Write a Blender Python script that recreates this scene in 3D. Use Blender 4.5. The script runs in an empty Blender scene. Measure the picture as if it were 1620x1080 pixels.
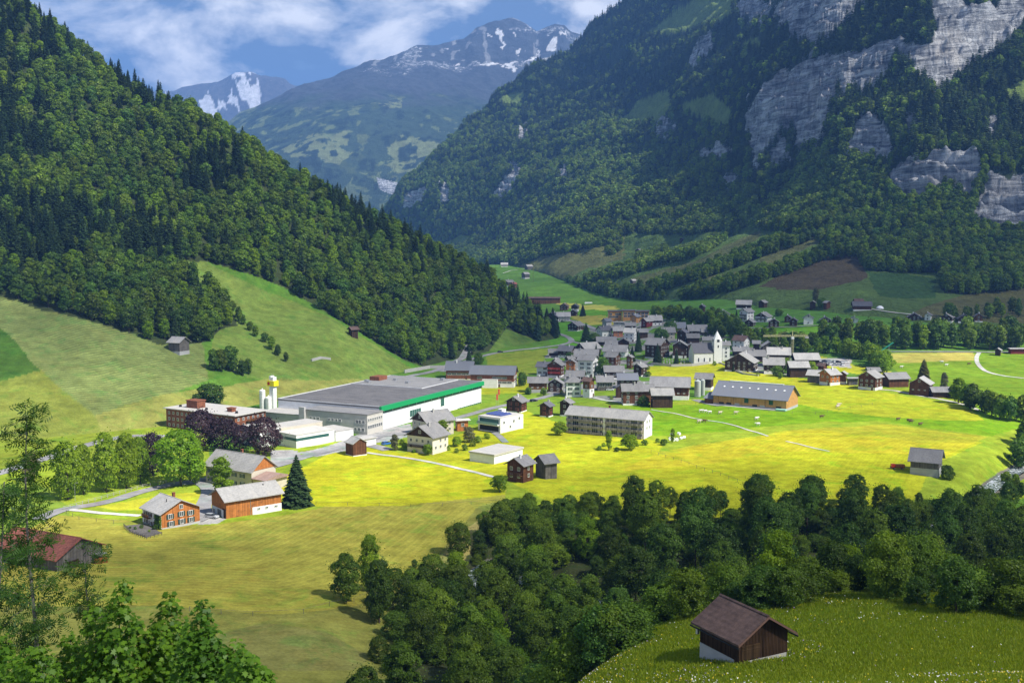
import bpy, math, random
import numpy as np
from mathutils import Vector, Matrix
random.seed(7); RNG = np.random.default_rng(7)
R = math.radians
S = bpy.context.scene
COL = S.collection
# ------------------------------------------------------------- camera
FPX, CAMZ = 1740.0, 87.0
PIT = math.atan(164 / FPX); CP, SP = math.cos(PIT), math.sin(PIT)
cam = bpy.data.cameras.new('camera'); camo = bpy.data.objects.new('camera', cam); COL.objects.link(camo)
camo.location = (0, 0, CAMZ); camo.rotation_euler = (math.pi / 2 - PIT, 0, 0)
cam.sensor_width = 36; cam.lens = 36 * FPX / 1620; cam.clip_start = 0.5; cam.clip_end = 60000
S.camera = camo
S.view_settings.view_transform = 'Standard'; S.view_settings.look = 'None'; S.view_settings.gamma = 1
S.view_settings.exposure = 0.68
cy = S.cycles
cy.max_bounces = 6; cy.diffuse_bounces = 3; cy.glossy_bounces = 2; cy.transmission_bounces = 3
cy.transparent_max_bounces = 8; cy.volume_bounces = 0; cy.caustics_reflective = False; cy.caustics_refractive = False
cy.sample_clamp_indirect = 4
# ------------------------------------------------------------- sun and sky
SUN = Vector((0.54, -0.36, 0.76)).normalized()
sl = bpy.data.lights.new('sun', 'SUN'); so = bpy.data.objects.new('sun', sl); COL.objects.link(so)
sl.energy = 5.0; sl.angle = R(0.5); sl.color = (1.0, 0.955, 0.88)
so.rotation_euler = SUN.to_track_quat('Z', 'Y').to_euler(); so.location = (300, 100, 600)
wd = bpy.data.worlds.new('World'); S.world = wd; wd.use_nodes = True
def make_world():
    nt = wd.node_tree; nt.nodes.clear(); N = nt.nodes.new; L = nt.links.new
    out = N('ShaderNodeOutputWorld'); sky = N('ShaderNodeTexSky'); sky.sky_type = 'NISHITA'; sky.sun_disc = False
    sky.sun_elevation = math.asin(SUN.z); sky.sun_rotation = math.atan2(SUN.x, SUN.y)
    sky.altitude = 1000; sky.ozone_density = 2.0
    b1 = N('ShaderNodeBackground'); b1.inputs[1].default_value = 0.085; L(sky.outputs[0], b1.inputs[0])
    tc = N('ShaderNodeTexCoord'); sp = N('ShaderNodeSeparateXYZ'); L(tc.outputs['Generated'], sp.inputs[0])
    zz = N('ShaderNodeMath'); zz.operation = 'MAXIMUM'; L(sp.outputs[2], zz.inputs[0]); zz.inputs[1].default_value = 0.03
    zp = N('ShaderNodeMath'); zp.operation = 'ADD'; L(zz.outputs[0], zp.inputs[0]); zp.inputs[1].default_value = 0.42
    dx = N('ShaderNodeMath'); dx.operation = 'DIVIDE'; L(sp.outputs[0], dx.inputs[0]); L(zp.outputs[0], dx.inputs[1])
    dy = N('ShaderNodeMath'); dy.operation = 'DIVIDE'; L(sp.outputs[1], dy.inputs[0]); L(zp.outputs[0], dy.inputs[1])
    cb = N('ShaderNodeCombineXYZ'); L(dx.outputs[0], cb.inputs[0]); L(dy.outputs[0], cb.inputs[1])
    cb.inputs[2].default_value = 1.3
    n1 = N('ShaderNodeTexNoise'); n1.inputs['Scale'].default_value = 3.6; n1.inputs['Detail'].default_value = 12
    n1.inputs['Roughness'].default_value = 0.6; n1.inputs['Distortion'].default_value = 0.15; L(cb.outputs[0], n1.inputs['Vector'])
    r1 = N('ShaderNodeValToRGB'); r1.color_ramp.elements[0].position = 0.25; r1.color_ramp.elements[1].position = 0.40
    r1.color_ramp.elements[0].color = (0, 0, 0, 1); r1.color_ramp.elements[1].color = (1, 1, 1, 1); L(n1.outputs[0], r1.inputs[0])
    n2 = N('ShaderNodeTexNoise'); n2.inputs['Scale'].default_value = 4.6; n2.inputs['Detail'].default_value = 12; n2.inputs['Distortion'].default_value = 0.2
    n2.inputs['Roughness'].default_value = 0.6; L(cb.outputs[0], n2.inputs['Vector'])
    r2 = N('ShaderNodeValToRGB'); e = r2.color_ramp.elements
    e[0].position = 0.44; e[0].color = (0.15, 0.23, 0.38, 1); e[1].position = 0.60; e[1].color = (0.95, 0.95, 0.96, 1)
    L(n2.outputs[0], r2.inputs[0])
    b2 = N('ShaderNodeBackground'); b2.inputs[1].default_value = 0.88; L(r2.outputs[0], b2.inputs[0])
    # fewer clouds towards the zenith
    mr = N('ShaderNodeMapRange'); mr.inputs[1].default_value = 0.26; mr.inputs[2].default_value = 0.5
    mr.inputs[3].default_value = 1.0; mr.inputs[4].default_value = 0.12; L(sp.outputs[2], mr.inputs[0])
    mm = N('ShaderNodeMath'); mm.operation = 'MULTIPLY'; L(r1.outputs[0], mm.inputs[0]); L(mr.outputs[0], mm.inputs[1])
    mx = N('ShaderNodeMixShader'); L(mm.outputs[0], mx.inputs[0]); L(b1.outputs[0], mx.inputs[1]); L(b2.outputs[0], mx.inputs[2])
    L(mx.outputs[0], out.inputs[0])
make_world()
# ------------------------------------------------------------- picture <-> world
def W(px, py, Y):
    cx = (px - 810) / FPX; c = (540 - py) / FPX; k = Y / (CP + c * SP)
    return np.array([k * cx, Y, CAMZ + k * (c * CP - SP)])
def proj(x, y, z):
    d = y * CP - (z - CAMZ) * SP; v = y * SP + (z - CAMZ) * CP
    return 810 + FPX * x / d, 540 - FPX * v / d
def U(px, py=540):
    return (px - 810) / FPX / (CP + (540 - py) / FPX * SP)
# ------------------------------------------------------------- noise
def _h(ix, iy, s):
    n = (ix.astype(np.int64) * 374761393 + iy.astype(np.int64) * 668265263 + s * 1442695041) & 0xffffffff
    n = ((n ^ (n >> 13)) * 1274126177) & 0xffffffff
    return ((n ^ (n >> 16)) & 0xffff) / 65535.0
def vn(x, y, s=0):
    x = np.asarray(x, float); y = np.asarray(y, float)
    ix = np.floor(x); iy = np.floor(y); fx = x - ix; fy = y - iy
    fx = fx * fx * fx * (fx * (fx * 6 - 15) + 10); fy = fy * fy * fy * (fy * (fy * 6 - 15) + 10)
    a = _h(ix, iy, s); b = _h(ix + 1, iy, s); c = _h(ix, iy + 1, s); d = _h(ix + 1, iy + 1, s)
    return (a * (1 - fx) + b * fx) * (1 - fy) + (c * (1 - fx) + d * fx) * fy
def fbm(x, y, sc, o=4, s=0, g=0.5):
    v = 0; a = 1; t = 0; c, q = math.cos(.6), math.sin(.6)
    x = np.asarray(x, float) / sc; y = np.asarray(y, float) / sc
    for i in range(o):
        v = v + a * vn(x, y, s + i * 17); t += a; a *= g
        x, y = (x * c - y * q) * 2.03 + 5.1, (x * q + y * c) * 2.03 + 9.7
    return v / t * 2 - 1
def ridged(x, y, sc, o=4, s=0, g=0.5):
    v = 0; a = 1; t = 0; x = np.asarray(x, float) / sc; y = np.asarray(y, float) / sc
    for i in range(o):
        v = v + a * (1 - np.abs(vn(x, y, s + i * 31) * 2 - 1)); t += a; a *= g
        x, y = x * 2.1 + 3.3 + y * .4, y * 2.1 + 7.9 - x * .2
    return v / t * 2 - 1
def sm(a, b, x):
    t = np.clip((x - a) / (b - a), 0, 1); return t * t * (3 - 2 * t)
def blur(A, n, ax):
    k = np.exp(-0.5 * (np.arange(-2 * n, 2 * n + 1) / n) ** 2); k /= k.sum()
    P = np.pad(A, [(2 * n, 2 * n) if i == ax else (0, 0) for i in range(2)], mode='edge')
    return np.apply_along_axis(lambda v: np.convolve(v, k, 'valid'), ax, P)
def inpoly(px, py, P):
    r = np.zeros(np.shape(px), bool); n = len(P)
    for i in range(n):
        x0, y0 = P[i]; x1, y1 = P[(i + 1) % n]
        if y0 == y1: continue
        c = ((y0 > py) != (y1 > py)) & (px < (x1 - x0) * (py - y0) / (y1 - y0) + x0)
        r ^= c
    return r
def dseg(x, y, P):
    d = np.full(np.shape(x), 1e9)
    for (a, b), (c, e) in zip(P[:-1], P[1:]):
        vx, vy = c - a, e - b; t = np.clip(((x - a) * vx + (y - b) * vy) / (vx * vx + vy * vy + 1e-9), 0, 1)
        d = np.minimum(d, np.hypot(x - a - t * vx, y - b - t * vy))
    return d
# ------------------------------------------------------------- terrain
UN = 400; UG = np.linspace(-0.80, 0.80, UN)
class Field:
    def __init__(s, lnY, Z): s.l = lnY; s.Z = Z
    def __call__(s, x, y):
        x = np.asarray(x, float); y = np.asarray(y, float)
        u = np.clip((x / np.maximum(y, .5) - UG[0]) / (UG[1] - UG[0]), 0, UN - 1.001)
        v = np.clip((np.log(np.maximum(y, .5)) - s.l[0]) / (s.l[1] - s.l[0]), 0, len(s.l) - 1.001)
        i = u.astype(int); j = v.astype(int); a = u - i; b = v - j; Z = s.Z
        return (Z[j, i] * (1 - a) + Z[j, i + 1] * a) * (1 - b) + (Z[j + 1, i] * (1 - a) + Z[j + 1, i + 1] * a) * b
TPX = [-400, 0, 300, 500, 650, 800, 900, 1000, 1150, 1400, 1540, 1650, 1950]
TAB = {
 2:    [85] * 12,
 20:   [70, 70, 70, 71, 72, 73, 75, 76, 76, 76, 76, 76],
 45:   [56, 57, 57, 57, 57, 58, 62, 65, 66, 66, 66, 66],
 80:   [30, 30, 30, 30, 31, 38, 45, 51, 53.0, 53.6, 54, 54, 54.5],
 95:   [24, 24, 23, 23, 24, 33, 43, 45.5, 47.2, 47.9, 48.2, 48.4, 49],
 110:  [20, 20, 18, 18, 18, 26, 39, 42.0, 43.6, 44.6, 45, 45.4, 46.4],
 125:  [18, 18, 15, 14, 14, 18, 34.5, 39.5, 41.2, 42.2, 42.4, 42.6, 43.6],
 150:  [14, 14, 12, 10, 9, 9, 21, 32, 37.2, 38.2, 37.7, 37, 37],
 165:  [13, 12, 10, 8, 7, 6, 10, 20, 29.5, 33.5, 33.5, 33, 32],
 185:  [11, 10, 8, 6, 4, 1, 4, 9, 17, 22, 22, 21, 20],
 200:  [11, 9, 6.5, 5, 2, -1, 4, 8, 11, 11, 10, 10],
 250:  [9, 6.5, 5, 4, -1, -5, -5, -5, -5, -5, -6, -6],
 285:  [7, 4, 3, 2.4, -1, -4, -3, -2, -3, -5, -6, -6],
 310:  [4.5, 2.6, 1.5, 1.3, 0, -1, 0, 0, -1, -4, -7, -7],
 360:  [2, 1, .4, .4, 0, 0, 0, 0, 0, -4, -8, -9],
 430:  [0, 0, 0, 0, 0, 0, 0, 0, 0, 0, -8, -9],
 540:  [0, 0, 0, 0, 0, 0, 0, 0, 0, 0, -3, -8],
 750:  [0, 0, 0, 0, 0, 0, 0, 1, 3, 3, 3, 3],
 850:  [0, 0, 0, 0, -1, -1, 2, 9, 14, 15, 15, 15],
 950:  [0, 0, 0, 0, -2, -2, 5, 19, 26, 27, 27, 27],
 1200: [0, 0, 0, 0, -4, -4, 6, 26, 30, 30, 30, 30],
 1600: [0, 0, 0, 0, -6, -6, 3, 25, 30, 30, 30, 30],
 1950: [-6, -6, -6, -6, 2, 8, 15, 27, 30, 30, 30, 30],
 2600: [10, 10, 10, 10, 22, 27, 28, 28, 28, 28, 28, 28],
 5000: [-60] * 12, 16000: [-190] * 12}
TAB = {k: (v[:6] + [(v[5] + v[6]) / 2] + v[6:] if k not in (80, 95, 110, 125, 150, 165, 185) else v) for k, v in TAB.items()}
TAB = {k: (v + [v[-1]] * (13 - len(v)))[:13] for k, v in TAB.items()}
def make_floor():
    l = np.linspace(math.log(2), math.log(16000), 460)
    ks = sorted(TAB); us = [U(p, 700) for p in TPX]
    M = np.array([np.interp(UG, us, TAB[k]) for k in ks])
    Z = np.array([np.interp(l, np.log(ks), M[:, i]) for i in range(UN)]).T
    return Field(l, blur(blur(Z, 3, 1), 2, 0))
FLOOR = make_floor()
RIVER = [tuple(W(p, 700, Y)[:2]) for p, Y in ((905, 192), (850, 208), (790, 240), (752, 268), (746, 290), (785, 304), (840, 288), (1000, 268), (1200, 275), (1400, 300), (1520, 360), (1600, 430), (1680, 520), (1800, 640))]
def floor_z(x, y):
    z = FLOOR(x, y)
    z = z + fbm(x, y, 90, 3, 5) * 1.2 * sm(120, 500, y) + fbm(x, y, 9, 3, 8) * .22
    d = dseg(x, y, RIVER)
    return z - 3.2 * (1 - sm(2.5, 11, d))
def loft(curves, nt, drop, amp, nfun, name):
    K = len(curves); Yc = []; Zc = []
    for c in curves:
        P = [W(*q) for q in c]; u = [p[0] / p[1] for p in P]
        o = np.argsort(u); u = np.array(u)[o]
        Yc.append(np.interp(UG, u, np.array([p[1] for p in P])[o])); Zc.append(np.interp(UG, u, np.array([p[2] for p in P])[o]))
    Yc = np.array(Yc); Zc = np.array(Zc)
    # a skirt before the foot and a back slope behind the ridge
    Yc = np.vstack([Yc[:1] - 60, Yc, Yc[-1:] + drop[0], Yc[-1:] + drop[0] * 2.2]); Zc = np.vstack([Zc[:1] - 22, Zc, Zc[-1:] - drop[1], Zc[-1:] - drop[1] * 3.5])
    for i in range(1, len(Yc)): Yc[i] = np.maximum(Yc[i], Yc[i - 1] + 3)
    t = np.linspace(0, len(Yc) - 1, nt); k = np.arange(len(Yc))
    Y = np.array([np.interp(t, k, Yc[:, i]) for i in range(UN)]).T; Z = np.array([np.interp(t, k, Zc[:, i]) for i in range(UN)]).T
    n = max(1, int(nt / len(Yc) / 7)); Y = blur(Y, n, 0); Z = blur(Z, n, 0)
    l = np.linspace(math.log(Y.min()), math.log(Y.max()), 700)
    F = np.array([np.interp(np.exp(l), Y[:, i], Z[:, i], left=-400, right=-400) for i in range(UN)]).T
    F0 = np.array([np.interp(np.exp(l), Yc[:, i], np.interp(k, [0, 1, 2, K, K + 2], [0, 0, .6, 1, 1])) for i in range(UN)]).T
    f = Field(l, F); w = Field(l, F0)
    def q(x, y): return f(x, y) + nfun(x, y) * w(x, y)
    q.Y = Y; q.t = t; q.rngl = (Y.min(), Y.max()); q.w = w
    return q
LH = loft([
 [(-900,1000,300),(-300,760,440),(0,700,467),(100,690,480),(250,668,505),(400,650,560),(520,622,615),(640,592,707),(700,575,770),(760,560,835),(820,548,890),(870,540,925),(900,545,945),(960,640,980)],
 [(-900,700,420),(-300,540,560),(0,480,622),(130,500,620),(250,520,640),(400,490,720),(520,480,770),(640,515,800),(760,528,880),(820,536,915),(870,537,935),(900,545,955),(960,650,990)],
 [(-900,400,600),(-300,240,760),(0,240,780),(130,270,790),(250,300,810),(400,350,810),(520,385,850),(640,435,890),(760,485,935),(820,512,945),(870,534,948),(900,546,965),(960,655,1000)],
 [(-900,0,800),(-300,-200,920),(0,-30,930),(60,25,930),(120,80,915),(190,128,905),(240,152,900),(300,168,890),(350,200,880),(400,232,880),(500,295,905),(560,335,930),(600,357,945),(680,398,970),(750,432,990),(785,458,990),(810,485,985),(840,515,975),(870,533,965),(900,550,975),(960,660,1010)]],
 260, (150, 90), 1, lambda x, y: fbm(x, y, 70, 4, 21) * 5 + ridged(x, y, 190, 2, 3) * 6, 'left')
def rnoise(x, y):
    k = sm(900, 2400, y)
    return (ridged(x + .45 * y, y * .35, 210, 4, 40) * (24 + 72 * k) + fbm(x, y, 60, 4, 44) * (8 + 14 * k) + ridged(x * .9 + .3 * y, y * .5, 46, 3, 47) * (5 + 6 * k))
RM = loft([
 [(300,470,4200),(600,400,3800),(700,402,3200),(800,415,2600),(900,440,1900),(1000,450,1500),(1100,460,1250),(1200,470,1050),(1350,485,940),(1500,500,890),(1620,505,880),(1950,520,860)],
 [(300,460,4250),(600,385,3850),(700,388,3300),(800,402,2750),(880,392,2400),(950,382,2200),(1080,372,1900),(1180,368,1700),(1280,398,1350),(1350,410,1250),(1480,445,1090),(1620,460,1050),(1950,470,1000)],
 [(300,460,4260),(600,372,3900),(620,340,3800),(700,320,3500),(800,300,3200),(900,285,2950),(1000,285,2600),(1100,300,2200),(1200,310,1800),(1330,330,1500),(1450,330,1350),(1560,360,1230),(1620,370,1200),(1950,380,1150)],
 [(300,460,4270),(600,370,3950),(620,342,3850),(660,300,3800),(720,255,3750),(800,205,3600),(900,180,3400),(1000,190,3000),(1100,200,2500),(1200,190,2000),(1330,190,1650),(1450,205,1470),(1620,250,1350),(1950,260,1300)],
 [(300,470,4280),(600,380,3990),(615,352,3960),(640,318,3950),(700,262,3950),(760,200,4000),(800,165,4000),(850,128,4050),(910,92,4100),(960,48,4100),(1000,14,4000),(1050,-20,3900),(1100,-40,3500),(1200,-60,2900),(1330,-90,2350),(1450,-110,2050),(1620,-130,1900),(1950,-160,1850)]],
 420, (500, 420), 1, rnoise, 'right')
def fn1(x, y): return ridged(x, y, 1500, 5, 60, .55) * 150 + fbm(x, y, 420, 5, 61, .55) * 55
FM = loft([
 [(-300,450,5200),(200,440,5200),(600,440,5200),(1100,440,5200),(1700,440,5200)],
 [(-300,400,5600),(200,380,5600),(400,350,5600),(600,345,5600),(700,345,5600),(1100,350,5600),(1700,380,5700)],
 [(-300,380,6400),(200,330,6300),(380,250,6300),(500,225,6300),(600,218,6300),(800,220,6300),(1100,230,6400),(1700,250,6600)],
 [(-300,370,7400),(200,300,7000),(380,215,7000),(480,165,7100),(560,145,7200),(640,140,7300),(720,150,7400),(800,150,7500),(1100,160,7500),(1700,200,7500)],
 [(-300,360,8400),(200,290,7600),(300,248,7600),(380,200,7600),(430,180,7700),(480,152,7800),(512,137,7900),(545,118,7900),(590,99,8000),(600,103,8000),(640,88,8200),(665,84,8300),(680,80,8300),(700,74,8400),(735,62,8500),(752,47,8500),(775,43,8500),(795,38,8500),(812,33,8500),(825,38,8500),(838,40,8500),(848,52,8500),(866,45,8500),(880,41,8500),(893,46,8500),(903,58,8500),(940,75,8500),(1000,85,8600),(1300,60,8800),(1700,60,8800)]],
 360, (1500, 900), 1, lambda x, y: fn1(x, y) * .8, 'far')
SPK = loft([
 [(-900,450,10500),(1700,450,10500)],
 [(-900,330,11000),(300,300,11000),(700,300,11000),(1700,330,11000)],
 [(-900,140,12000),(0,110,12000),(200,135,12000),(290,131,12000),(320,129,12000),(350,124,12000),(375,111,12000),(392,112,12000),(408,120,12000),(436,118,12000),(450,122,12000),(460,132,12000),(495,138,12000),(530,160,12000),(700,200,12000),(1700,220,12000)]],
 200, (1500, 900), 1, lambda x, y: ridged(x, y, 1500, 5, 80) * 110 + fbm(x, y, 300, 4, 81) * 40, 'snow')
COMP = (floor_z, LH, RM, FM, SPK)
def terrain(x, y, n=3):
    z = floor_z(x, y)
    for c in COMP[1:n]: z = np.maximum(z, c(x, y))
    return z
YR = np.exp(np.linspace(math.log(20), math.log(4500), 2600))
def hit(px, py, n=3, far=False):
    Y = YR
    cx = (px - 810) / FPX; c = (540 - py) / FPX; k = Y / (CP + c * SP)
    x = k * cx; z = CAMZ + k * (c * CP - SP)
    b = terrain(x, Y, n) > z
    i = int(np.argmax(b)) if b.any() else len(Y) - 1
    if i == 0: i = 1
    lo, hi = Y[i - 1], Y[i]
    for _ in range(8):
        m = (lo + hi) / 2; p = W(px, py, m)
        if terrain(p[0], m, n) > p[2]: hi = m
        else: lo = m
    p = W(px, py, hi); return float(p[0]), float(p[1]), float(terrain(p[0], p[1], n))
# ------------------------------------------------------------- mesh helpers
def bigmesh(name, V, F, mats, fattr=None, vcol=None, smooth=True, mi=None, vattr=None):
    V = np.asarray(V, np.float32); F = np.asarray(F, np.int32); m = bpy.data.meshes.new(name); n = F.shape[1]
    m.vertices.add(len(V)); m.vertices.foreach_set('co', V.ravel()); m.loops.add(F.size); m.loops.foreach_set('vertex_index', F.ravel())
    m.polygons.add(len(F)); m.polygons.foreach_set('loop_start', np.arange(0, F.size, n, dtype=np.int32))
    if mi is not None: m.polygons.foreach_set('material_index', np.asarray(mi, np.int32))
    for k in mats: m.materials.append(k)
    m.update(calc_edges=True)
    if smooth: m.polygons.foreach_set('use_smooth', np.ones(len(F), bool))
    if fattr is not None:
        a = m.attributes.new('tint', 'FLOAT', 'FACE'); a.data.foreach_set('value', np.asarray(fattr, np.float32))
    if vcol is not None:
        a = m.color_attributes.new('zone', 'FLOAT_COLOR', 'POINT'); c = np.ones((len(V), 4), np.float32); c[:, :vcol.shape[1]] = vcol; a.data.foreach_set('color', c.ravel())
    if vattr:
        for k, v in vattr.items():
            a = m.attributes.new(k, 'FLOAT', 'POINT'); a.data.foreach_set('value', np.asarray(v, np.float32))
    return m
def put(name, mesh, parent=None, loc=None, rotz=0, sc=None):
    o = bpy.data.objects.new(name, mesh); COL.objects.link(o)
    if loc is not None: o.location = loc
    o.rotation_euler.z = rotz
    if sc is not None: o.scale = sc if hasattr(sc, '__len__') else (sc,) * 3
    if parent: o.parent = parent
    return o
def tag(o, label, cat, group=None, kind=None):
    o['label'] = label
    if cat: o['category'] = cat
    if group: o['group'] = group
    if kind: o['kind'] = kind
    return o
def gridfaces(nr, nc):
    i = np.arange(nr * nc).reshape(nr, nc)
    return np.stack([i[:-1, :-1], i[:-1, 1:], i[1:, 1:], i[1:, :-1]], -1).reshape(-1, 4)
class MB:
    def __init__(s): s.V = []; s.F = []; s.M = []
    def add(s, V, F, m=0):
        b = len(s.V); s.V += [tuple(v) for v in V]; s.F += [tuple(i + b for i in f) for f in F]; s.M += [m] * len(F); return s
    def box(s, x0, x1, y0, y1, z0, z1, m=0, top=None):
        V = [(x0,y0,z0),(x1,y0,z0),(x1,y1,z0),(x0,y1,z0),(x0,y0,z1),(x1,y0,z1),(x1,y1,z1),(x0,y1,z1)]
        s.add(V, [(0,3,2,1),(0,1,5,4),(1,2,6,5),(2,3,7,6),(3,0,4,7)], m); s.add(V, [(4,5,6,7)], m if top is None else top); return s
    def prism(s, P, a, b, ax=0, m=0):
        n = len(P)
        def v(p, t): return (t, p[0], p[1]) if ax == 0 else ((p[0], t, p[1]) if ax == 1 else (p[0], p[1], t))
        V = [v(p, a) for p in P] + [v(p, b) for p in P]
        s.add(V, [tuple(range(n))[::-1], tuple(range(n, 2 * n))] + [(i, (i + 1) % n, n + (i + 1) % n, n + i) for i in range(n)], m); return s
    def tube(s, p, q, r0, r1=None, n=6, m=0, cap=True):
        r1 = r0 if r1 is None else r1; p = Vector(p); q = Vector(q); d = (q - p).normalized()
        a = d.orthogonal().normalized(); b = d.cross(a); V = []
        for c, r in ((p, r0), (q, r1)):
            for i in range(n): t = 2 * math.pi * i / n; V.append(c + a * math.cos(t) * r + b * math.sin(t) * r)
        F = [(i, (i + 1) % n, n + (i + 1) % n, n + i) for i in range(n)]
        if cap: F += [tuple(range(n))[::-1], tuple(range(n, 2 * n))]
        s.add(V, F, m); return s
    def xf(s, M): s.V = [tuple(M @ Vector(v)) for v in s.V]; return s
    def mesh(s, name, mats, smooth=False):
        m = bpy.data.meshes.new(name); m.from_pydata(s.V, [], s.F); m.polygons.foreach_set('material_index', s.M)
        for k in mats: m.materials.append(k)
        if smooth: m.polygons.foreach_set('use_smooth', [True] * len(s.F))
        m.update()
        import bmesh
        b = bmesh.new(); b.from_mesh(m); bmesh.ops.recalc_face_normals(b, faces=b.faces); b.to_mesh(m); b.free()
        return m
    def put(s, name, mats, parent=None, smooth=False, **k): return put(name, s.mesh(name, mats, smooth), parent, **k)
# ------------------------------------------------------------- materials
def mat(name, col=(.5, .5, .5), rough=.8, metal=0, spec=.3):
    m = bpy.data.materials.new(name); m.use_nodes = True; b = m.node_tree.nodes['Principled BSDF']
    b.inputs['Base Color'].default_value = (*col, 1); b.inputs['Roughness'].default_value = rough; b.inputs['Metallic'].default_value = metal
    b.inputs['Specular IOR Level'].default_value = spec
    return m
def nodes(m): nt = m.node_tree; return nt, nt.nodes.new, nt.links.new, nt.nodes['Principled BSDF']
def noise_tex(N, L, vec, scale, detail=4, rough=.55, dist=0):
    n = N('ShaderNodeTexNoise'); n.inputs['Scale'].default_value = scale; n.inputs['Detail'].default_value = detail
    n.inputs['Roughness'].default_value = rough; n.inputs['Distortion'].default_value = dist
    if vec is not None: L(vec, n.inputs['Vector'])
    return n.outputs[0]
def math_(N, L, op, a, b=None, c=None):
    n = N('ShaderNodeMath'); n.operation = op
    for i, v in enumerate((a, b, c)):
        if v is None: continue
        if isinstance(v, (int, float)): n.inputs[i].default_value = v
        else: L(v, n.inputs[i])
    return n.outputs[0]
def mapr(N, L, v, a, b, c, d):
    n = N('ShaderNodeMapRange')
    for i, q in enumerate((a, b, c, d)): n.inputs[i + 1].default_value = q
    L(v, n.inputs[0]); return n.outputs[0]
def mixc(N, L, f, a, b, mode='MIX'):
    n = N('ShaderNodeMix'); n.data_type = 'RGBA'; n.blend_type = mode
    for i, v in ((0, f), (6, a), (7, b)):
        if isinstance(v, (int, float)): n.inputs[i].default_value = v
        elif isinstance(v, tuple): n.inputs[i].default_value = (*v, 1) if len(v) == 3 else v
        else: L(v, n.inputs[i])
    return n.outputs[2]
def vec(N, L, src, scale=(1, 1, 1), rot=(0, 0, 0)):
    n = N('ShaderNodeMapping'); n.inputs['Scale'].default_value = scale; n.inputs['Rotation'].default_value = rot; L(src, n.inputs[0]); return n.outputs[0]
# ------------------------------------------------------------- ground materials
def ground_mat(name, grain=1.0):
    m = mat(name, rough=1, spec=0); nt, N, L, b = nodes(m)
    a = N('ShaderNodeAttribute'); a.attribute_name = 'zone'; tc = N('ShaderNodeTexCoord'); P = tc.outputs['Object']
    big = noise_tex(N, L, P, .018, 5, .6); mid = noise_tex(N, L, P, .16, 5, .65); fine = noise_tex(N, L, P, 1.3, 5, .7)
    s = N('ShaderNodeAttribute'); s.attribute_name = 'swath'; am = N('ShaderNodeAttribute'); am.attribute_name = 'samp'
    wob = math_(N, L, 'ADD', math_(N, L, 'MULTIPLY', mid, 7.0), math_(N, L, 'MULTIPLY', big, 14.0))
    ph = math_(N, L, 'ADD', math_(N, L, 'MULTIPLY', s.outputs['Fac'], 2.6), wob)
    w1 = math_(N, L, 'SINE', ph); w2 = math_(N, L, 'SINE', math_(N, L, 'ADD', math_(N, L, 'MULTIPLY', s.outputs['Fac'], 5.3), wob))
    w = math_(N, L, 'MULTIPLY', math_(N, L, 'ADD', w1, math_(N, L, 'MULTIPLY', w2, .6)), am.outputs['Fac'])
    v = math_(N, L, 'MULTIPLY', mapr(N, L, big, .3, .7, .78, 1.2), mapr(N, L, mid, .3, .7, .70, 1.27))
    v = math_(N, L, 'MULTIPLY', v, mapr(N, L, fine, .25, .75, 1 - .28 * grain, 1 + .28 * grain)); v = math_(N, L, 'MULTIPLY', v, math_(N, L, 'ADD', math_(N, L, 'MULTIPLY', w, .05), 1))
    c = mixc(N, L, 1.0, a.outputs['Color'], v, 'MULTIPLY')
    patch = noise_tex(N, L, P, .05, 6, .7, 1.0)
    f = mapr(N, L, patch, .52, .70, 0, .42); c2 = mixc(N, L, f, c, mixc(N, L, 1.0, c, (1.18, .92, .9), 'MULTIPLY'))
    f3 = mapr(N, L, noise_tex(N, L, P, .09, 5, .7, .6), .52, .66, 0, .75); c3 = mixc(N, L, f3, c2, mixc(N, L, 1.0, c2, (.62, .95, .75), 'MULTIPLY'))
    L(c3, b.inputs['Base Color'])
    bp = N('ShaderNodeBump'); bp.inputs['Strength'].default_value = .35; bp.inputs['Distance'].default_value = .4; L(fine, bp.inputs['Height']); L(bp.outputs[0], b.inputs['Normal'])
    return m
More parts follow.
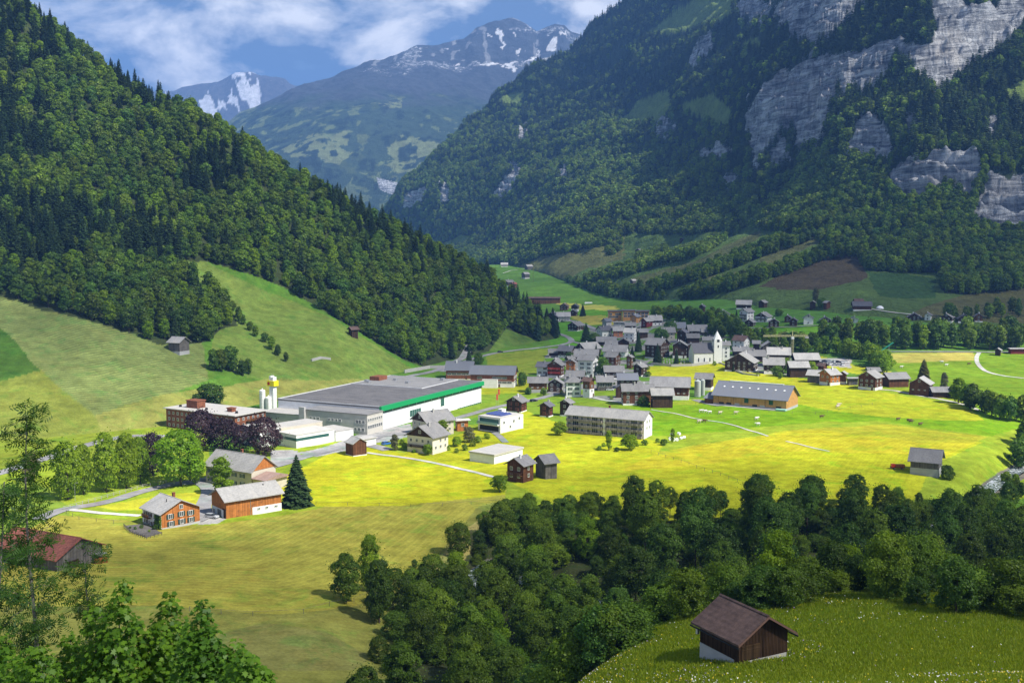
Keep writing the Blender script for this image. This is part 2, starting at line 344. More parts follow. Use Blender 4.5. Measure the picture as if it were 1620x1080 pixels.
def rock_mat(name):
    m = mat(name, rough=.9, spec=.15); nt, N, L, b = nodes(m)
    a = N('ShaderNodeAttribute'); a.attribute_name = 'zone'; tc = N('ShaderNodeTexCoord'); P = tc.outputs['Object']
    rk = N('ShaderNodeAttribute'); rk.attribute_name = 'rock'
    st = noise_tex(N, L, vec(N, L, P, (.018, .018, .15), (0, .30, 0)), 1.0, 9, .74, .9)
    cr = noise_tex(N, L, vec(N, L, P, (.10, .04, .012), (0, -.45, .3)), 1.0, 8, .74, .8)
    rp = N('ShaderNodeValToRGB'); e = rp.color_ramp.elements; e[0].position = .40; e[0].color = (.06, .07, .09, 1); e[1].position = .58; e[1].color = (.85, .87, .88, 1)
    q = e.new(.50); q.color = (.38, .40, .43, 1)
    L(math_(N, L, 'ADD', math_(N, L, 'MULTIPLY', st, .62), math_(N, L, 'MULTIPLY', cr, .40)), rp.inputs[0])
    warm = mapr(N, L, noise_tex(N, L, P, .009, 5, .6), .55, .7, 0, .3)
    rc = mixc(N, L, warm, rp.outputs[0], mixc(N, L, 1.0, rp.outputs[0], (1.25, .98, .74), 'MULTIPLY'))
    gb = math_(N, L, 'MULTIPLY', mapr(N, L, noise_tex(N, L, P, .02, 6, .65), .3, .7, .7, 1.3), mapr(N, L, noise_tex(N, L, P, .15, 4, .7), .3, .7, .75, 1.25))
    gc = mixc(N, L, 1.0, a.outputs['Color'], gb, 'MULTIPLY')
    f = math_(N, L, 'ADD', rk.outputs['Fac'], mapr(N, L, noise_tex(N, L, P, .035, 8, .8), .3, .7, -.42, .42))
    f = mapr(N, L, f, .42, .58, 0, 1)
    L(mixc(N, L, f, gc, rc), b.inputs['Base Color'])
    bp = N('ShaderNodeBump'); bp.inputs['Strength'].default_value = 1.0; bp.inputs['Distance'].default_value = 22; L(math_(N, L, 'ADD', st, cr), bp.inputs['Height']); L(bp.outputs[0], b.inputs['Normal'])
    return m
# ------------------------------------------------------------- colour zones (albedo of grass, soil and rock as they lie on the land)
GY = (.37, .37, .022); GB = (.17, .33, .018); GP = (.10, .20, .025); OL = (.26, .235, .055); OD = (.17, .16, .05); GD = (.05, .13, .02)
AS2 = (.33, .325, .315)
def zone_paint(px, py, X, Y, base):
    C = np.empty(px.shape + (3,)); C[:] = base
    jx = px + fbm(X, Y, 25, 3, 90) * 5; jy = py + fbm(X, Y, 25, 3, 91) * 3
    def z(P, c, k=1.0):
        q = inpoly(jx, jy, P); C[q] = C[q] * (1 - k) + np.array(c) * k
    return C, z
def paint_floor(px, py, X, Y):
    C, z = zone_paint(px, py, X, Y, GP)
    z([(-200,600),(330,600),(330,720),(1700,560),(1700,780),(-200,1000)], (.24,.31,.025))
    z([(700,600),(1000,600),(1010,660),(900,680),(830,660),(700,660)], (.18,.27,.025))
    vil = inpoly(px, py, [(860,560),(905,545),(940,515),(960,498),(1040,500),(1130,530),(1215,540),(1300,572),(1300,600),(1180,592),(1035,575),(1030,605),(1000,640),(900,625),(840,620)]) & (fbm(X, Y, 16, 3, 92) > -.02); C[vil] = (.24, .235, .22)
    z([(-400,1080),(1900,1080),(1900,900),(300,900),(-400,900)], (.13,.19,.03))
    z([(-200,640),(150,660),(260,700),(80,725),(-200,800)], (.20,.25,.025))
    z([(-300,780),(60,760),(110,800),(100,960),(-300,1000)], (.17,.24,.03))
    z([(90,815),(330,832),(500,806),(560,790),(800,775),(800,800),(735,838),(640,930),(560,958),(440,972),(250,958),(-100,960),(-100,900)], (.30,.28,.045))
    z([(-200,958),(250,958),(440,972),(560,958),(640,930),(760,800),(800,790),(820,1300),(-300,1300)], (.21,.21,.045))
    z([(330,1010),(420,985),(520,1000),(590,1040),(560,1060),(430,1060)], (.13,.12,.06), .3)
    z([(640,930),(735,838),(800,790),(820,800),(700,960),(620,990)], (.33,.28,.09))
    z([(300,800),(440,760),(520,716),(560,700),(790,755),(800,782),(640,800),(500,802)], (.40,.40,.018))
    z([(150,800),(270,780),(330,775),(330,800),(180,808)], (.40,.39,.03))
    z([(560,700),(640,715),(720,690),(830,650),(900,672),(1050,700),(1040,720),(1180,690),(1300,680),(1450,700),(1555,697),(1480,735),(1440,800),(1330,830),(1100,840),(980,830),(880,800),(790,755)], (.36,.375,.018))
    z([(1040,715),(1180,690),(1310,675),(1400,672),(1560,690),(1500,720),(1250,712),(1100,735),(980,745)], (.47,.38,.03), .45)
    z([(1000,665),(1035,690),(1300,668),(1400,668),(1570,690),(1640,670),(1640,640),(1500,640),(1280,620),(1100,640),(1000,640)], (.165,.29,.012))
    z([(1020,578),(1140,572),(1200,590),(1360,612),(1370,626),(1130,622),(1100,612),(1030,606)], (.36,.37,.02))
    z([(1270,605),(1400,620),(1520,640),(1560,665),(1400,660),(1260,640)], (.33,.36,.02))
    z([(1280,560),(1420,590),(1350,590),(1290,578)], (.36,.37,.025))
    z([(1385,556),(1545,556),(1545,571),(1400,575)], (.40,.36,.08))
    z([(1540,556),(1700,556),(1700,640),(1450,610),(1400,575),(1545,571)], (.17,.27,.02))
    z([(690,600),(860,600),(830,622),(700,625)], (.30,.33,.02))
    z([(470,716),(530,700),(560,690),(600,676),(650,672),(660,688),(600,700),(575,706),(500,722)], AS2)
    z([(430,712),(470,712),(480,722),(430,735)], AS2); z([(1285,566),(1345,568),(1350,580),(1290,578)], (.36,.35,.33)); z([(330,815),(360,820),(345,828),(312,830)], (.36,.35,.33))
    z([(770,560),(870,550),(850,590),(770,600)], (.20,.25,.03))
    z([(870,478),(970,484),(980,492),(900,488)], (.40,.39,.07)); z([(890,488),(985,492),(990,500),(930,502)], (.12,.28,.02)); z([(900,500),(990,500),(985,512),(930,515)], (.36,.32,.06))
    z([(860,510),(930,512),(930,548),(870,545)], (.10,.26,.02)); z([(1180,516),(1320,513),(1330,530),(1160,530)], (.12,.27,.02))
    z([(1030,470),(1700,455),(1700,515),(1130,515)], (.085,.19,.03)); z([(1500,470),(1700,445),(1700,500),(1430,490)], (.20,.21,.05))
    z([(900,1300),(890,1090),(990,985),(1100,955),(1300,935),(1800,965),(1800,1300)], (.15,.24,.02))
    z([(1000,1085),(1150,1065),(1300,1040),(1450,1015),(1620,1000),(1900,985),(1900,1300),(900,1300)], (.25,.26,.03))
    z([(950,1060),(1100,1010),(1300,1000),(1700,985),(1700,998),(1300,1020),(1100,1040)], (.21,.26,.02), .7)
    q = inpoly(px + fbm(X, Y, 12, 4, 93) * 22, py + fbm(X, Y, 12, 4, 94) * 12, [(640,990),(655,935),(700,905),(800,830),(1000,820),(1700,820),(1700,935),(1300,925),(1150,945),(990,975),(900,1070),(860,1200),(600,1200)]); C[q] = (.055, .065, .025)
    d = dseg(X, Y, RIVER); C[d < 4.0] = (.15, .14, .115)
    return C
def paint_left(px, py, X, Y):
    C, z = zone_paint(px, py, X, Y, GP)
    z([(-900,440),(300,440),(330,600),(160,662),(-900,720)], (.165,.205,.06))
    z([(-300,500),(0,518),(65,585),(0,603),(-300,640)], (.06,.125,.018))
    z([(-300,640),(0,603),(65,585),(155,662),(290,640),(330,640),(330,720),(-300,800)], (.18,.21,.035))
    z([(150,655),(270,620),(420,600),(650,590),(650,640),(300,680),(160,690)], (.23,.24,.055))
    z([(225,360),(300,405),(400,450),(520,500),(660,585),(650,600),(400,600),(330,580),(340,500),(250,440)], (.15,.21,.04))
    z([(760,520),(800,508),(880,532),(900,545),(760,560)], (.10,.16,.03))
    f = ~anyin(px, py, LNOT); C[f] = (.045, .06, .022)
    z([(170,80),(250,130),(300,160),(270,175),(180,140)], (.20,.27,.03))
    return C
ROCKS = [[(1208,133),(1250,108),(1290,98),(1335,85),(1340,110),(1325,150),(1312,190),(1290,235),(1262,247),(1250,205),(1228,212),(1210,240),(1196,285),(1188,250),(1175,205),(1172,185)],
 [(1335,85),(1400,68),(1415,85),(1408,112),(1390,130),(1362,156),(1348,140),(1328,165)],
 [(1230,15),(1280,-20),(1400,-20),(1345,30),(1310,60),(1288,78),(1258,66),(1232,32)], [(1158,5),(1200,-10),(1235,12),(1200,38),(1175,30)],
 [(1470,-20),(1540,15),(1630,-20),(1630,35),(1600,60),(1562,95),(1530,105),(1502,140),(1482,160),(1460,115),(1420,90),(1365,72),(1420,58),(1482,66)],
 [(1352,180),(1390,188),(1408,222),(1408,252),(1370,252),(1335,242),(1345,205)],
 [(1410,250),(1460,257),(1488,240),(1530,245),(1557,265),(1552,300),(1535,322),(1500,303),(1470,322),(1440,327),(1400,302),(1396,285)],
 [(1565,275),(1640,282),(1640,370),(1550,368),(1543,325),(1562,308)], [(1106,235),(1150,228),(1160,245),(1132,260),(1110,256)], [(1555,188),(1578,182),(1582,210),(1566,228)],
 [(820,200),(832,196),(834,222),(822,226)], [(783,304),(798,282),(812,258),(826,270),(806,304),(790,316)], [(638,312),(655,296),(672,300),(664,322),(645,328)], [(694,292),(712,288),(708,325),(698,328)],
 [(1086,98),(1100,70),(1122,52),(1134,75),(1108,92),(1098,114)], [(1382,332),(1396,326),(1400,350),(1386,362)], [(1315,270),(1330,262),(1332,285),(1318,290)], [(1138,285),(1172,280),(1166,298),(1146,306)], [(880,272),(892,262),(896,280),(884,290)], [(1025,200),(1060,190),(1066,212),(1040,222)], [(690,215),(700,205),(704,225),(694,232)], [(1216,240),(1240,215),(1250,250),(1262,250),(1236,268),(1220,262)], [(1425,180),(1450,168),(1456,200),(1434,208)], [(560,1),(561,1),(561,2)]]
MEADS = [[(980,195),(1008,160),(1058,140),(1064,166),(1044,192),(1010,198)], [(1078,165),(1128,148),(1158,175),(1152,208),(1110,190),(1085,180)], [(1015,60),(1068,18),(1125,-20),(1165,-20),(1155,28),(1112,42),(1084,52)],
 [(788,158),(815,145),(832,150),(818,168),(796,168)], [(1582,146),(1650,110),(1650,170),(1600,158)], [(1165,72),(1200,58),(1204,70),(1176,80)], [(700,385),(730,372),(760,372),(720,395)], [(800,430),(850,408),(960,388),(1000,368),(1080,372),(1190,360),(1280,378),(1350,405),(1372,428),(1425,432),(1488,432),(1492,462),(1545,467),(1700,448),(1700,530),(780,480)]]
LNOT = [[(-900,440),(-900,900),(900,900),(900,560),(870,545),(800,520),(770,560),(740,585),(690,588),(640,570),(560,520),(450,455),(400,435),(330,415),(290,412),(240,372),(225,372),(232,385),(290,430),(350,480),(372,500),(376,515),(350,520),(330,540),(300,545),(250,545),(215,530),(150,510),(90,495),(60,490),(20,472)], [(190,80),(232,125),(262,140),(255,158),(215,145),(185,120)]]
def anyin(px, py, Ps):
    r = np.zeros(np.shape(px), bool)
    for P in Ps: r |= inpoly(px, py, P)
    return r
def paint_right(px, py, X, Y):
    C, z = zone_paint(px, py, X, Y, (.045, .075, .025))
    for P in MEADS[:-1]: z(P, (.24, .34, .07))
    z(MEADS[-1], (.15, .25, .05))
    z([(780,480),(800,430),(850,408),(960,388),(990,372),(985,410),(930,425),(870,450)], (.25,.27,.075)); z([(1080,440),(1200,425),(1200,400),(1290,375),(1295,385),(1200,425),(1130,455)], (.20,.22,.07))
    z([(1200,455),(1240,430),(1310,402),(1362,405),(1372,440),(1290,460)], (.135,.105,.05)); z([(1372,432),(1420,432),(1480,440),(1480,470),(1390,470)], (.07,.16,.035)); z([(1490,475),(1560,455),(1700,440),(1700,520),(1430,500)], (.20,.20,.06))
    z([(1000,440),(1100,412),(1200,365),(1205,372),(1110,430),(1030,460)], (.17,.20,.06))
    rock = anyin(px + fbm(X, Y, 50, 5, 95) * 13, py + fbm(X, Y, 50, 5, 96) * 13, ROCKS).astype(float); rock = blur(blur(rock, 2, 0), 3, 1)
    return C, rock
def hillmesh(name, q, nu, nt, painter, material, amp_fn, umin=-.62, umax=.62):
    ug = np.linspace(umin, umax, nu); tt = np.linspace(0, q.Y.shape[0] - 1, nt)
    def rs(A):
        B = np.array([np.interp(ug, UG, A[i]) for i in range(A.shape[0])])
        return np.array([np.interp(tt, np.arange(A.shape[0]), B[:, j]) for j in range(nu)]).T
    Y = rs(q.Y); X = Y * ug[None]; Z = q(X, Y)
    # where the query field is undefined keep the skirt below ground
    Z = np.where(Z < -350, -80, Z)
    px, py = proj(X, Y, Z)
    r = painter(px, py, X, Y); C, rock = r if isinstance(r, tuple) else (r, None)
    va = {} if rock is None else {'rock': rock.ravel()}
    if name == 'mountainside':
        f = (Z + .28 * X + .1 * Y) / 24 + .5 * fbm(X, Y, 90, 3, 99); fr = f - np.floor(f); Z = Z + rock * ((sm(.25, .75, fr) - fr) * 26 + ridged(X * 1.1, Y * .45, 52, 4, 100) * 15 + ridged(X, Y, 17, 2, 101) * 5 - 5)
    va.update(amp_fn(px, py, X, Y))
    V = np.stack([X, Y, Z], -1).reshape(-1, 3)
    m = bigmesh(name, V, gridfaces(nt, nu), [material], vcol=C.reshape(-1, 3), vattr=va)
    o = put(name, m); return o
GM = ground_mat('meadow ground'); RKM = rock_mat('mountain rock and turf')
def swaths(px, py, X, Y, zones):
    s = np.zeros(px.shape); a = np.zeros(px.shape)
    for P, line, amp in zones:
        k = inpoly(px, py, P)
        if not k.any(): continue
        Lw = [tuple(W(p, q_, yy)[:2]) for p, q_, yy in line]
        s[k] = dseg(X[k], Y[k], Lw); a[k] = amp
    return {'swath': s.ravel(), 'samp': a.ravel()}
def hy(p, q_, z=0.0):
    s = (q_ - 376) / FPX; return (p, q_, (CAMZ - z) / s)
SWZ = [([(90,815),(330,832),(500,806),(560,790),(800,775),(800,800),(735,838),(640,930),(560,958),(440,972),(250,958),(-100,960),(-100,900)], [hy(-100,960,6),hy(300,964,4),hy(460,974,4),hy(560,950,2),hy(640,905,1),hy(760,810)], 1.5),
 ([(300,800),(440,760),(520,716),(560,700),(790,755),(800,782),(640,800),(500,802)], [hy(400,800),hy(640,808),hy(900,800)], 1.3),
 ([(560,700),(720,690),(830,650),(900,672),(1050,700),(1180,690),(1300,680),(1560,690),(1440,770),(1100,775),(790,755)], [hy(600,715),hy(900,800),hy(1200,790),hy(1440,768),hy(1460,730),hy(1530,690)], 1.0),
 ([(-200,958),(250,958),(560,958),(760,800),(820,1300),(-300,1300)], [hy(0,970,5),hy(300,964,4),hy(560,960,2),hy(660,900)], .6),
 ([(1020,578),(1360,612),(1130,622),(1030,606)], [hy(1000,640),hy(1400,650)], .6), ([(1385,556),(1545,556),(1545,571),(1400,575)], [hy(1300,590),hy(1600,590)], .5)]
def build_ground():
    Y = np.concatenate([np.exp(np.linspace(math.log(3), math.log(88), 50)), np.arange(90, 200, .55), 87.0 / np.linspace(87 / 200, 87 / 2900, 640), np.exp(np.linspace(math.log(3000), math.log(13500), 30))])
    ug = np.linspace(-.66, .66, 1050); YY = np.repeat(Y[:, None], len(ug), 1); X = YY * ug[None]
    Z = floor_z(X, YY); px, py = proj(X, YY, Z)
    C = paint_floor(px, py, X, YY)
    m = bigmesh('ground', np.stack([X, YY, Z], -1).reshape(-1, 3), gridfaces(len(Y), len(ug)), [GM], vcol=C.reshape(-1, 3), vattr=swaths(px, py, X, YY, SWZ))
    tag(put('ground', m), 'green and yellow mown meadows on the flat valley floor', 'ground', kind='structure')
build_ground()
LSW = [([(-900,440),(300,440),(330,600),(160,662),(65,585),(0,518),(-900,480)], [(-300,760,440),(0,700,467),(250,668,505),(520,622,615)], 3.2), ([(225,360),(300,405),(520,500),(660,585),(400,600),(330,580)], [(0,700,467),(250,668,505),(520,622,615),(760,560,835)], .5)]
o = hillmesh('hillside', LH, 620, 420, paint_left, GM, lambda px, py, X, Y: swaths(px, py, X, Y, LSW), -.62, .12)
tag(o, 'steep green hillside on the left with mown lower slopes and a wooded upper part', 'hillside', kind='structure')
o = hillmesh('mountainside', RM, 1000, 760, paint_right, RKM, lambda px, py, X, Y: {}, -.14, .62)
tag(o, 'steep mountainside on the right with pale cliffs, woods and pastures', 'mountain', kind='structure')
def paint_far(px, py, X, Y):
    Z = FM(X, Y); C = np.empty(px.shape + (3,)); C[:] = (.06, .095, .05)
    n = fbm(X, Y, 170, 5, 71); n2 = fbm(X, Y, 700, 3, 72)
    k = (n > .22) & (n2 > -.15) & (py > 165) & (py < 275); C[k] = (.085, .12, .045)
    k = (n > .42) & (py > 150) & (py < 330); C[k] = (.15, .19, .07)
    n3 = fbm(X, Y, 55, 4, 74); k = (n3 > .25) & (py > 170) & (py < 330) & (fbm(X, Y, 600, 2, 70) > -.1); C[k] = (.18, .23, .09)
    k = (n3 < -.28); C[k] = (.03, .05, .03)
    hi = sm(175, 140, py + n * 25); C = C * (1 - hi[..., None]) + np.array((.085, .095, .105)) * hi[..., None]
    def sp(P, c):
        q = inpoly(px + fbm(X, Y, 120, 5, 97) * 14, py + fbm(X, Y, 120, 5, 98) * 12, P) & ((n3 > -.12) | (c[0] > 1)); C[q] = c
    for P in ([(520,220),(545,212),(552,228),(530,232)], [(600,235),(640,215),(700,225),(735,260),(690,290),(640,265)], [(430,235),(500,215),(560,240),(540,262),(470,245)], [(610,258),(650,250),(690,262),(640,270)], [(600,162),(632,158),(628,168),(606,176)]): sp(P, (.24, .28, .11))
    for P in ([(870,62),(882,58),(878,80),(868,78)], [(852,80),(856,82),(852,94),(850,90)], [(790,50),(797,52),(792,75),(790,68)], [(806,54),(812,56),(808,62)], [(830,92),(850,84),(846,90),(826,96)], [(800,102),(822,96),(814,106),(798,108)], [(716,104),(724,102),(724,107),(716,107)], [(698,78),(706,77),(702,81)], [(888,50),(894,52),(890,56)], [(760,104),(790,102),(786,106),(762,108)], [(816,78),(824,72),(820,84),(814,86)], [(768,58),(784,54),(780,58)], [(860,96),(880,90),(876,94),(862,100)]): sp(P, (1.6, 1.6, 1.65))
    sn = ((ridged(X * 1.2, Y * .4, 150, 3, 75) > .56) & (py < 104)); C[sn] = C[sn] * .5 + .25
    rk = sm(.2, .5, ridged(X, Y, 500, 4, 76)) * sm(150, 100, py) * .45
    for P in ([(595,280),(640,292),(625,310),(600,300)],): rk[inpoly(px, py, P)] = .8
    snow = C.max(-1) > 1; rk[snow] = -1; C = np.minimum(C, .85)
    return C, rk
o = hillmesh('far_mountain', FM, 700, 560, paint_far, RKM, lambda px, py, X, Y: {}, -.36, .25)
tag(o, 'distant blue mountain with scattered snow patches and high pastures', 'mountain', kind='structure')
def paint_snow(px, py, X, Y):
    C = np.empty(px.shape + (3,)); C[:] = (.13, .12, .11)
    s = ridged(X * 1.3 + Y * .5, Y * .55, 330, 3, 85) + .25 * fbm(X, Y, 120, 3, 86) - .30 + .3 * sm(430, 500, px); k = s > .30; C[k] = (.82, .83, .86)
    rk = np.full(px.shape, .22); rk[k] = -1; return C, rk
o = hillmesh('snow_peak', SPK, 420, 300, paint_snow, RKM, lambda px, py, X, Y: {}, -.40, .02)
tag(o, 'far snow streaked peak beyond the left hillside', 'mountain', kind='structure')
# ------------------------------------------------------------- haze
def build_haze():
    b = MB().box(-9900, 10300, -60, 13600, -240, 2060)
    m = bpy.data.materials.new('valley haze'); m.use_nodes = True; nt = m.node_tree; nt.nodes.clear()
    out = nt.nodes.new('ShaderNodeOutputMaterial'); v = nt.nodes.new('ShaderNodeVolumePrincipled')
    v.inputs['Color'].default_value = (.20, .45, 1.0, 1); v.inputs['Density'].default_value = 8.3e-5; v.inputs['Anisotropy'].default_value = 0
    nt.links.new(v.outputs[0], out.inputs['Volume'])
    o = b.put('haze', [m]); tag(o, 'pale blue haze filling the valley', 'haze', kind='stuff')
import os
if not os.environ.get('NOHAZE'): build_haze()
# ------------------------------------------------------------- unseen cloud bank above the frame, shaped to shade parts of the valley
ZC = 2320.0
def cloud_xy(x, y, z): k = (ZC - z) / SUN.z; return x + SUN.x * k, y + SUN.y * k
def build_clouds():
    nx, ny = 300, 320; xs = np.linspace(-900, 4600, nx); ys = np.linspace(-1500, 5200, ny); X, Y = np.meshgrid(xs, ys)
    k = ZC / SUN.z; gx = X - SUN.x * k; gy = Y - SUN.y * k       # the ground point each bit of cloud shades
    hole = [hy(-700,900,12), hy(-100,990,8), hy(300,985,4), hy(520,940,2), hy(700,880), hy(900,815), hy(1100,800), hy(1400,790), hy(1620,800,-6), hy(2200,790,-6), hy(2200,540,2), hy(1620,548,2), hy(1400,553,2), hy(1250,575), hy(1130,572), hy(1010,592), hy(900,640), hy(760,590), hy(640,600), hy(440,640), hy(250,640), hy(-100,600,10), hy(-700,640,10)]
    HP = [tuple(W(*h)[:2]) for h in hole]
    ins = inpoly(gx, gy, HP); d = dseg(gx, gy, HP + HP[:1]); sd = np.where(ins, d, -d) + fbm(gx, gy, 90, 3, 200) * 25
    A = []
    for px, py, v in ANCH:
        x, y, z = hit(px, py); x, y = cloud_xy(x, y, z); A.append((x, y, v))
    num = 0; den = 0
    for x, y, v in A:
        w = 1 / ((X - x) ** 2 + (Y - y) ** 2 + 60 ** 2) ** 2.2; num = num + w * v; den = den + w
    D = num / den; D = np.clip(D + fbm(X, Y, 260, 4, 210) * .3, 0, .96); D = D * (1 - sm(-22, 26, sd))
    edge = np.minimum.reduce([X + 900, 4600 - X, Y + 1500, 5200 - Y]); D *= sm(0, 300, edge)
    th = 20 + 160 * D * (1 + .5 * fbm(X, Y, 200, 4, 220)); T = ZC + th; B = ZC - 12 - th * .15
    V = np.concatenate([np.stack([X, Y, T], -1).reshape(-1, 3), np.stack([X, Y, B], -1).reshape(-1, 3)])
    F = gridfaces(ny, nx); Df = D.ravel(); F = F[Df[F].max(1) > .03]
    m = cloud_mat()
    me = bigmesh('cloud', V, np.concatenate([F, F[:, ::-1] + nx * ny]), [m], vattr={'dens': np.concatenate([Df, Df])})
    tag(put('cloud', me), 'unseen grey white cloud bank above the valley, shaped to shade it', 'cloud', kind='stuff')
def cloud_mat():
    m = bpy.data.materials.new('cloud'); m.use_nodes = True; nt = m.node_tree; nt.nodes.clear(); N = nt.nodes.new; L = nt.links.new
    out = N('ShaderNodeOutputMaterial'); a = N('ShaderNodeAttribute'); a.attribute_name = 'dens'
    al = math_(N, L, 'SUBTRACT', 1.0, math_(N, L, 'SQRT', math_(N, L, 'SUBTRACT', 1.0, a.outputs['Fac'])))
    tr = N('ShaderNodeBsdfTransparent'); df = N('ShaderNodeBsdfDiffuse'); df.inputs[0].default_value = (.75, .77, .8, 1)
    tl = N('ShaderNodeBsdfTranslucent'); tl.inputs[0].default_value = (.40, .42, .45, 1)
    mx = N('ShaderNodeMixShader'); mx.inputs[0].default_value = .62; L(df.outputs[0], mx.inputs[1]); L(tl.outputs[0], mx.inputs[2])
    m2 = N('ShaderNodeMixShader'); L(al, m2.inputs[0]); L(tr.outputs[0], m2.inputs[1]); L(mx.outputs[0], m2.inputs[2]); L(m2.outputs[0], out.inputs[0])
    return m
ANCH = [(0,300,.1),(60,180,0),(120,420,.3),(200,300,.12),(250,450,.35),(330,350,.2),(420,500,.3),(480,400,.15),(600,480,.3),(700,480,.35),(820,540,.5),(150,520,.6),(450,540,.5),(30,540,.6),(60,620,.3),(250,600,.4),
 (900,530,.6),(940,570,.55),(1000,500,.65),(1000,550,.6),(1100,530,.6),(1250,500,.55),(1400,530,.55),(1550,540,.6),(1300,440,.45),(1500,420,.5),(1150,420,.35),(950,430,.3),(850,430,.35),(1400,350,.6),(1200,330,.6),(1300,250,.25),(1500,250,.3),(1500,100,.25),(1200,150,.35),(1250,200,.15),(1300,60,.15),(1250,40,.1),(1100,330,.6),(1020,400,.6),
 (930,290,0),(960,250,0),(880,330,0),(1000,280,.3),(1020,170,0),(1110,180,0),(1080,30,0),(800,350,.5),(750,300,.15),(700,240,0),(850,230,.4),(900,170,0),(1000,120,.1),(980,220,0),(900,310,0),(850,360,.1),(720,280,0),(1100,160,.1),(1060,60,.1),(1100,90,0),(660,320,.2),(800,160,.2),(1000,60,.6),(1080,150,.1),
 (450,1040,.6),(650,1050,.85),(900,950,.4),(1200,900,.42),(1500,900,.45),(1250,1040,.5),(1600,1040,.5),(1400,990,.45),(100,1060,.4),(800,870,.4)]
if not os.environ.get('NOCLOUD'): build_clouds()
# ------------------------------------------------------------- foliage
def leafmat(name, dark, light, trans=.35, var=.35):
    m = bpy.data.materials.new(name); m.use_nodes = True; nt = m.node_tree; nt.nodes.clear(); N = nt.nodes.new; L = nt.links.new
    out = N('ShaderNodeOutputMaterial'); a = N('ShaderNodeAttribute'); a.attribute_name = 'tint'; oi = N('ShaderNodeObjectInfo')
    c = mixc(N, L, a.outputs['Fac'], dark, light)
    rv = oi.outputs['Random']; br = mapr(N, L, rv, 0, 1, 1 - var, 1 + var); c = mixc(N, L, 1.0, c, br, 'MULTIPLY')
    r2 = math_(N, L, 'FRACT', math_(N, L, 'MULTIPLY', rv, 7.31)); c = mixc(N, L, mapr(N, L, r2, 0, 1, 0, .5), c, mixc(N, L, 1.0, c, (1.35, 1.02, .6), 'MULTIPLY'))
    r3 = math_(N, L, 'FRACT', math_(N, L, 'MULTIPLY', rv, 23.7)); c = mixc(N, L, mapr(N, L, r3, .6, 1, 0, .5), c, mixc(N, L, 1.0, c, (.62, .82, 1.1), 'MULTIPLY'))
    d = N('ShaderNodeBsdfDiffuse'); L(c, d.inputs[0]); t = N('ShaderNodeBsdfTranslucent'); L(mixc(N, L, 1.0, c, (1.3, 1.25, .5), 'MULTIPLY'), t.inputs[0])
    g = N('ShaderNodeBsdfGlossy'); g.inputs['Roughness'].default_value = .45; g.inputs[0].default_value = (1, 1, 1, 1)
    mx = N('ShaderNodeMixShader'); mx.inputs[0].default_value = trans; L(d.outputs[0], mx.inputs[1]); L(t.outputs[0], mx.inputs[2])
    m2 = N('ShaderNodeMixShader'); m2.inputs[0].default_value = .01; L(mx.outputs[0], m2.inputs[1]); L(g.outputs[0], m2.inputs[2]); L(m2.outputs[0], out.inputs[0])
    return m
LM = {'green': leafmat('broad leaves', (.036,.088,.010), (.165,.265,.022), .42, .42), 'deep': leafmat('deep green leaves', (.028,.075,.012), (.105,.20,.024)),
      'lime': leafmat('lime green leaves', (.09,.20,.010), (.20,.40,.015), .45, .1), 'fresh': leafmat('fresh green leaves', (.06,.14,.008), (.24,.38,.015), .45, .15), 'beech': leafmat('copper leaves', (.016,.010,.016), (.060,.040,.052), .12, .2),
      'spruce': leafmat('spruce needles', (.012,.028,.014), (.040,.078,.028), .1, .35), 'gold': leafmat('larch needles', (.04,.06,.02), (.15,.15,.04), .2, .2), 'dry': leafmat('grey green leaves', (.06,.075,.04), (.17,.18,.09), .2, .2)}
BARK = mat('bark', (.075, .06, .048), .95); BARKG = mat('grey bark', (.16, .145, .125), .95)
def crownpts(rg, H, Wd, n, base, nl, lr=.27, top=1.0, taper=1.0):
    LC = []; cnt = 0
    for i in range(nl):
        t = base + (1 - base) * ((i + .5) / nl) ** .85; a = i * 2.399 + rg.uniform(-.4, .4)
        tt = (t - base) / (1 - base); e = math.sin(math.pi * min(1, .16 + .80 * tt ** taper)) ** .62
        r = Wd * lr * rg.uniform(.75, 1.2) * (.55 + .45 * e); q = max(0, Wd / 2 * e - r * .8) * rg.uniform(.45, 1.3)
        LC.append((math.cos(a) * q, math.sin(a) * q, min(t * H, H - r * .72), r))
    LC.append((0, 0, H * (.5 + .5 * base), Wd * .3)); LC.append((rg.uniform(-.1, .1) * Wd, 0, H * .9 - Wd * .1, Wd * .2))
    LC = np.array(LC); w = LC[:, 3] ** 2; w /= w.sum()
    P = []; Dn = []; T = []; lt = rg.uniform(0, 1, len(LC)); k = 0
    while k < n:
        m = n * 2; li = rg.choice(len(LC), m, p=w); d = rg.normal(size=(m, 3)); d /= np.linalg.norm(d, axis=1)[:, None]; d[:, 2] = np.where(rg.random(m) < .55, np.abs(d[:, 2]), d[:, 2])
        ra = LC[li, 3] * rg.uniform(.80, 1.08, m); p = LC[li, :3] + d * ra[:, None] * np.array([1, 1, .82])
        D = np.linalg.norm((p[:, None] - LC[None, :, :3]) / np.array([1, 1, .82]), axis=2) / LC[None, :, 3]; D[np.arange(m), li] = 9
        ok = (D.min(1) > .80) & (p[:, 2] > base * H * .6); P.append(p[ok]); Dn.append(d[ok]); T.append(lt[li[ok]]); k += ok.sum()
    return np.concatenate(P)[:n], np.concatenate(Dn)[:n], np.concatenate(T)[:n], LC
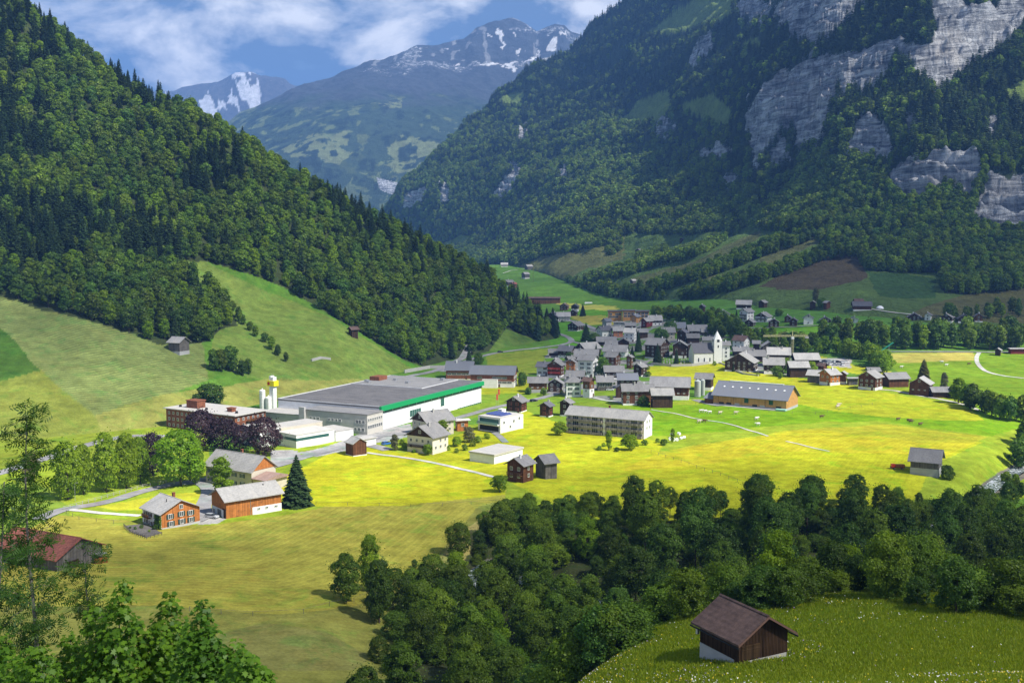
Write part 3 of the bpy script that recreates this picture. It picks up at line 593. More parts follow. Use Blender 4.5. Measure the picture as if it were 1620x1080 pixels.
def leafquads(rg, P, D, ls, rough=.55, asp=1.0):
    n = len(P); nn = D + rough * rg.normal(size=(n, 3)) + np.array([0, 0, .25]); nn /= np.linalg.norm(nn, axis=1)[:, None]
    t = np.cross(nn, rg.normal(size=(n, 3))); t /= np.linalg.norm(t, axis=1)[:, None]; b = np.cross(nn, t)
    s = ls * rg.uniform(.55, 1.35, n); V = np.empty((n, 4, 3))
    for i, (a, c) in enumerate(((-.5, -.1), (.05, -.5), (.55, .1), (-.1, .5))):
        V[:, i] = P + t * (s * a * asp * rg.uniform(.7, 1.3, n))[:, None] + b * (s * c * rg.uniform(.7, 1.3, n))[:, None]
    return V.reshape(-1, 3), np.arange(n * 4).reshape(n, 4)
def trunk_mesh(name, rg, H, base, LC, r, lean=.0, nb=9, bark=None):
    b = MB(); q = Vector((0, 0, -1.2)); k = 6; w = [Vector((rg.uniform(-1, 1) * lean * i, rg.uniform(-1, 1) * lean * i, H * .82 * i / k)) for i in range(k + 1)]; w[0] = q
    for i in range(k): b.tube(w[i], w[i + 1], r * (1 - .8 * i / k) * (1.25 if i == 0 else 1), r * (1 - .8 * (i + 1) / k), 7, cap=False)
    o = np.argsort(LC[:-2, 2])[:nb] if nb < len(LC) else range(len(LC) - 2)
    for i in o:
        c = Vector(LC[i, :3]); z = max(base * H * .5, c.z - H * .22); j = min(k - 1, int(z / (H * .82) * k)); f = z / (H * .82) * k - j; s = w[max(j, 0)].lerp(w[j + 1], min(1, f))
        mid = s.lerp(c, .55) + Vector((0, 0, -.04 * H)); b.tube(s, mid, r * .33, r * .2, 5, cap=False); b.tube(mid, c, r * .2, r * .07, 5, cap=False)
    return b.mesh(name, [bark or BARK], True)
def broad(seed, H, Wd, n, ls, nl, base=.22, lm='green', taper=1.0, lr=.27, lean=.05, bark=None, trunk=True, tr=None):
    rg = np.random.default_rng(seed); P, D, T, LC = crownpts(rg, H, Wd, n, base, nl, lr, taper=taper); V, F = leafquads(rg, P, D, ls)
    gp = np.sin(P[:, 0] * 1.25 + seed) * np.sin(P[:, 1] * 1.35 + seed * 2) * np.sin(P[:, 2] * 1.15) if n > 5000 else np.zeros(n)
    k = rg.random(n) < .16; V = V.reshape(n, 4, 3); V[k] += (D[k] * rg.exponential(.055 * Wd, k.sum())[:, None])[:, None]; V = V.reshape(-1, 3)
    t = np.clip(T * .5 + rg.uniform(0, .6, n), 0, 1); q = gp < .30; V = V.reshape(n, 4, 3)[q].reshape(-1, 3); F = F[:q.sum()]; t = t[q]; cm = bigmesh('crown', V, F, [LM[lm]], fattr=t, smooth=False)
    return cm, (trunk_mesh('trunk', rg, H, base, LC, tr or .02 * H, lean, bark=bark) if trunk else None)
def merged(cm, tm, name):
    "crown and trunk joined in one mesh, for trees too small in the photo to show parts"
    nv = len(cm.vertices); Vc = np.empty(nv * 3, np.float32); cm.vertices.foreach_get('co', Vc); m = bpy.data.meshes.new(name); Fs = [tuple(p.vertices) for p in cm.polygons]
    V = [tuple(v) for v in Vc.reshape(-1, 3)]; k = len(Fs); mi = [0] * k
    if tm:
        V += [tuple(v.co) for v in tm.vertices]; Fs += [tuple(i + nv for i in p.vertices) for p in tm.polygons]; mi += [1] * len(tm.polygons)
    m.from_pydata(V, [], Fs); m.materials.append(cm.materials[0]); m.materials.append(tm.materials[0] if tm else BARK); m.polygons.foreach_set('material_index', mi)
    ta = np.zeros(len(Fs), np.float32); q = np.empty(k, np.float32); cm.attributes['tint'].data.foreach_get('value', q); ta[:k] = q; a = m.attributes.new('tint', 'FLOAT', 'FACE'); a.data.foreach_set('value', ta); m.update(); return m
def conifer(seed, H, Wd, n, ls, base=.06, lm='spruce', pw=.85, trunk=True, tr=None, tiers=22):
    rg = np.random.default_rng(seed); t = rg.beta(1.0, 1.35, n); ti = np.round(t * tiers) / tiers; t = np.clip(ti + rg.normal(0, .006, n), 0, .995); a = rg.uniform(0, 2 * math.pi, n)
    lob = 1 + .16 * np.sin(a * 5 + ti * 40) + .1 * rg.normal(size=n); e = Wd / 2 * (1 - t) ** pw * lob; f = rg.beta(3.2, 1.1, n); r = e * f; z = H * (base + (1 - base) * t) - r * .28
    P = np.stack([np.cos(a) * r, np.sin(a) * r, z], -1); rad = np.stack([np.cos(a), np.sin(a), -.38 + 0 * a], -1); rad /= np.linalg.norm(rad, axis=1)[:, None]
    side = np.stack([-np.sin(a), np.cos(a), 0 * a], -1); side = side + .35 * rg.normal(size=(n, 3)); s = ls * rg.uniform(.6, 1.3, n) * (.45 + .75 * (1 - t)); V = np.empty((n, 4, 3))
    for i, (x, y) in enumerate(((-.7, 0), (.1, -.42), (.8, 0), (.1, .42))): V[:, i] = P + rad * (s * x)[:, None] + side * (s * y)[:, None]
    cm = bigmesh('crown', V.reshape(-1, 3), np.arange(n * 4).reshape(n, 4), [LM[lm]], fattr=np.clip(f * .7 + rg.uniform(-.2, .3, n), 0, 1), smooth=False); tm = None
    if trunk: tm = MB().tube((0, 0, -1), (0, 0, H * .96), tr or .015 * H, .02, 7, cap=False).mesh('trunk', [BARK], True)
    return cm, tm
# near trees keep crown and trunk as parts
NEAR = [broad(100 + i, 17, w, 17000, .42, nl, b, lm, tp, lr=.25) for i, (w, nl, b, lm, tp) in enumerate(((12, 18, .22, 'green', .85), (10.5, 17, .14, 'green', 1.0), (13, 20, .26, 'green', .8), (10, 15, .10, 'fresh', 1.1), (11.5, 18, .16, 'deep', .9), (9, 14, .08, 'green', 1.2), (12.5, 19, .2, 'green', 1.0)))]
BUSH = [broad(130 + i, 9, w, 9500, .32, 14, .06, lm, 1.1) for i, (w, lm) in enumerate(((7.5, 'green'), (6.5, 'deep'), (8, 'green')))]
TALL = [broad(140 + i, 24, 12.0, 16000, .45, 18, .42, lm, .8, tr=.3, lr=.25) for i, lm in enumerate(('deep', 'green', 'deep'))]
MID = [merged(*broad(160 + i, 16, w, 1500, 1.05, 16, .16, lm, 1.0, lr=.25), 'broadleaf_tree') for i, (w, lm) in enumerate(((9.5, 'green'), (8.5, 'fresh'), (10.5, 'deep'), (8, 'green'), (10, 'green'), (9, 'deep')))]
MIDF = [merged(*broad(166 + i, 14, w, 1500, .95, 15, .08, 'fresh', 1.1, lr=.25), 'broadleaf_tree') for i, w in enumerate((9, 11, 8))]
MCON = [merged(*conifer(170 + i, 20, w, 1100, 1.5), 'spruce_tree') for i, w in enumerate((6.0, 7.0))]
LM['far'] = leafmat('brightened hill leaves', (.06,.12,.02), (.22,.34,.05), .4, .35); LM['fars'] = leafmat('brightened hill spruce', (.022,.045,.022), (.085,.14,.055), .15, .35)  # lighter leaf copies: missing light on the dim right mountain put into the colour
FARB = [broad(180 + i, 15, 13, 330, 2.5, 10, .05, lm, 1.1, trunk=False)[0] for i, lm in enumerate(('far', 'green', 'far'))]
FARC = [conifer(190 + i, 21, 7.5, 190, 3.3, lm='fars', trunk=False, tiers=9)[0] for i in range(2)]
def tree(kind, protos, x, y, z, h, w=None, rz=None, label='', group=None, name=None, cat='tree', i=None):
    cm, tm = protos[random.randrange(len(protos)) if i is None else i]; H0 = max(v.co.z for v in cm.vertices) if 'H' not in cm else cm['H']; cm['H'] = H0
    s = h / H0; sw = s if w is None else w
    r = put(kind, None, loc=(x, y, z), rotz=random.uniform(0, 6.28) if rz is None else rz, sc=(sw, sw, s)); tag(r, label, cat, group)
    put('crown', cm, r)
    if tm: put('trunk', tm, r)
    return r
def simple(kind, protos, x, y, z, h, label, group, cat='tree', sw=None):
    m = random.choice(protos)
    if 'H' not in m: m['H'] = max(v.co.z for v in m.vertices)
    s = h / m['H']; q = s * random.uniform(.85, 1.2) if sw is None else sw
    return tag(put(kind, m, loc=(x, y, z - .3), rotz=random.uniform(0, 6.28), sc=(q, q, s)), label, cat, group)
# ------------------------------------------------------------- the wood along the stream in front
def ground_ok(x, y): return float(dseg(np.array(x), np.array(y), RIVER)) > 2.2
NW = 0; GWOOD = 'trees of the wood along the stream'
def woodtree(px, py, h, protos, label, grp=GWOOD, w=None, kind='broadleaf_tree'):
    "px,py: where the trunk meets the ground in the photo"
    x, y, z = hit(px, py, 1); return tree(kind, protos, x, y, z - .2, h, w, label=label, group=grp)
WP = [(640,960),(700,905),(745,850),(800,815),(900,800),(1000,808),(1100,815),(1250,815),(1400,812),(1530,800),(1620,812),(1700,820),(1700,985),(1500,975),(1300,955),(1150,972),(1060,990),(960,1030),(905,1090),(870,1150),(560,1150),(590,1060),(620,1010)]
def plant_wood():
    pts = []; tries = 0
    WPw = [hit(a, b, 1)[:2] for a, b in WP]; xs = [p[0] for p in WPw]; ys = [p[1] for p in WPw]
    rg = random.Random(5); n = 0
    while tries < 30000 and len(pts) < 192:
        tries += 1; x = rg.uniform(min(xs), max(xs)); y = rg.uniform(min(ys), max(ys))
        if not inpoly(np.array([x]), np.array([y]), WPw)[0]: continue
        if abs(x / y) > .52: continue
        if not ground_ok(x, y): continue
        if any((x - a) ** 2 + (y - b) ** 2 < 6.4 ** 2 for a, b in pts): continue
        pts.append((x, y))
    P0 = np.array([p[0] for p in pts]); P1 = np.array([p[1] for p in pts]); Zs = floor_z(P0, P1); E = dseg(P0, P1, WPw + WPw[:1])
    for (x, y), z, e in zip(pts, Zs, E):
        px, py = proj(x, y, z)
        lim = float(np.interp(px, [560, 640, 700, 760, 800, 850, 900, 1000, 1100, 1200, 1300, 1400, 1460, 1520, 1620], [905, 905, 850, 800, 785, 765, 758, 752, 765, 740, 748, 758, 778, 772, 765])) + rg.uniform(-8, 22)
        hmax = max(6, CAMZ - (lim - 376) / FPX * y - z)
        if px < 1000:   # left lobe: the tops must follow the outline in the photo
            h = rg.uniform(11, 15)
            if py < 860: h = rg.uniform(9, 12)
        elif y > 262: h = rg.uniform(17, 22)
        elif y > 225: h = rg.uniform(14, 19)
        else: h = rg.uniform(9, 12)
        near = e < 7 and y < 230 and px > 850
        h = min(h, hmax)
        if near: tree('broadleaf_tree', BUSH, x, y, z - .2, rg.uniform(6.5, 9.5), label='low leafy tree on the near edge of the stream wood above the flower meadow', group='edge trees above the flower meadow')
        elif y > 262 and px > 1000: tree('broadleaf_tree', TALL, x, y, z - .2, h, label='tall slim tree with a bare trunk at the sunny back of the stream wood', group='tall trees at the back of the stream wood')
        else: tree('broadleaf_tree', NEAR, x, y, z - .2, h, label='dark green broadleaf tree inside the dense stream wood', group=GWOOD)
    print('wood', len(pts))
plant_wood()
for px, py, h, lab in ((548,952,13,'left bright green tree of the small clump on the field edge'), (600,985,17,'large dark tree in the middle of the small clump on the field edge'), (585,935,16,'tree at the back of the small clump on the field edge'), (622,965,12,'right tree of the small clump beside the stream')):
    woodtree(px, py, h, NEAR, lab, 'small clump of trees on the field edge', w=.62)
b_ = hit(656, 898, 1); tree('shrub', BUSH, b_[0], b_[1], b_[2], 2.6, label='small round shrub alone on the dry slope', cat='shrub')
# ------------------------------------------------------------- single trees round the farm and the hotel
PARK = {'lime': broad(201, 20, 15, 9000, .62, 24, .22, 'lime', .9), 'fresh': broad(202, 20, 12, 9000, .6, 22, .10, 'fresh', 1.0), 'beech': broad(203, 18, 15, 9000, .6, 24, .14, 'beech', 1.0),
        'slim': broad(204, 13, 6, 4000, .5, 14, .12, 'fresh', 1.0, bark=BARKG), 'spruce': conifer(205, 20, 11, 7500, 1.35, .04, 'spruce', .8), 'gold': conifer(206, 18, 12, 5000, 1.4, .05, 'gold', .55), 'dry': broad(207, 13, 8, 4500, .5, 14, .12, 'dry', .9), 'round': broad(208, 9, 8, 4500, .5, 14, .05, 'deep', 1.0), 'small': broad(209, 7, 6, 2600, .45, 12, .2, 'fresh', 1.0)}
for px, py, hp, k, wf, lab in ((50,760,52,'dry',.9,'grey green pine beside the road at the far left'),(108,790,105,'fresh',.76,'leftmost of the bright leafy trees along the lane'),(132,782,92,'fresh',.7,'bright leafy tree second from the left along the lane'),(168,778,108,'fresh',.74,'tall bright leafy tree in the middle of the row along the lane'),(200,772,100,'fresh',.72,'bright leafy tree right of the middle of the row along the lane'),(222,765,85,'fresh',.7,'rightmost bright leafy tree beside the dark tree on the lane'),
    (242,752,80,'beech',.7,'slim copper leaved tree left of the lime green tree'),(286,768,106,'lime',.95,'big lime green tree above the farm lane'),(308,765,80,'fresh',.7,'green tree close behind the big lime green tree'),(318,712,76,'beech',.95,'copper beech in front of the brick hotel wall'),(352,712,60,'beech',1.2,'wide copper beech in front of the hotel balconies'),(384,714,50,'beech',.9,'low copper beech between the two biggest copper beeches'),(418,722,74,'beech',.98,'round copper beech standing alone beside the white factory annex'),
    (350,782,68,'slim',1.1,'slim birch like tree in front of the villa facade'),(470,800,84,'spruce',1.0,'large spruce at the right end of the orange wooden barn'),(333,640,40,'round',1.25,'dark round tree on the slope above the hotel'),
    (790,778,30,'small',1.0,'small lone tree in front of the pair of brown chalets'),(886,688,24,'small',1.1,'small green tree at the left corner of the long apartment house'),(963,712,36,'slim',.8,'slim bright tree in front of the long apartment house'),(995,712,28,'small',1.1,'grey green tree in the apartment house garden'),(1064,700,26,'slim',.7,'thin dark tree beside the white wrapped bales'),
    (640,712,14,'small',.9,'small tree left of the cream chalet'),(624,712,30,'dry',.9,'grey green tree between the white hut and the cream chalet'),(700,690,30,'slim',1.4,'leafy tree behind the cream chalet'),(742,700,30,'dry',1.25,'spreading garden tree left of the modern white villa'),(722,706,18,'small',1.1,'garden tree below the orange extension'),(677,720,20,'small',1.0,'garden tree in front of the cream chalet'),
    (1461,605,38,'gold',.78,'yellow green conifer behind the farm barn on the right'),(1493,618,34,'dry',.7,'tall hazy tree right of the yellow green conifer'),(1512,630,26,'round',1.2,'dark tree at the right end of the farm'),(1498,758,28,'round',1.0,'dark bush at the right gable of the lone stone barn'),
    (1290,478,26,'dry',.8,'bare looking tree alone on the high pasture'),(1300,486,18,'round',1.1,'round tree between two small barns on the high pasture'),
    (1040,576,34,'spruce',.75,'wide spruce in front of the big dark chalet'),(1070,576,26,'spruce',.6,'narrow spruce beside the cemetery'),(1010,556,34,'spruce',.6,'tall spruce in the middle of the village'),(1000,572,26,'spruce',.7,'spruce left of the parked cars by the cemetery'),(927,540,30,'spruce',.95,'big dark spruce above the village entrance'),(940,545,22,'round',1.2,'dark broadleaf tree next to the big spruce above the village entrance'),
    (954,596,36,'round',.75,'dark tree right of the tall white block'),(943,562,20,'spruce',.5,'small spruce on the roofs behind the tall white block'),(901,572,18,'round',1.0,'dark tree left of the tall white block'),(922,500,20,'spruce',.85,'dark spruce beside the upper hamlet'),(865,500,14,'spruce',.9,'left spruce of the upper hamlet'),(874,498,12,'spruce',.7,'right spruce of the upper hamlet'),(1045,545,30,'round',1.1,'dark tree behind the big dark chalet'),(1060,530,26,'round',1.2,'broad dark tree above the village roofs'),
    (1116,545,22,'spruce',.6,'small spruce behind the church nave'),(1232,500,14,'round',1.2,'left bush of the pair on the upper pasture'),(1165,508,20,'spruce',.5,'thin spruce left of the upper white house'),(1160,588,14,'spruce',.6,'small spruce in front of the broad dark chalet'),(742,572,24,'spruce',.7,'dark spruce left of the school roofs'),(757,576,22,'round',.9,'dark tree behind the school roofs'),(826,610,26,'round',.75,'dark tree at the right end of the school'),
    (836,624,14,'round',1.0,'bush in the meadow behind the school'),(860,626,14,'small',1.0,'small tree in the meadow left of the white house'),(1019,642,20,'round',1.2,'round tree in front of the brown annex'),(1106,512,18,'round',.9,'dark tree covering the small chalet above the wood'),
    (1242,590,26,'small',1.0,'garden tree between the two sunny barn roofs'),(1283,590,20,'small',1.2,'olive garden tree beside the small brown shed'),(1230,595,20,'round',1.3,'dark garden shrubs below the sunny barn roof')):
    if py < 700 and px > 830 or px > 690 and py < 640: pass
    x, y, z = hit(px, py); h = hp / (FPX / y); tree('spruce_tree' if k == 'spruce' else ('copper_beech' if k == 'beech' else ('conifer_tree' if k == 'gold' else ('shrub' if hp < 15 and k == 'round' else 'broadleaf_tree'))), [PARK[k]], x, y, z - .1, h, w=h / PARK[k][0].get('H', {'lime':20,'fresh':20,'beech':18,'slim':13,'spruce':20,'gold':18,'dry':13,'round':9,'small':7}[k]) * wf, label=lab, cat='shrub' if hp < 15 and k == 'round' else 'tree')
# ------------------------------------------------------------- tree bands that can be told apart: sunny row behind the village, river wood on the right
MASS = []
def band(line, spacing, h0, h1, protos, label, group, jit=1.5, kind='broadleaf_tree', rows=1, mass=False):
    P = [hit(a, b) for a, b in line]; k = 0
    for (x0, y0, _), (x1, y1, _) in zip(P[:-1], P[1:]):
        d = math.hypot(x1 - x0, y1 - y0); n = max(1, int(d / spacing))
        for i in range(n):
            for r in range(rows):
                t = (i + random.random() * .6) / n; x = x0 + (x1 - x0) * t + random.uniform(-jit, jit); y = y0 + (y1 - y0) * t + random.uniform(-jit, jit) + r * spacing * .9
                z = float(terrain(np.array(x), np.array(y)))
                if mass: MASS.append((x, y, z, random.uniform(h0, h1))); continue
                simple(kind, protos, x, y, z, random.uniform(h0, h1), label, group); k += 1
    return k
nb = 0
nb += band([(1262,556),(1300,560),(1345,564),(1385,575),(1405,592)], 8, 8, 15, MIDF, 'sunny green tree in the row between the village car park and the fields', 'sunny trees behind the village', 3, rows=2)
nb += band([(1300,549),(1400,551),(1500,552),(1640,552)], 9, 15, 21, MID, 'tall dark tree in the wood along the river road on the right', 'river wood on the right', 3, rows=3, mass=True)
nb += band([(1515,640),(1560,655),(1600,668),(1660,672)], 7, 10, 15, MID, 'dark tree in the row where the right meadow drops to the river', 'trees below the right meadow', 3, rows=2)
nb += band([(1612,745),(1640,700)], 8, 12, 20, MID, 'tree by the stream at the right edge of the view', 'trees at the right end of the stream', 2)
nb += band([(1590,765),(1620,790)], 5, 5, 7, MID, 'small tree by the white water at the right end of the stream', 'trees at the right end of the stream', 1)
nb += band([(370,490),(400,530),(440,560),(460,578)], 8, 6, 9, MID, 'low tree in the hedge running down the left meadow', 'hedge on the left meadow', 2)
nb += band([(330,590),(345,585),(380,590),(400,600)], 5, 9, 15, MID, 'dark tree of the copse in the middle of the left slope', 'copse on the left slope', 4, rows=2)
nb += band([(1500,508),(1560,505),(1600,500),(1640,500)], 9, 9, 14, MID, 'dark tree behind the upper right chalets', 'trees behind the upper right chalets', 4, rows=2, mass=True)
nb += band([(1130,530),(1190,545),(1240,548)], 9, 9, 13, MID, 'green tree in the thicket between the church and the crane', 'thicket behind the church', 4, rows=3, mass=True)
band([(1040,505),(1080,508),(1130,516),(1180,530)], 9, 9, 14, MID, '', '', 4, rows=3, mass=True); band([(1225,560),(1260,556),(1300,550)], 9, 9, 14, MID, '', '', 4, rows=3, mass=True)
print('bands', nb)
# ------------------------------------------------------------- forest: the nearest as single trees, the rest as one wooded mass
def gn_scatter(name, mesh, protos, label, cat_kind='stuff', chance=None):
    "mesh: one vertex per tree with the attributes scl, rot, idx"
    pc = bpy.data.collections.new(name + ' kinds')
    for i, m in enumerate(protos):
        o = bpy.data.objects.new('%s kind %02d' % (name, i), m); pc.objects.link(o)
    ng = bpy.data.node_groups.new(name, 'GeometryNodeTree'); ng.interface.new_socket('Geometry', in_out='INPUT', socket_type='NodeSocketGeometry'); ng.interface.new_socket('Geometry', in_out='OUTPUT', socket_type='NodeSocketGeometry')
    N = ng.nodes.new; L = ng.links.new; gi = N('NodeGroupInput'); go = N('NodeGroupOutput'); ci = N('GeometryNodeCollectionInfo'); ci.inputs[0].default_value = pc; ci.inputs[1].default_value = True; ci.inputs[2].default_value = True
    ip = N('GeometryNodeInstanceOnPoints'); ip.inputs['Pick Instance'].default_value = True
    def at(n, t):
        a = N('GeometryNodeInputNamedAttribute'); a.data_type = t; a.inputs[0].default_value = n; return a.outputs[0]
    L(gi.outputs[0], ip.inputs['Points']); L(ci.outputs[0], ip.inputs['Instance']); L(at('idx', 'INT'), ip.inputs['Instance Index'])
    cr = N('ShaderNodeCombineXYZ'); L(at('rot', 'FLOAT'), cr.inputs[2]); er = N('FunctionNodeEulerToRotation'); L(cr.outputs[0], er.inputs[0]); L(er.outputs[0], ip.inputs['Rotation'])
    L(at('scl', 'FLOAT_VECTOR'), ip.inputs['Scale']); L(ip.outputs[0], go.inputs[0])
    o = put(name, mesh); md = o.modifiers.new('trees', 'NODES'); md.node_group = ng; tag(o, label, None, kind='stuff'); return o
def pmesh(name, P, sc, rot, idx):
    m = bpy.data.meshes.new(name); m.vertices.add(len(P)); m.vertices.foreach_set('co', np.asarray(P, np.float32).ravel())
    for k, t, v in (('scl', 'FLOAT_VECTOR', sc), ('rot', 'FLOAT', rot), ('idx', 'INT', idx)):
        a = m.attributes.new(k, t, 'POINT'); a.data.foreach_set('vector' if t == 'FLOAT_VECTOR' else 'value', np.ravel(v).astype(np.int32 if t == 'INT' else np.float32))
    m.update(); return m
def forests():
    rg = np.random.default_rng(11)
    # left hillside
    n = 34000; u = rg.uniform(-.60, .1, n); Y = rg.uniform(430, 1120, n); keep = rg.random(n) < Y / 1120; u, Y = u[keep], Y[keep]; X = u * Y; Z = LH(X, Y); F = floor_z(X, Y)
    px, py = proj(X, Y, Z); ok = (Z > F + 1) & ~anyin(px, py, LNOT) & (py > -250) & (px > -160)
    X, Y, Z, px, py = X[ok], Y[ok], Z[ok], px[ok], py[ok]
    # thin out to a natural spacing with a hash grid
    cell = {}; keep = []
    for i in range(len(X)):
        a, b = int(X[i] // 5.2), int(Y[i] // 5.2)
        if any((X[i] - X[j]) ** 2 + (Y[i] - Y[j]) ** 2 < 25.5 for p in (a - 1, a, a + 1) for q in (b - 1, b, b + 1) for j in cell.get((p, q), ())): continue
        cell.setdefault((a, b), []).append(i); keep.append(i)
    k = np.array(keep); X, Y, Z, px, py = X[k], Y[k], Z[k], px[k], py[k]
    con = (fbm(X, Y, 60, 2, 33) > .42) & (rg.random(len(X)) < .75) | (rg.random(len(X)) < .03); con |= (px < 100) & (py < 110) & (rg.random(len(X)) < .5)
    con |= (fbm(X, Y, 40, 2, 34) > .1) & (px > 300) & (py < 60 + (px - 60) * .62) & (rg.random(len(X)) < .28)
    vis = (px > -10) & (px < 900); order = np.argsort(np.where(vis, Y, 1e6)); nI = max(0, 298 - BL_DONE()); b = order[~con[order]][:nI]; c = order[con[order]][:90]
    single = np.zeros(len(X), bool); single[b] = True; single[c] = True
    for i in np.where(single)[0]:
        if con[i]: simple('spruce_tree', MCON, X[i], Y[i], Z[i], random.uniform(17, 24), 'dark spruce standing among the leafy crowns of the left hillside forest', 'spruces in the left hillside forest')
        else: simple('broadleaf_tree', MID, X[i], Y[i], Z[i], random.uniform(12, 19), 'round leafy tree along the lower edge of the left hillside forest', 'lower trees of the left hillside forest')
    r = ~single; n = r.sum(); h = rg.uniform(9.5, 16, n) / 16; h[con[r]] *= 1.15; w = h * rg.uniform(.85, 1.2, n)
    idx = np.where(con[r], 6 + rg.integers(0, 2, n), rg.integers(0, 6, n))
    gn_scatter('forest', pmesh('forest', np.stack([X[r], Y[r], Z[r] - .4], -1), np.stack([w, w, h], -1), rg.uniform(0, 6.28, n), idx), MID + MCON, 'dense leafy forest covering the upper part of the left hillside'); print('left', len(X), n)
    # right mountainside, plus the hedgerows and the thickets on its lower slopes
    n = 320000; u = rg.uniform(-.13, .60, n); Y = np.exp(rg.uniform(math.log(880), math.log(4150), n)); X = u * Y
    keep = rg.random(n) < np.minimum(1, (Y / 2600) ** .6); X, Y = X[keep], Y[keep]; Z = RM(X, Y); px, py = proj(X, Y, Z); F = floor_z(X, Y)
    jx = px + fbm(X, Y, 50, 5, 95) * 13; jy = py + fbm(X, Y, 50, 5, 96) * 13
    meadow = anyin(px, py, MEADS); rock = anyin(jx, jy, ROCKS)
    hedge = [([(930,446),(1060,412),(1110,398),(1150,372),(1200,350)], 5), ([(1000,470),(1100,440),(1190,405),(1240,388),(1300,372)], 6.5), ([(1080,474),(1170,452),(1240,430),(1300,405),(1360,398)], 6), ([(820,470),(900,455),(960,462),(1010,478)], 9), ([(1010,470),(1050,490),(1090,500)], 12), ([(1010,412),(1050,400)], 2.5), ([(965,398),(985,388)], 6), ([(1100,507),(1180,500)],5)]
    hd = np.zeros(len(X), bool)
    for l, w in hedge: hd |= dseg(px, py, l) < w * (1 + .35 * fbm(X, Y, 30, 2, 77))
    ok = (Z > F + .5) & (py > -160) & (px > 560) & (px < 1800) & ((~meadow & ~rock) | hd) | hd & (Z > F - 3)
    ok &= ~(meadow & ~hd); th = fbm(X, Y, 140, 3, 66); ok &= (rg.random(len(X)) < .97) & ~(rock & (fbm(X, Y, 35, 3, 68) < .36))
    ok &= ~((th > .33) & (Y > 1500) & (rg.random(len(X)) < .6))
    X, Y, Z, px, py, hd = X[ok], Y[ok], Z[ok], px[ok], py[ok], hd[ok]; Z = np.maximum(Z, floor_z(X, Y))
    cell = set(); keep = []
    for i in range(len(X)):
        g = 7.0 if Y[i] < 1700 else 8.6; a = (int(X[i] // g), int(Y[i] // g), g)
        if a in cell: continue
        cell.add(a); keep.append(i)
    k = np.array(keep); X, Y, Z, px, py, hd = X[k], Y[k], Z[k], px[k], py[k], hd[k]; n = len(X)
    pc = sm(330, 130, py + fbm(X, Y, 220, 3, 67) * 130 + (px > 1150) * -40) * .85; con = (rg.random(n) < pc) & ~hd
    h = rg.uniform(.7, 1.15, n); h[hd] *= .85; w = h * rg.uniform(.85, 1.15, n) ; idx = np.where(con, 3 + rg.integers(0, 2, n), rg.integers(0, 3, n)); near = (Y < 1500) & ~con; idx[near] = 5 + rg.integers(0, 6, near.sum())
    print('right', n)
    Mx = np.array(MASS); P = np.concatenate([np.stack([X, Y, Z - 1], -1), Mx[:, :3] - [0, 0, .4]]); hm = Mx[:, 3] / 16; wm = hm * rg.uniform(.75, 1.1, len(hm)); SC = np.concatenate([np.stack([w, w, h], -1), np.stack([wm, wm, hm], -1)]); idx = np.concatenate([idx, 5 + rg.integers(0, 6, len(hm))])
    gn_scatter('woodland', pmesh('woodland', P, SC, rg.uniform(0, 6.28, len(P)), idx), FARB + FARC + MID, 'far leafy and spruce woods on the right mountainside with hedgerows below')
def BL_DONE(): return sum(1 for o in S.objects if o.name.startswith('broadleaf_tree'))
def undergrowth():
    rg = np.random.default_rng(71); WPw = [hit(a, b, 1)[:2] for a, b in WP]; xs = [p[0] for p in WPw]; ys = [p[1] for p in WPw]; n = 2600; X = rg.uniform(min(xs), max(xs), n); Y = rg.uniform(min(ys), max(ys), n)
    ok = inpoly(X, Y, WPw) & (dseg(X, Y, RIVER) > 2.8); X, Y = X[ok][:680], Y[ok][:680]; n = len(X); Z = floor_z(X, Y); s = rg.uniform(.35, .72, n); w = s * rg.uniform(.9, 1.5, n)
    ux = rg.uniform(.015, .105, 60); uy = rg.uniform(128, 205, 60); X = np.concatenate([X, ux * uy]); Y = np.concatenate([Y, uy]); s = np.concatenate([s, rg.uniform(.5, .9, 60)]); w = np.concatenate([w, rg.uniform(.6, 1.1, 60)]); Z = floor_z(X, Y); n = len(X)
    pm = [merged(a, b, 'bush') for a, b in BUSH]; gn_scatter('undergrowth', pmesh('undergrowth', np.stack([X, Y, Z - .4], -1), np.stack([w, w, s], -1), rg.uniform(0, 6.28, n), rg.integers(0, 3, n)), pm, 'low bushes filling the gaps of the stream wood'); print('under', n)
forests(); undergrowth()
RID = [(232,128,32,'b'),(245,133,28,'b'),(256,137,24,'b'),(267,136,28,'c'),(290,150,32,'c'),(100,60,30,'b'),(140,78,38,'c'),(152,90,28,'b'),(198,96,22,'b')]
for px, py, hp, k in RID:
    x, y, z = hit(px, py, 2); h = min(26, hp / (FPX / y))
    if k == 'c': simple('spruce_tree', MCON, x, y, z, h, 'lone spruce standing up from the skyline of the left ridge', 'skyline spruces of the left ridge')
    else: simple('broadleaf_tree', MID, x, y, z, h, 'leafy tree standing up from the skyline of the left ridge', 'skyline trees of the left ridge')
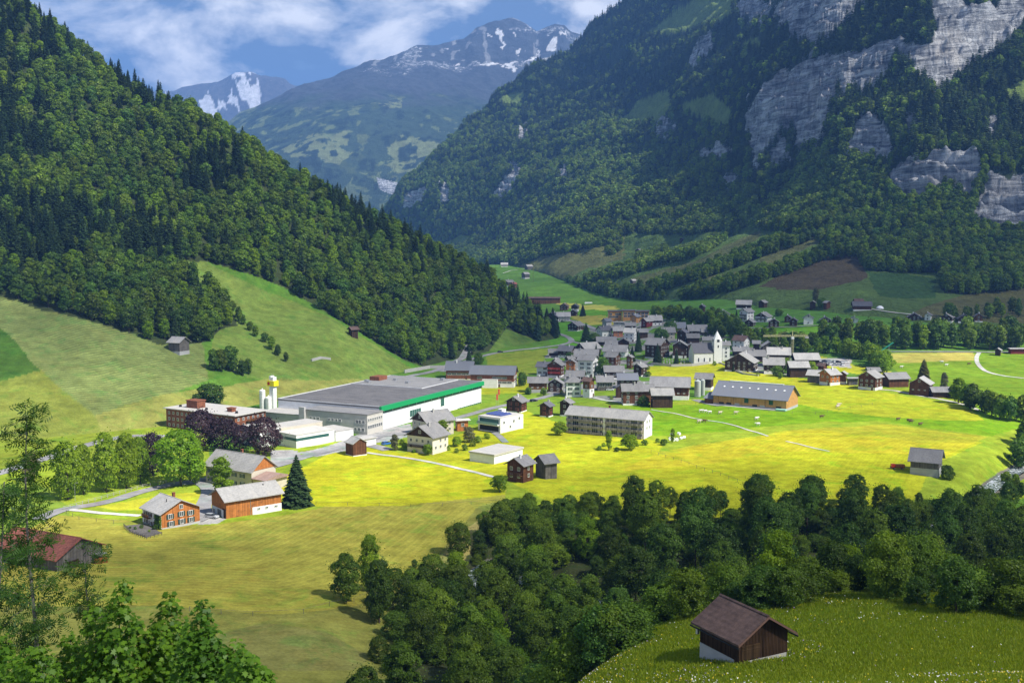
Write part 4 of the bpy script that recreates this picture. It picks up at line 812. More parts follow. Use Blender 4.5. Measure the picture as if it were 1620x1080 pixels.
# ------------------------------------------------------------- building materials
def woodmat(name, c, var=.55, worn=0):
    m = mat(name, c, .85, spec=.15); nt, N, L, b = nodes(m); tc = N('ShaderNodeTexCoord'); P = tc.outputs['Object']; oi = N('ShaderNodeObjectInfo')
    off = N('ShaderNodeVectorMath'); off.operation = 'ADD'; L(P, off.inputs[0]); L(oi.outputs['Location'], off.inputs[1]); Q = off.outputs[0]
    pl = noise_tex(N, L, vec(N, L, Q, (3.2, 3.2, .07)), 1.0, 3, .6); gr = noise_tex(N, L, vec(N, L, Q, (.5, .5, .8)), 1.0, 4, .6)
    v = math_(N, L, 'MULTIPLY', mapr(N, L, pl, .3, .7, 1 - var, 1 + var), mapr(N, L, gr, .3, .7, .72, 1.22))
    col = mixc(N, L, 1.0, c, v, 'MULTIPLY')
    if worn: col = mixc(N, L, mapr(N, L, gr, .5, .68, 0, worn), col, (c[0] * .35, c[1] * .4, c[2] * .6))
    L(col, b.inputs['Base Color'])
    bp = N('ShaderNodeBump'); bp.inputs['Strength'].default_value = .6; bp.inputs['Distance'].default_value = .08; L(pl, bp.inputs['Height']); L(bp.outputs[0], b.inputs['Normal']); return m
def roofmat(name, c, var=.2, metal=False):
    m = mat(name, c, .75, spec=.25); nt, N, L, b = nodes(m); tc = N('ShaderNodeTexCoord'); P = tc.outputs['Object']; oi = N('ShaderNodeObjectInfo'); sp = N('ShaderNodeSeparateXYZ'); L(P, sp.inputs[0])
    off = N('ShaderNodeVectorMath'); off.operation = 'ADD'; L(P, off.inputs[0]); L(oi.outputs['Location'], off.inputs[1]); Q = off.outputs[0]
    rows = math_(N, L, 'SINE', math_(N, L, 'MULTIPLY', sp.outputs[1], 2 * math.pi / .55)); tiles = noise_tex(N, L, vec(N, L, Q, (1.6, 1.8, 1.8)), 1.0, 3, .75)
    pa = noise_tex(N, L, vec(N, L, Q, (.28, .12, .12)), 1.0, 5, .65)
    v = math_(N, L, 'MULTIPLY', mapr(N, L, tiles, .3, .7, 1 - var, 1 + var), mapr(N, L, pa, .3, .7, 1 - var, 1 + var * .8)); v = math_(N, L, 'MULTIPLY', v, math_(N, L, 'ADD', math_(N, L, 'MULTIPLY', rows, .09), 1))
    v = math_(N, L, 'MULTIPLY', v, mapr(N, L, oi.outputs['Random'], 0, 1, .82, 1.15))
    col = mixc(N, L, 1.0, c, v, 'MULTIPLY'); col = mixc(N, L, mapr(N, L, pa, .55, .72, 0, .35), col, (c[0] * 1.1, c[1] * .98, c[2] * .75)); L(col, b.inputs['Base Color']); return m
def plaster(name, c):
    m = mat(name, c, .9, spec=.15); nt, N, L, b = nodes(m); tc = N('ShaderNodeTexCoord'); n = noise_tex(N, L, vec(N, L, tc.outputs['Object'], (.35, .35, .9)), 1.0, 5, .65)
    L(mixc(N, L, 1.0, c, mapr(N, L, n, .3, .7, .86, 1.06), 'MULTIPLY'), b.inputs['Base Color']); return m
WM = {'d': woodmat('dark timber', (.055, .032, .019)), 'r': woodmat('red brown timber', (.105, .045, .022)), 'b': woodmat('brown timber', (.14, .065, .028)), 'o': woodmat('orange timber', (.40, .15, .04), .4, .75), 't': woodmat('fresh larch cladding', (.50, .27, .09), .22, .3),
      'g': woodmat('weathered grey timber', (.12, .11, .10)), 'w': plaster('white plaster', (.74, .74, .72)), 'c': plaster('cream plaster', (.66, .61, .50)), 'p': plaster('grey plaster', (.40, .40, .40)), 'f': woodmat('red painted timber', (.17, .03, .025), .2), 's': plaster('terracotta plaster', (.50, .20, .10)), 'br': woodmat('brick and brown cladding', (.22, .085, .045), .35, .3), 'y': plaster('beige render', (.50, .46, .37))}
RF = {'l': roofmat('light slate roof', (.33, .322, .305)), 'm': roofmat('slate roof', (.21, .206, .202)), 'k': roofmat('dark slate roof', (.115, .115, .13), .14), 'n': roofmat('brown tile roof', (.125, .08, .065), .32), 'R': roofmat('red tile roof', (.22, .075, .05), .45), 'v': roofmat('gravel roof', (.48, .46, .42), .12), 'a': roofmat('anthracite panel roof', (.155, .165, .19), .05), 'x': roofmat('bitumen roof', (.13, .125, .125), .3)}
GLASS = mat('window glass', (.03, .04, .05), .12, spec=.6); FRAME = mat('white window frame', (.72, .72, .70), .5); SHUT = mat('dark green shutters', (.03, .06, .05), .7); SHUR = mat('brown shutters', (.09, .045, .025), .7); REDF = mat('red window frame', (.45, .05, .04), .6)
METAL = mat('galvanised metal', (.45, .46, .47), .45, .7); CONC = plaster('concrete', (.42, .41, .39)); DARK = mat('dark opening', (.02, .02, .02), .9)
def win_mesh(w, h, sh=None, fr=None, mull=1):
    b = MB(); t = .09
    b.box(-w/2, w/2, -.05, .02, 0, h, 1)                          # glass
    for x0, x1, z0, z1 in ((-w/2-t, -w/2, -t, h+t), (w/2, w/2+t, -t, h+t), (-w/2, w/2, -t, 0), (-w/2, w/2, h, h+t)): b.box(x0, x1, -.11, .03, z0, z1, 0)
    for i in range(1, mull + 1): x = -w/2 + w * i / (mull + 1); b.box(x-.04, x+.04, -.09, -.052, 0, h, 0)
    if sh:
        for s in (-1, 1): a, c = sorted((s * (w/2+t+.02), s * (w/2+t+.02+w*.52))); b.box(a, c, -.13, -.04, -.03, h+.03, 2)
    return b.mesh('window', [fr or FRAME, GLASS, sh or FRAME])
WINS = {'n': win_mesh(1.0, 1.15), 'G': win_mesh(1.05, 1.35, SHUT), 'B': win_mesh(.95, 1.1, SHUR), 'R': win_mesh(1.3, 1.2, None, REDF), 'L': win_mesh(2.6, 1.3, None, None, 3), 'T': win_mesh(1.2, 1.45, None, None, 1), 's': win_mesh(.9, .45), 'D': win_mesh(2.8, 2.0, None, None, 2)}
DOOR = MB().box(-.5, .5, -.08, .03, 0, 2.0).mesh('door', [mat('wooden door', (.10, .05, .03), .7)])
def railing(w, d, mat_, h=1.0):
    b = MB().box(-w/2, w/2, -d, .02, -.12, 0).box(-w/2, w/2, -d, -d+.07, h-.1, h); n = max(3, int(w / .22))
    for i in range(n + 1): x = -w/2 + w * i / n; b.box(x-.05, x+.05, -d+.005, -d+.06, 0, h-.1)
    b.box(-w/2, -w/2+.06, -d+.07, 0, h-.1, h); b.box(w/2-.06, w/2, -d+.07, 0, h-.1, h); return b.mesh('balcony', [mat_])
def facing(root_rot, nx, ny, x, y):
    c, s = math.cos(root_rot), math.sin(root_rot); wx, wy = nx * c - ny * s, nx * s + ny * c; d = math.hypot(x, y); return (wx * x + wy * y) / d < .12
def on_wall(root, mesh, name, nx, ny, off, along, z):
    "hang a mesh (built facing -y) on the wall whose outward normal is (nx,ny) at distance off"
    o = put(name, mesh, root); o.rotation_euler.z = math.atan2(ny, nx) + math.pi / 2; o.location = (nx * off - ny * along, ny * off + nx * along, z); return o
def windows(root, rot, x, y, nx, ny, off, w, z0, floors, kind, step=3.0, fh=2.6, skip=0, n=None, proud=.03):
    if not facing(rot, nx, ny, x, y): return
    n = n or max(1, int((w - 1) / step))
    for f in range(floors):
        for i in range(n):
            if skip and random.random() < skip: continue
            on_wall(root, WINS[kind], 'window', nx, ny, off + proud, (i + .5) / n * w * .92 - w * .46, z0 + f * fh)
def roof_mesh(L, B, h, rise, o, t, material, hip=False, name='roof'):
    b = MB(); k = rise / (B / 2)
    if hip:
        x, y, z = L/2+o, B/2+o, h - o*k; r = max(.1, L/2 - B/2 * .9)
        V = [(-x,-y,z),(x,-y,z),(x,y,z),(-x,y,z),(-r,0,h+rise),(r,0,h+rise),(-x,-y,z+t),(x,-y,z+t),(x,y,z+t),(-x,y,z+t),(-r,0,h+rise+t),(r,0,h+rise+t)]
        b.add(V, [(6,7,11,10),(7,8,11),(8,9,10,11),(9,6,10),(0,1,2,3),(0,1,7,6),(1,2,8,7),(2,3,9,8),(3,0,6,9)])
    else:
        for s in (-1, 1):
            P = [(s * .0, h + rise), (s * (B/2+o), h - o*k), (s * (B/2+o), h - o*k + t), (0, h + rise + t)]
            b.prism(P, -L/2-o, L/2+o, 0)
        b.prism([(-.18, h+rise+t-.02), (.18, h+rise+t-.02), (0, h+rise+t+.12)], -L/2-o-.02, L/2+o+.02, 0)
    return b.mesh(name, [material])
HOUSES = []
def house(x0, x1, ytop, ybot, ang, ratio, st, label, cat='house', name=None, base=.25, rf='m', pitch=31, win=('n', 2), group=None, chim=1, hip=False, o=1.0, balc=0, wskip=.12, base_mat='w', Bm=None, zoff=0, bm=None, hmin=2.4, gab=None):
    if abs(math.cos(R(ang))) > .8 and ratio < 3 and pitch > 20: ratio *= .74
    a = R(ang); c, s = abs(math.cos(a)), abs(math.sin(a)); pxm = (x0 + x1) / 2; X, Y, Z = hit(pxm, ybot)
    for _ in range(3):
        k = FPX / Y; Wm = (x1 - x0) / k; B = max(3.2, (Wm - 2*o*(c + s)) / (ratio * c + s)); Lr = B * ratio; hd = (Lr * s + B * c) / 2; Yc = Y + hd; 
        k = FPX / (Yc * .5 + Y * .5); Wm = (x1 - x0) / k; B = max(3.2, (Wm - 2*o*(c + s)) / (ratio * c + s)); Lr = B * ratio; hd = (Lr * s + B * c) / 2; Yc = Y + hd
    rise = B / 2 * math.tan(R(pitch)); Ht = (CAMZ - (ytop - 376) / FPX * Yc) - Z - .3; h = max(hmin, Ht - rise)
    if Ht - rise < hmin: rise = max(.8, Ht - hmin)
    xc = (pxm - 810) / FPX * Yc; rot = a; root = put(name or ('barn' if cat == 'barn' else 'house'), None, loc=(xc, Yc, Z + zoff), rotz=rot); tag(root, label, cat, group)
    x2, y2 = Lr / 2, B / 2; hb = base * h
    P = [(-y2, -3.5), (y2, -3.5), (y2, h), (0, h + rise), (-y2, h)]
    if base > .02: P[0] = (-y2, hb); P[1] = (y2, hb)
    if hip: MB().box(-x2, x2, -y2, y2, -3.5, h - .05).put('wall', [WM[st]], root)
    else: MB().prism(P, -x2, x2, 0).put('wall', [WM[st]], root)
    if gab:
        for s in (-1, 1): MB().prism([(-y2, h*.96), (y2, h*.96), (y2, h), (0, h + rise - .02), (-y2, h)], s*(x2+.003), s*(x2+.07), 0).put('timber_gable', [WM[gab]], root)
    if base > .02: MB().box(-x2-.06 if st != 'w' else -x2, x2+.06, -y2-.06, y2+.06, -3.5, hb+.002).put('plinth', [WM[base_mat]], root)
    r = put('roof', roof_mesh(Lr, B, h, rise, o, .2, RF[rf], hip), root)
    px_m = (x1 - x0)
    if chim:
        cx = random.uniform(-.3, .3) * Lr; cyy = random.choice((-1, 1)) * B * .1; MB().box(cx-.35, cx+.35, cyy-.3, cyy+.3, h+rise*.6, h+rise+1.0).box(cx-.42, cx+.42, cyy-.37, cyy+.37, h+rise+1.0, h+rise+1.12).put('chimney', [CONC if random.random() < .5 else WM['w']], r)
    if win:
        kd, fl = win; fh = 2.55 if h / max(fl, 1) > 2.45 else h / fl
        for nx, ny, off, w in ((0, -1, y2, Lr), (0, 1, y2, Lr), (1, 0, x2, B), (-1, 0, x2, B)):
            if not facing(rot, nx, ny, xc, Yc): continue
            windows(root, rot, xc, Yc, nx, ny, off, w, .95 + max(0, h - fh * fl) * .5, fl, kd, 2.9 if px_m > 22 else 3.4, fh, wskip, proud=.07)
            if nx and h + rise > fl * fh + 2.4 and random.random() < .7: on_wall(root, WINS['n'], 'window', nx, ny, off + .05, 0, h + rise * .25)
        if px_m > 20:
            nx, ny, off = ((1, 0, x2) if facing(rot, 1, 0, xc, Yc) else (-1, 0, x2)) if random.random() < .5 else (0, -1 if facing(rot, 0, -1, xc, Yc) else 1, y2)
            on_wall(root, DOOR, 'door', nx, ny, off + .08, B * .32, 0)
    for q in range(balc):
        nx = 1 if facing(rot, 1, 0, xc, Yc) else -1; on_wall(root, railing(B * .9, 1.1, bm or WM['b']), 'balcony', nx, 0, x2, 0, 2.6 + q * 2.6)
    root['dim'] = [Lr, B, h, rise]; HOUSES.append((xc, Yc, Lr, B)); return root
HS = [
# lower village, front row
(846,877,572,594,-20,1.3,'w','white two storey house at the left end of the village beside the red balconies',dict(base=0,win=('B',2),rf='k')),
(863,897,569,597,72,1.0,'r','dark chalet with red balcony rails on its wide gable',dict(rf='m',balc=2,bm=REDF,base=.15)),
(893,914,567,588,80,1.0,'o','small orange chalet with a white triangle on its gable',dict(base=0,rf='m')),
(911,951,561,597,-20,1.1,'w','tall white four storey block with green shutters in the village',dict(base=0,win=('G',3),rf='m',pitch=22,wskip=0)),
(906,952,552,572,-10,1.5,'d','long slate roof right behind the tall white block',dict(base=0,win=None)),
(870,891,566,581,70,1.0,'d','little dark house behind the white house at the left end of the village',dict(rf='m',base=0)),
(834,868,596,621,0,1.7,'b','long low brown barn with stone base left of the green shuttered dark chalet',dict(rf='m',base=.3,base_mat='p',win=('s',1))),
(864,895,598,621,82,.9,'d','dark chalet with pale windows left of the white hip roofed house',dict(rf='m',base=.05,win=('T',2))),
(893,922,594,628,0,1.0,'w','white three storey house with a hipped slate roof',dict(base=0,win=('G',3),rf='m',hip=True,wskip=0,pitch=26)),
(919,945,597,629,-38,1.0,'b','chalet with brown roof and tall white base joined to the hip roofed house',dict(rf='n',base=.5,win=('n',2))),
(893,930,586,604,-12,1.6,'d','slate roof squeezed between the tall white block and the hip roofed house',dict(base=0,win=None)),
(943,972,594,618,0,1.3,'g','grey clad house with a big glazed dormer and a white car beside it',dict(base=0,win=('D',1),rf='m')),
(955,989,578,600,0,1.6,'d','dark chalet with one light spot on its slate roof below the ivy gable',dict(base=.2,win=('T',1),rf='m')),
(955,986,556,579,-28,1.1,'r','red brown chalet with an ivy grown gable in the village centre',dict(base=.05,rf='m')),
(976,1011,590,614,0,1.5,'d','dark chalet with white windows and flat blue grey roof behind the dormer house',dict(base=.05,win=('T',2),rf='a')),
(1000,1028,574,596,50,1.0,'d','dark timber chalet beside the yellow churchyard meadow',dict(base=.15,rf='m',balc=0)),
(989,1006,561,583,60,1.0,'b','narrow brown house behind the churchyard meadow chalet',dict(base=0,rf='m')),
(983,1018,607,641,0,1.35,'r','dark red timber house with three rows of white windows and a small roof gable',dict(base=.12,win=('T',3),rf='m',wskip=0)),
(1013,1037,608,637,0,.95,'b','brown barn annex joined to the right of the dark red timber house',dict(base=0,win=None,rf='m')),
(975,988,609,629,90,1.0,'d','small dark lean shed at the left of the dark red timber house',dict(base=0,win=None,rf='k',o=.3,chim=0)),
(1026,1099,596,633,-11,2.0,'r','long brown barn with a broad grey roof and white base beside the silos',dict(cat='barn',base=.3,win=('s',1),rf='m',chim=0)),
(1030,1068,614,645,0,1.6,'d','dark open barn with a grey roof and a white van in front',dict(cat='barn',base=0,win=None,rf='l',chim=0)),
(1098,1136,590,618,-20,1.5,'d','grey roofed double barn right behind the silos',dict(cat='barn',base=.25,win=None,rf='m',chim=0)),
(797,838,626,653,66,.95,'d','dark chalet with red and white shutters nearest the factory',dict(base=.1,win=('R',2),rf='m')),
(850,880,636,660,62,.95,'d','small dark chalet with red window frames and a dark red bush',dict(base=.1,win=('R',2),rf='k')),
(882,912,631,659,64,.95,'d','dark chalet half hidden behind the left end of the apartment house',dict(base=.1,rf='m')),
# upper hamlet at the left
(858,890,493,510,76,1.0,'d','broad dark roofed house with a white front above the road in the upper hamlet',dict(base=.6,rf='k',win=('n',2))),
(880,903,493,508,0,1.4,'p','grey plaster house right of the white fronted house in the upper hamlet',dict(base=0,rf='l')),
(884,902,479,491,72,1.0,'r','rust roofed chalet at the top of the upper hamlet',dict(base=0,rf='n')),
(902,918,480,493,70,1.0,'d','small chalet with white base left of the dark spruce',dict(base=.45,rf='k')),
(900,916,489,500,70,1.0,'d','small black chalet in the middle of the upper hamlet',dict(base=0,rf='k')),
(896,927,508,524,55,1.2,'d','dark chalet standing alone below the hamlet road',dict(base=.15,rf='m')),
# upper village
(942,971,515,534,25,1.3,'w','house with steep dark roof and white gable at the village entrance',dict(base=0,rf='k')),
(951,970,503,516,32,1.3,'p','blue grey roofed house above the village entrance',dict(base=0,rf='a')),
(970,990,508,519,0,1.6,'p','modern grey house with red garage stripe',dict(base=0,rf='l',pitch=8)),
(969,987,516,533,0,1.1,'s','terracotta walled house with a pale grey roof',dict(base=0,rf='l')),
(985,1011,518,541,-18,1.1,'w','white house with a pale roof in the upper village',dict(base=0,rf='v')),
(988,1007,509,521,0,1.5,'d','slate roof above the white house of the upper village',dict(base=0,rf='m',win=None)),
(943,976,532,547,0,1.9,'d','long grey barn roof below the village entrance',dict(cat='barn',base=0,rf='m',win=None,chim=0)),
(957,978,538,552,0,1.3,'d','lower grey barn roof touching the long barn below the village entrance',dict(cat='barn',base=0,rf='m',win=None,chim=0)),
(975,999,534,548,84,1.0,'d','dark barn gable behind the garden below the white house of the upper village',dict(base=0,rf='m',win=None,chim=0,cat='barn')),
(908,954,541,562,32,1.5,'d','large dark farmhouse with a pale broad roof right of the road bend',dict(base=0,rf='l')),
(867,885,551,564,0,1.2,'d','low dark barn at the left end of the road bend',dict(cat='barn',base=.1,rf='m',win=None,chim=0)),
(880,914,546,566,-22,1.3,'d','dark chalet with white cellar right of the low dark barn',dict(base=.3,rf='k')),
(952,999,545,566,-16,1.7,'w','long slate roofed house with a white gable in the village middle',dict(base=0,rf='m')),
(995,1016,496,511,55,1.2,'t','pale timber house with a blue grey roof in front of the terraced flats',dict(base=0,rf='a')),
(1013,1035,502,518,32,1.2,'f','red painted chalet in the upper village',dict(base=0,rf='l')),
(1025,1048,498,515,0,1.2,'d','chalet with white base at the right end of the terraced flats',dict(base=.5,rf='l')),
(1055,1087,509,527,-5,1.4,'t','orange timber house with a broad blue grey roof near the wood',dict(base=0,rf='a')),
(1087,1120,513,531,0,1.5,'d','dark chalet with cross gable at the upper edge by the wood',dict(base=.2,rf='m')),
(1046,1069,517,538,0,1.2,'y','beige house with a roof vent below the orange timber house',dict(base=0,rf='m')),
(1069,1093,520,542,62,1.1,'d','dark gabled house between the village roofs left of the wood',dict(base=.1,rf='k')),
(1086,1108,527,543,0,1.4,'d','grey roofed barn just above the church',dict(cat='barn',base=0,rf='m',win=None,chim=0)),
(1018,1064,534,568,-36,1.25,'d','largest dark timber house behind the wide spruce',dict(base=.08,rf='m',win=('n',3))),
(1062,1092,538,567,78,1.0,'d','dark chalet with white terrace left of the church',dict(base=.2,rf='m')),
(1006,1027,519,535,10,1.3,'d','slate roof between the white house and the broad dark tree',dict(base=0,rf='m',win=None)),
(1111,1131,532,546,0,1.6,'y','low beige house peeping out behind the church roof',dict(base=0,rf='m')),
(1088,1098,543,566,90,1.4,'d','narrow dark house touching the church gable',dict(base=0,rf='m',o=.3,win=None)),
(1109,1129,519,530,0,1.6,'g','low grey roofed shed right of the dark chalet with cross gable',dict(cat='shed',name='shed',base=0,rf='m',win=None,chim=0)),
(894,912,563,574,20,1.3,'d','small slate roof between the white cellar chalet and the tall white block',dict(base=0,rf='m',win=None)),
(1034,1048,503,512,0,1.3,'d','small dark house above the dark tree of the upper village',dict(base=0,rf='m')),
# right of the church
(1141,1157,539,571,0,1.0,'w','tall pale house right behind the church tower',dict(base=0,rf='m',win=('T',3))),
(1157,1191,530,552,-36,1.2,'w','white gabled house with a brown grey roof above the old village barns',dict(base=0,rf='n')),
(1190,1207,538,557,-12,1.1,'d','steep grey barn roof left of the long black mono roof barn',dict(cat='barn',base=0,rf='m',win=None,chim=0)),
(1204,1233,539,560,84,1.0,'g','black barn with a long one sided roof below the crane',dict(cat='barn',base=0,rf='l',win=None,chim=0)),
(1160,1187,548,563,0,1.8,'d','low slate roofed stable right of the tall pale house',dict(base=0,rf='m',win=None)),
(1179,1213,553,573,0,1.6,'d','grey roofed chalet behind the broad dark chalet',dict(base=0,rf='m',win=None)),
(1144,1207,557,589,66,.85,'d','broad dark chalet with three rows of windows and white base below the church',dict(base=.12,rf='l',win=('n',3))),
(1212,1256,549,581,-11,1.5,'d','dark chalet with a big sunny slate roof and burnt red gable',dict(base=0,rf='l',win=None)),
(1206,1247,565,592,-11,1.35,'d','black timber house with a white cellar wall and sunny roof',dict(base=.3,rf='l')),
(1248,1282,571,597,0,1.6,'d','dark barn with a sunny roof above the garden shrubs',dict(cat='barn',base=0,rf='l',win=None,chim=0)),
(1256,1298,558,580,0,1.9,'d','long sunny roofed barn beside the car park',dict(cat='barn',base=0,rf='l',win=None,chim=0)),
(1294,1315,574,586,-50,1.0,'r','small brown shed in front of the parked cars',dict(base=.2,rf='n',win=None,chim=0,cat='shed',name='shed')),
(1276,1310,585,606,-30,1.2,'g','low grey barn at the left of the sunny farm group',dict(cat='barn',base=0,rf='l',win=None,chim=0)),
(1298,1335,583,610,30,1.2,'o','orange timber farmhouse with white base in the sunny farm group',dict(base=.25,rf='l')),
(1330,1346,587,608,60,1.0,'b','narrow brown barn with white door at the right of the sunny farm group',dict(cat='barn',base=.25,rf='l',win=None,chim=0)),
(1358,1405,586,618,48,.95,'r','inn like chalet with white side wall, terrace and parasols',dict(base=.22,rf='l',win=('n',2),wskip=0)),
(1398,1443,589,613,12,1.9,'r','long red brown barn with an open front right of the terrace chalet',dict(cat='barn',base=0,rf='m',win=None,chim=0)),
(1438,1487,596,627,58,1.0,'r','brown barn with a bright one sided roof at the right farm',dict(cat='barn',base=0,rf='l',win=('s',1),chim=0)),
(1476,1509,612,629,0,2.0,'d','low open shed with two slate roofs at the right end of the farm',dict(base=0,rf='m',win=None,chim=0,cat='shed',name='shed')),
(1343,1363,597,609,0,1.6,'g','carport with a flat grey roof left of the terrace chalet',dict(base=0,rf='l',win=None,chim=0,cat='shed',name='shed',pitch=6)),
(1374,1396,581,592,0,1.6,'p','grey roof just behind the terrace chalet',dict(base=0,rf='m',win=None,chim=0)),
# upper right terrace
(1162,1193,474,489,-16,1.6,'d','long dark barn on the high pasture above the white houses',dict(cat='barn',base=.2,rf='l',win=None,chim=0)),
(1198,1217,474,487,48,1.1,'d','square dark barn right of the long barn on the high pasture',dict(cat='barn',base=0,rf='m',win=None,chim=0)),
(1134,1158,490,506,80,.9,'w','white gabled house peeping above the trees of the thicket',dict(base=0,rf='m')),
(1138,1157,501,514,0,1.2,'g','grey roofed annex below the white gabled house of the thicket',dict(base=0,rf='l',win=None)),
(1168,1196,487,509,42,1.2,'w','tall white house with dark balconies on the terrace above the church',dict(base=0,rf='m',win=('T',3),balc=2,bm=WM['d'])),
(1191,1226,493,510,60,1.2,'w','broad white and dark house with dormer right of the tall white house',dict(base=0,rf='m',balc=1,bm=WM['d'],gab='d')),
(1214,1236,503,518,80,.9,'d','small dark chalet with bright windows right of the broad white house',dict(base=0,rf='m',win=('T',2),wskip=0)),
(1176,1200,504,517,60,1.2,'d','low dark house in front of the tall white house',dict(base=0,rf='m')),
(1239,1256,498,510,66,1.0,'r','rear one of the two overlapping brown chalets on the terrace',dict(base=0,rf='k')),
(1247,1266,502,516,72,1.0,'d','front one of the two overlapping brown chalets on the terrace',dict(base=0,rf='k')),
(1269,1291,497,514,76,1.0,'w','chalet with white semicircular front and two stepped roofs on the terrace',dict(base=0,rf='k')),
(1295,1319,500,511,76,.9,'d','dark chalet half behind the river wood right of the stepped roofs',dict(base=0,rf='k')),
(1319,1334,500,510,70,1.0,'d','small dark chalet next in the row behind the river wood',dict(base=0,rf='k')),
(1341,1362,500,511,76,1.0,'w','white gabled chalet between trees in the row behind the river wood',dict(base=0,rf='k')),
(1279,1294,475,489,70,1.1,'d','left one of the two small barns beside a round tree on the high pasture',dict(cat='barn',base=0,rf='m',win=None,chim=0)),
(1302,1316,475,489,110,1.1,'r','right one of the two small barns beside a round tree on the high pasture',dict(cat='barn',base=0,rf='l',win=None,chim=0)),
(1347,1381,476,492,-9,1.9,'r','big dark roofed barn with pale yard on the high pasture',dict(cat='barn',base=.25,rf='k',win=None,chim=0)),
(1351,1366,472,480,0,1.6,'s','reddish stable joined behind the big dark roofed barn',dict(cat='barn',base=0,rf='n',win=None,chim=0)),
(1411,1424,501,513,70,1.0,'d','dark narrow chalet alone above the river wood',dict(base=0,rf='k')),
(1433,1463,494,508,70,1.0,'d','very broad dark chalet above the right river wood',dict(base=0,rf='k')),
(1461,1479,494,507,60,1.1,'w','white fronted chalet next to the very broad dark chalet',dict(base=.3,rf='k')),
(1486,1515,495,513,58,1.1,'d','black chalet with white lower floor and two roof slabs above the right river wood',dict(base=.45,rf='m')),
(1513,1542,496,513,72,1.0,'d','wide brown chalet with white terrace wall at the right end of the terrace',dict(base=.45,rf='k')),
(1540,1559,495,510,74,1.0,'b','last brown chalet before the dark trees at the right end of the terrace',dict(base=.2,rf='k')),
(1569,1581,487,496,70,1.0,'d','tiny hut above the dark trees at the far right',dict(base=0,rf='m',win=None,chim=0,cat='hut',name='hut')),
(1575,1591,550,563,56,1.0,'d','small hay hut beside the white farm track junction',dict(base=0,rf='l',win=None,chim=0,cat='hut',name='hut')),
(1599,1640,550,560,0,4.0,'f','long low red shed at the right edge beside the river road',dict(base=0,rf='l',win=None,chim=0,cat='shed',name='shed',pitch=8)),
(1104,1119,481,494,60,1.0,'d','small dark chalet covered by trees above the wood',dict(base=0,rf='k',win=None)),
# far barns on the slopes
(829,844,418,427,30,1.5,'g','upper one of two grey barns near the power pole on the far meadow',dict(cat='barn',base=0,rf='l',win=None,chim=0)),
(824,839,430,441,35,1.3,'g','lower one of two grey barns near the power pole on the far meadow',dict(cat='barn',base=.2,rf='l',win=None,chim=0)),
(795,815,442,453,40,1.2,'d','dark farmhouse with grey roof at the left end of the far meadow',dict(base=.2,rf='m',win=None)),
(807,819,446,456,30,1.2,'b','small barn with an orange tile roof at the left end of the far meadow',dict(cat='barn',base=0,rf='R',win=None,chim=0)),
(792,804,415,422,0,1.5,'g','pale roofed farm at the far valley mouth',dict(base=.3,rf='l',win=None,chim=0)),
(1003,1017,393,401,60,1.2,'d','dark hut by a few trees high on the hedgerow slope',dict(base=0,rf='m',win=None,chim=0,cat='hut',name='hut')),
(1073,1082,376,384,60,1.2,'d','highest dark hut on the hedgerow slope',dict(base=0,rf='m',win=None,chim=0,cat='hut',name='hut')),
(995,1008,441,451,40,1.3,'g','grey hut on the green strip below the first hedgerow',dict(base=.2,rf='l',win=None,chim=0,cat='hut',name='hut')),
(1073,1084,462,472,20,1.2,'w','little white barn at the foot of the third hedgerow',dict(cat='barn',base=0,rf='l',win=None,chim=0)),
(1032,1045,410,417,0,1.6,'g','low pale hut on the middle hedgerow',dict(base=0,rf='l',win=None,chim=0,cat='hut',name='hut')),
(834,888,469,481,-6,4.0,'b','very long low brown roof at the foot of the far meadow',dict(cat='barn',base=0,rf='n',win=None,chim=0,pitch=12)),
# left slope
(262,299,532,561,-24,1.3,'g','grey hay barn with stone corner on the left mown slope',dict(cat='barn',base=.25,base_mat='p',rf='l',win=None,chim=0)),
(547,569,516,534,40,1.1,'d','small brown hay barn at the forest edge of the left meadow',dict(cat='barn',base=0,rf='n',win=None,chim=0)),
# nearer buildings
(540,580,693,722,-52,1.0,'r','small red brown field barn beside the gravel path near the factory',dict(cat='barn',base=.06,rf='l',win=None,chim=0,o=.5)),
(637,713,672,719,58,.85,'c','cream chalet with a dark timber gable and balcony in the garden',dict(base=0,rf='m',win=('n',2),wskip=.1,balc=1,bm=WM['d'],gab='d')),
(645,722,650,690,38,1.2,'y','pinkish grey house with a large slate roof behind the cream chalet',dict(base=0,rf='m',win=('n',2),gab='d')),
(716,743,664,682,20,1.6,'o','small orange clad extension between the garden trees',dict(base=0,rf='v',win=('T',1),pitch=6,chim=0)),
(796,851,724,764,55,.95,'r','left dark brown chalet of the pair behind the wood edge',dict(base=0,rf='m',win=('n',2),balc=1)),
(842,888,721,758,30,1.0,'g','right grey barn of the pair behind the wood edge',dict(cat='barn',base=0,rf='m',win=None,chim=0)),
(1440,1511,712,755,-28,1.25,'g','lone grey barn with whitewashed stone base in the yellow meadow',dict(cat='barn',base=.5,base_mat='p',rf='m',win=None,chim=0,pitch=33)),
]
for q in HS:
    kw = dict(q[8]); st = q[6]
    house(*q[:6], st, q[7], **kw)
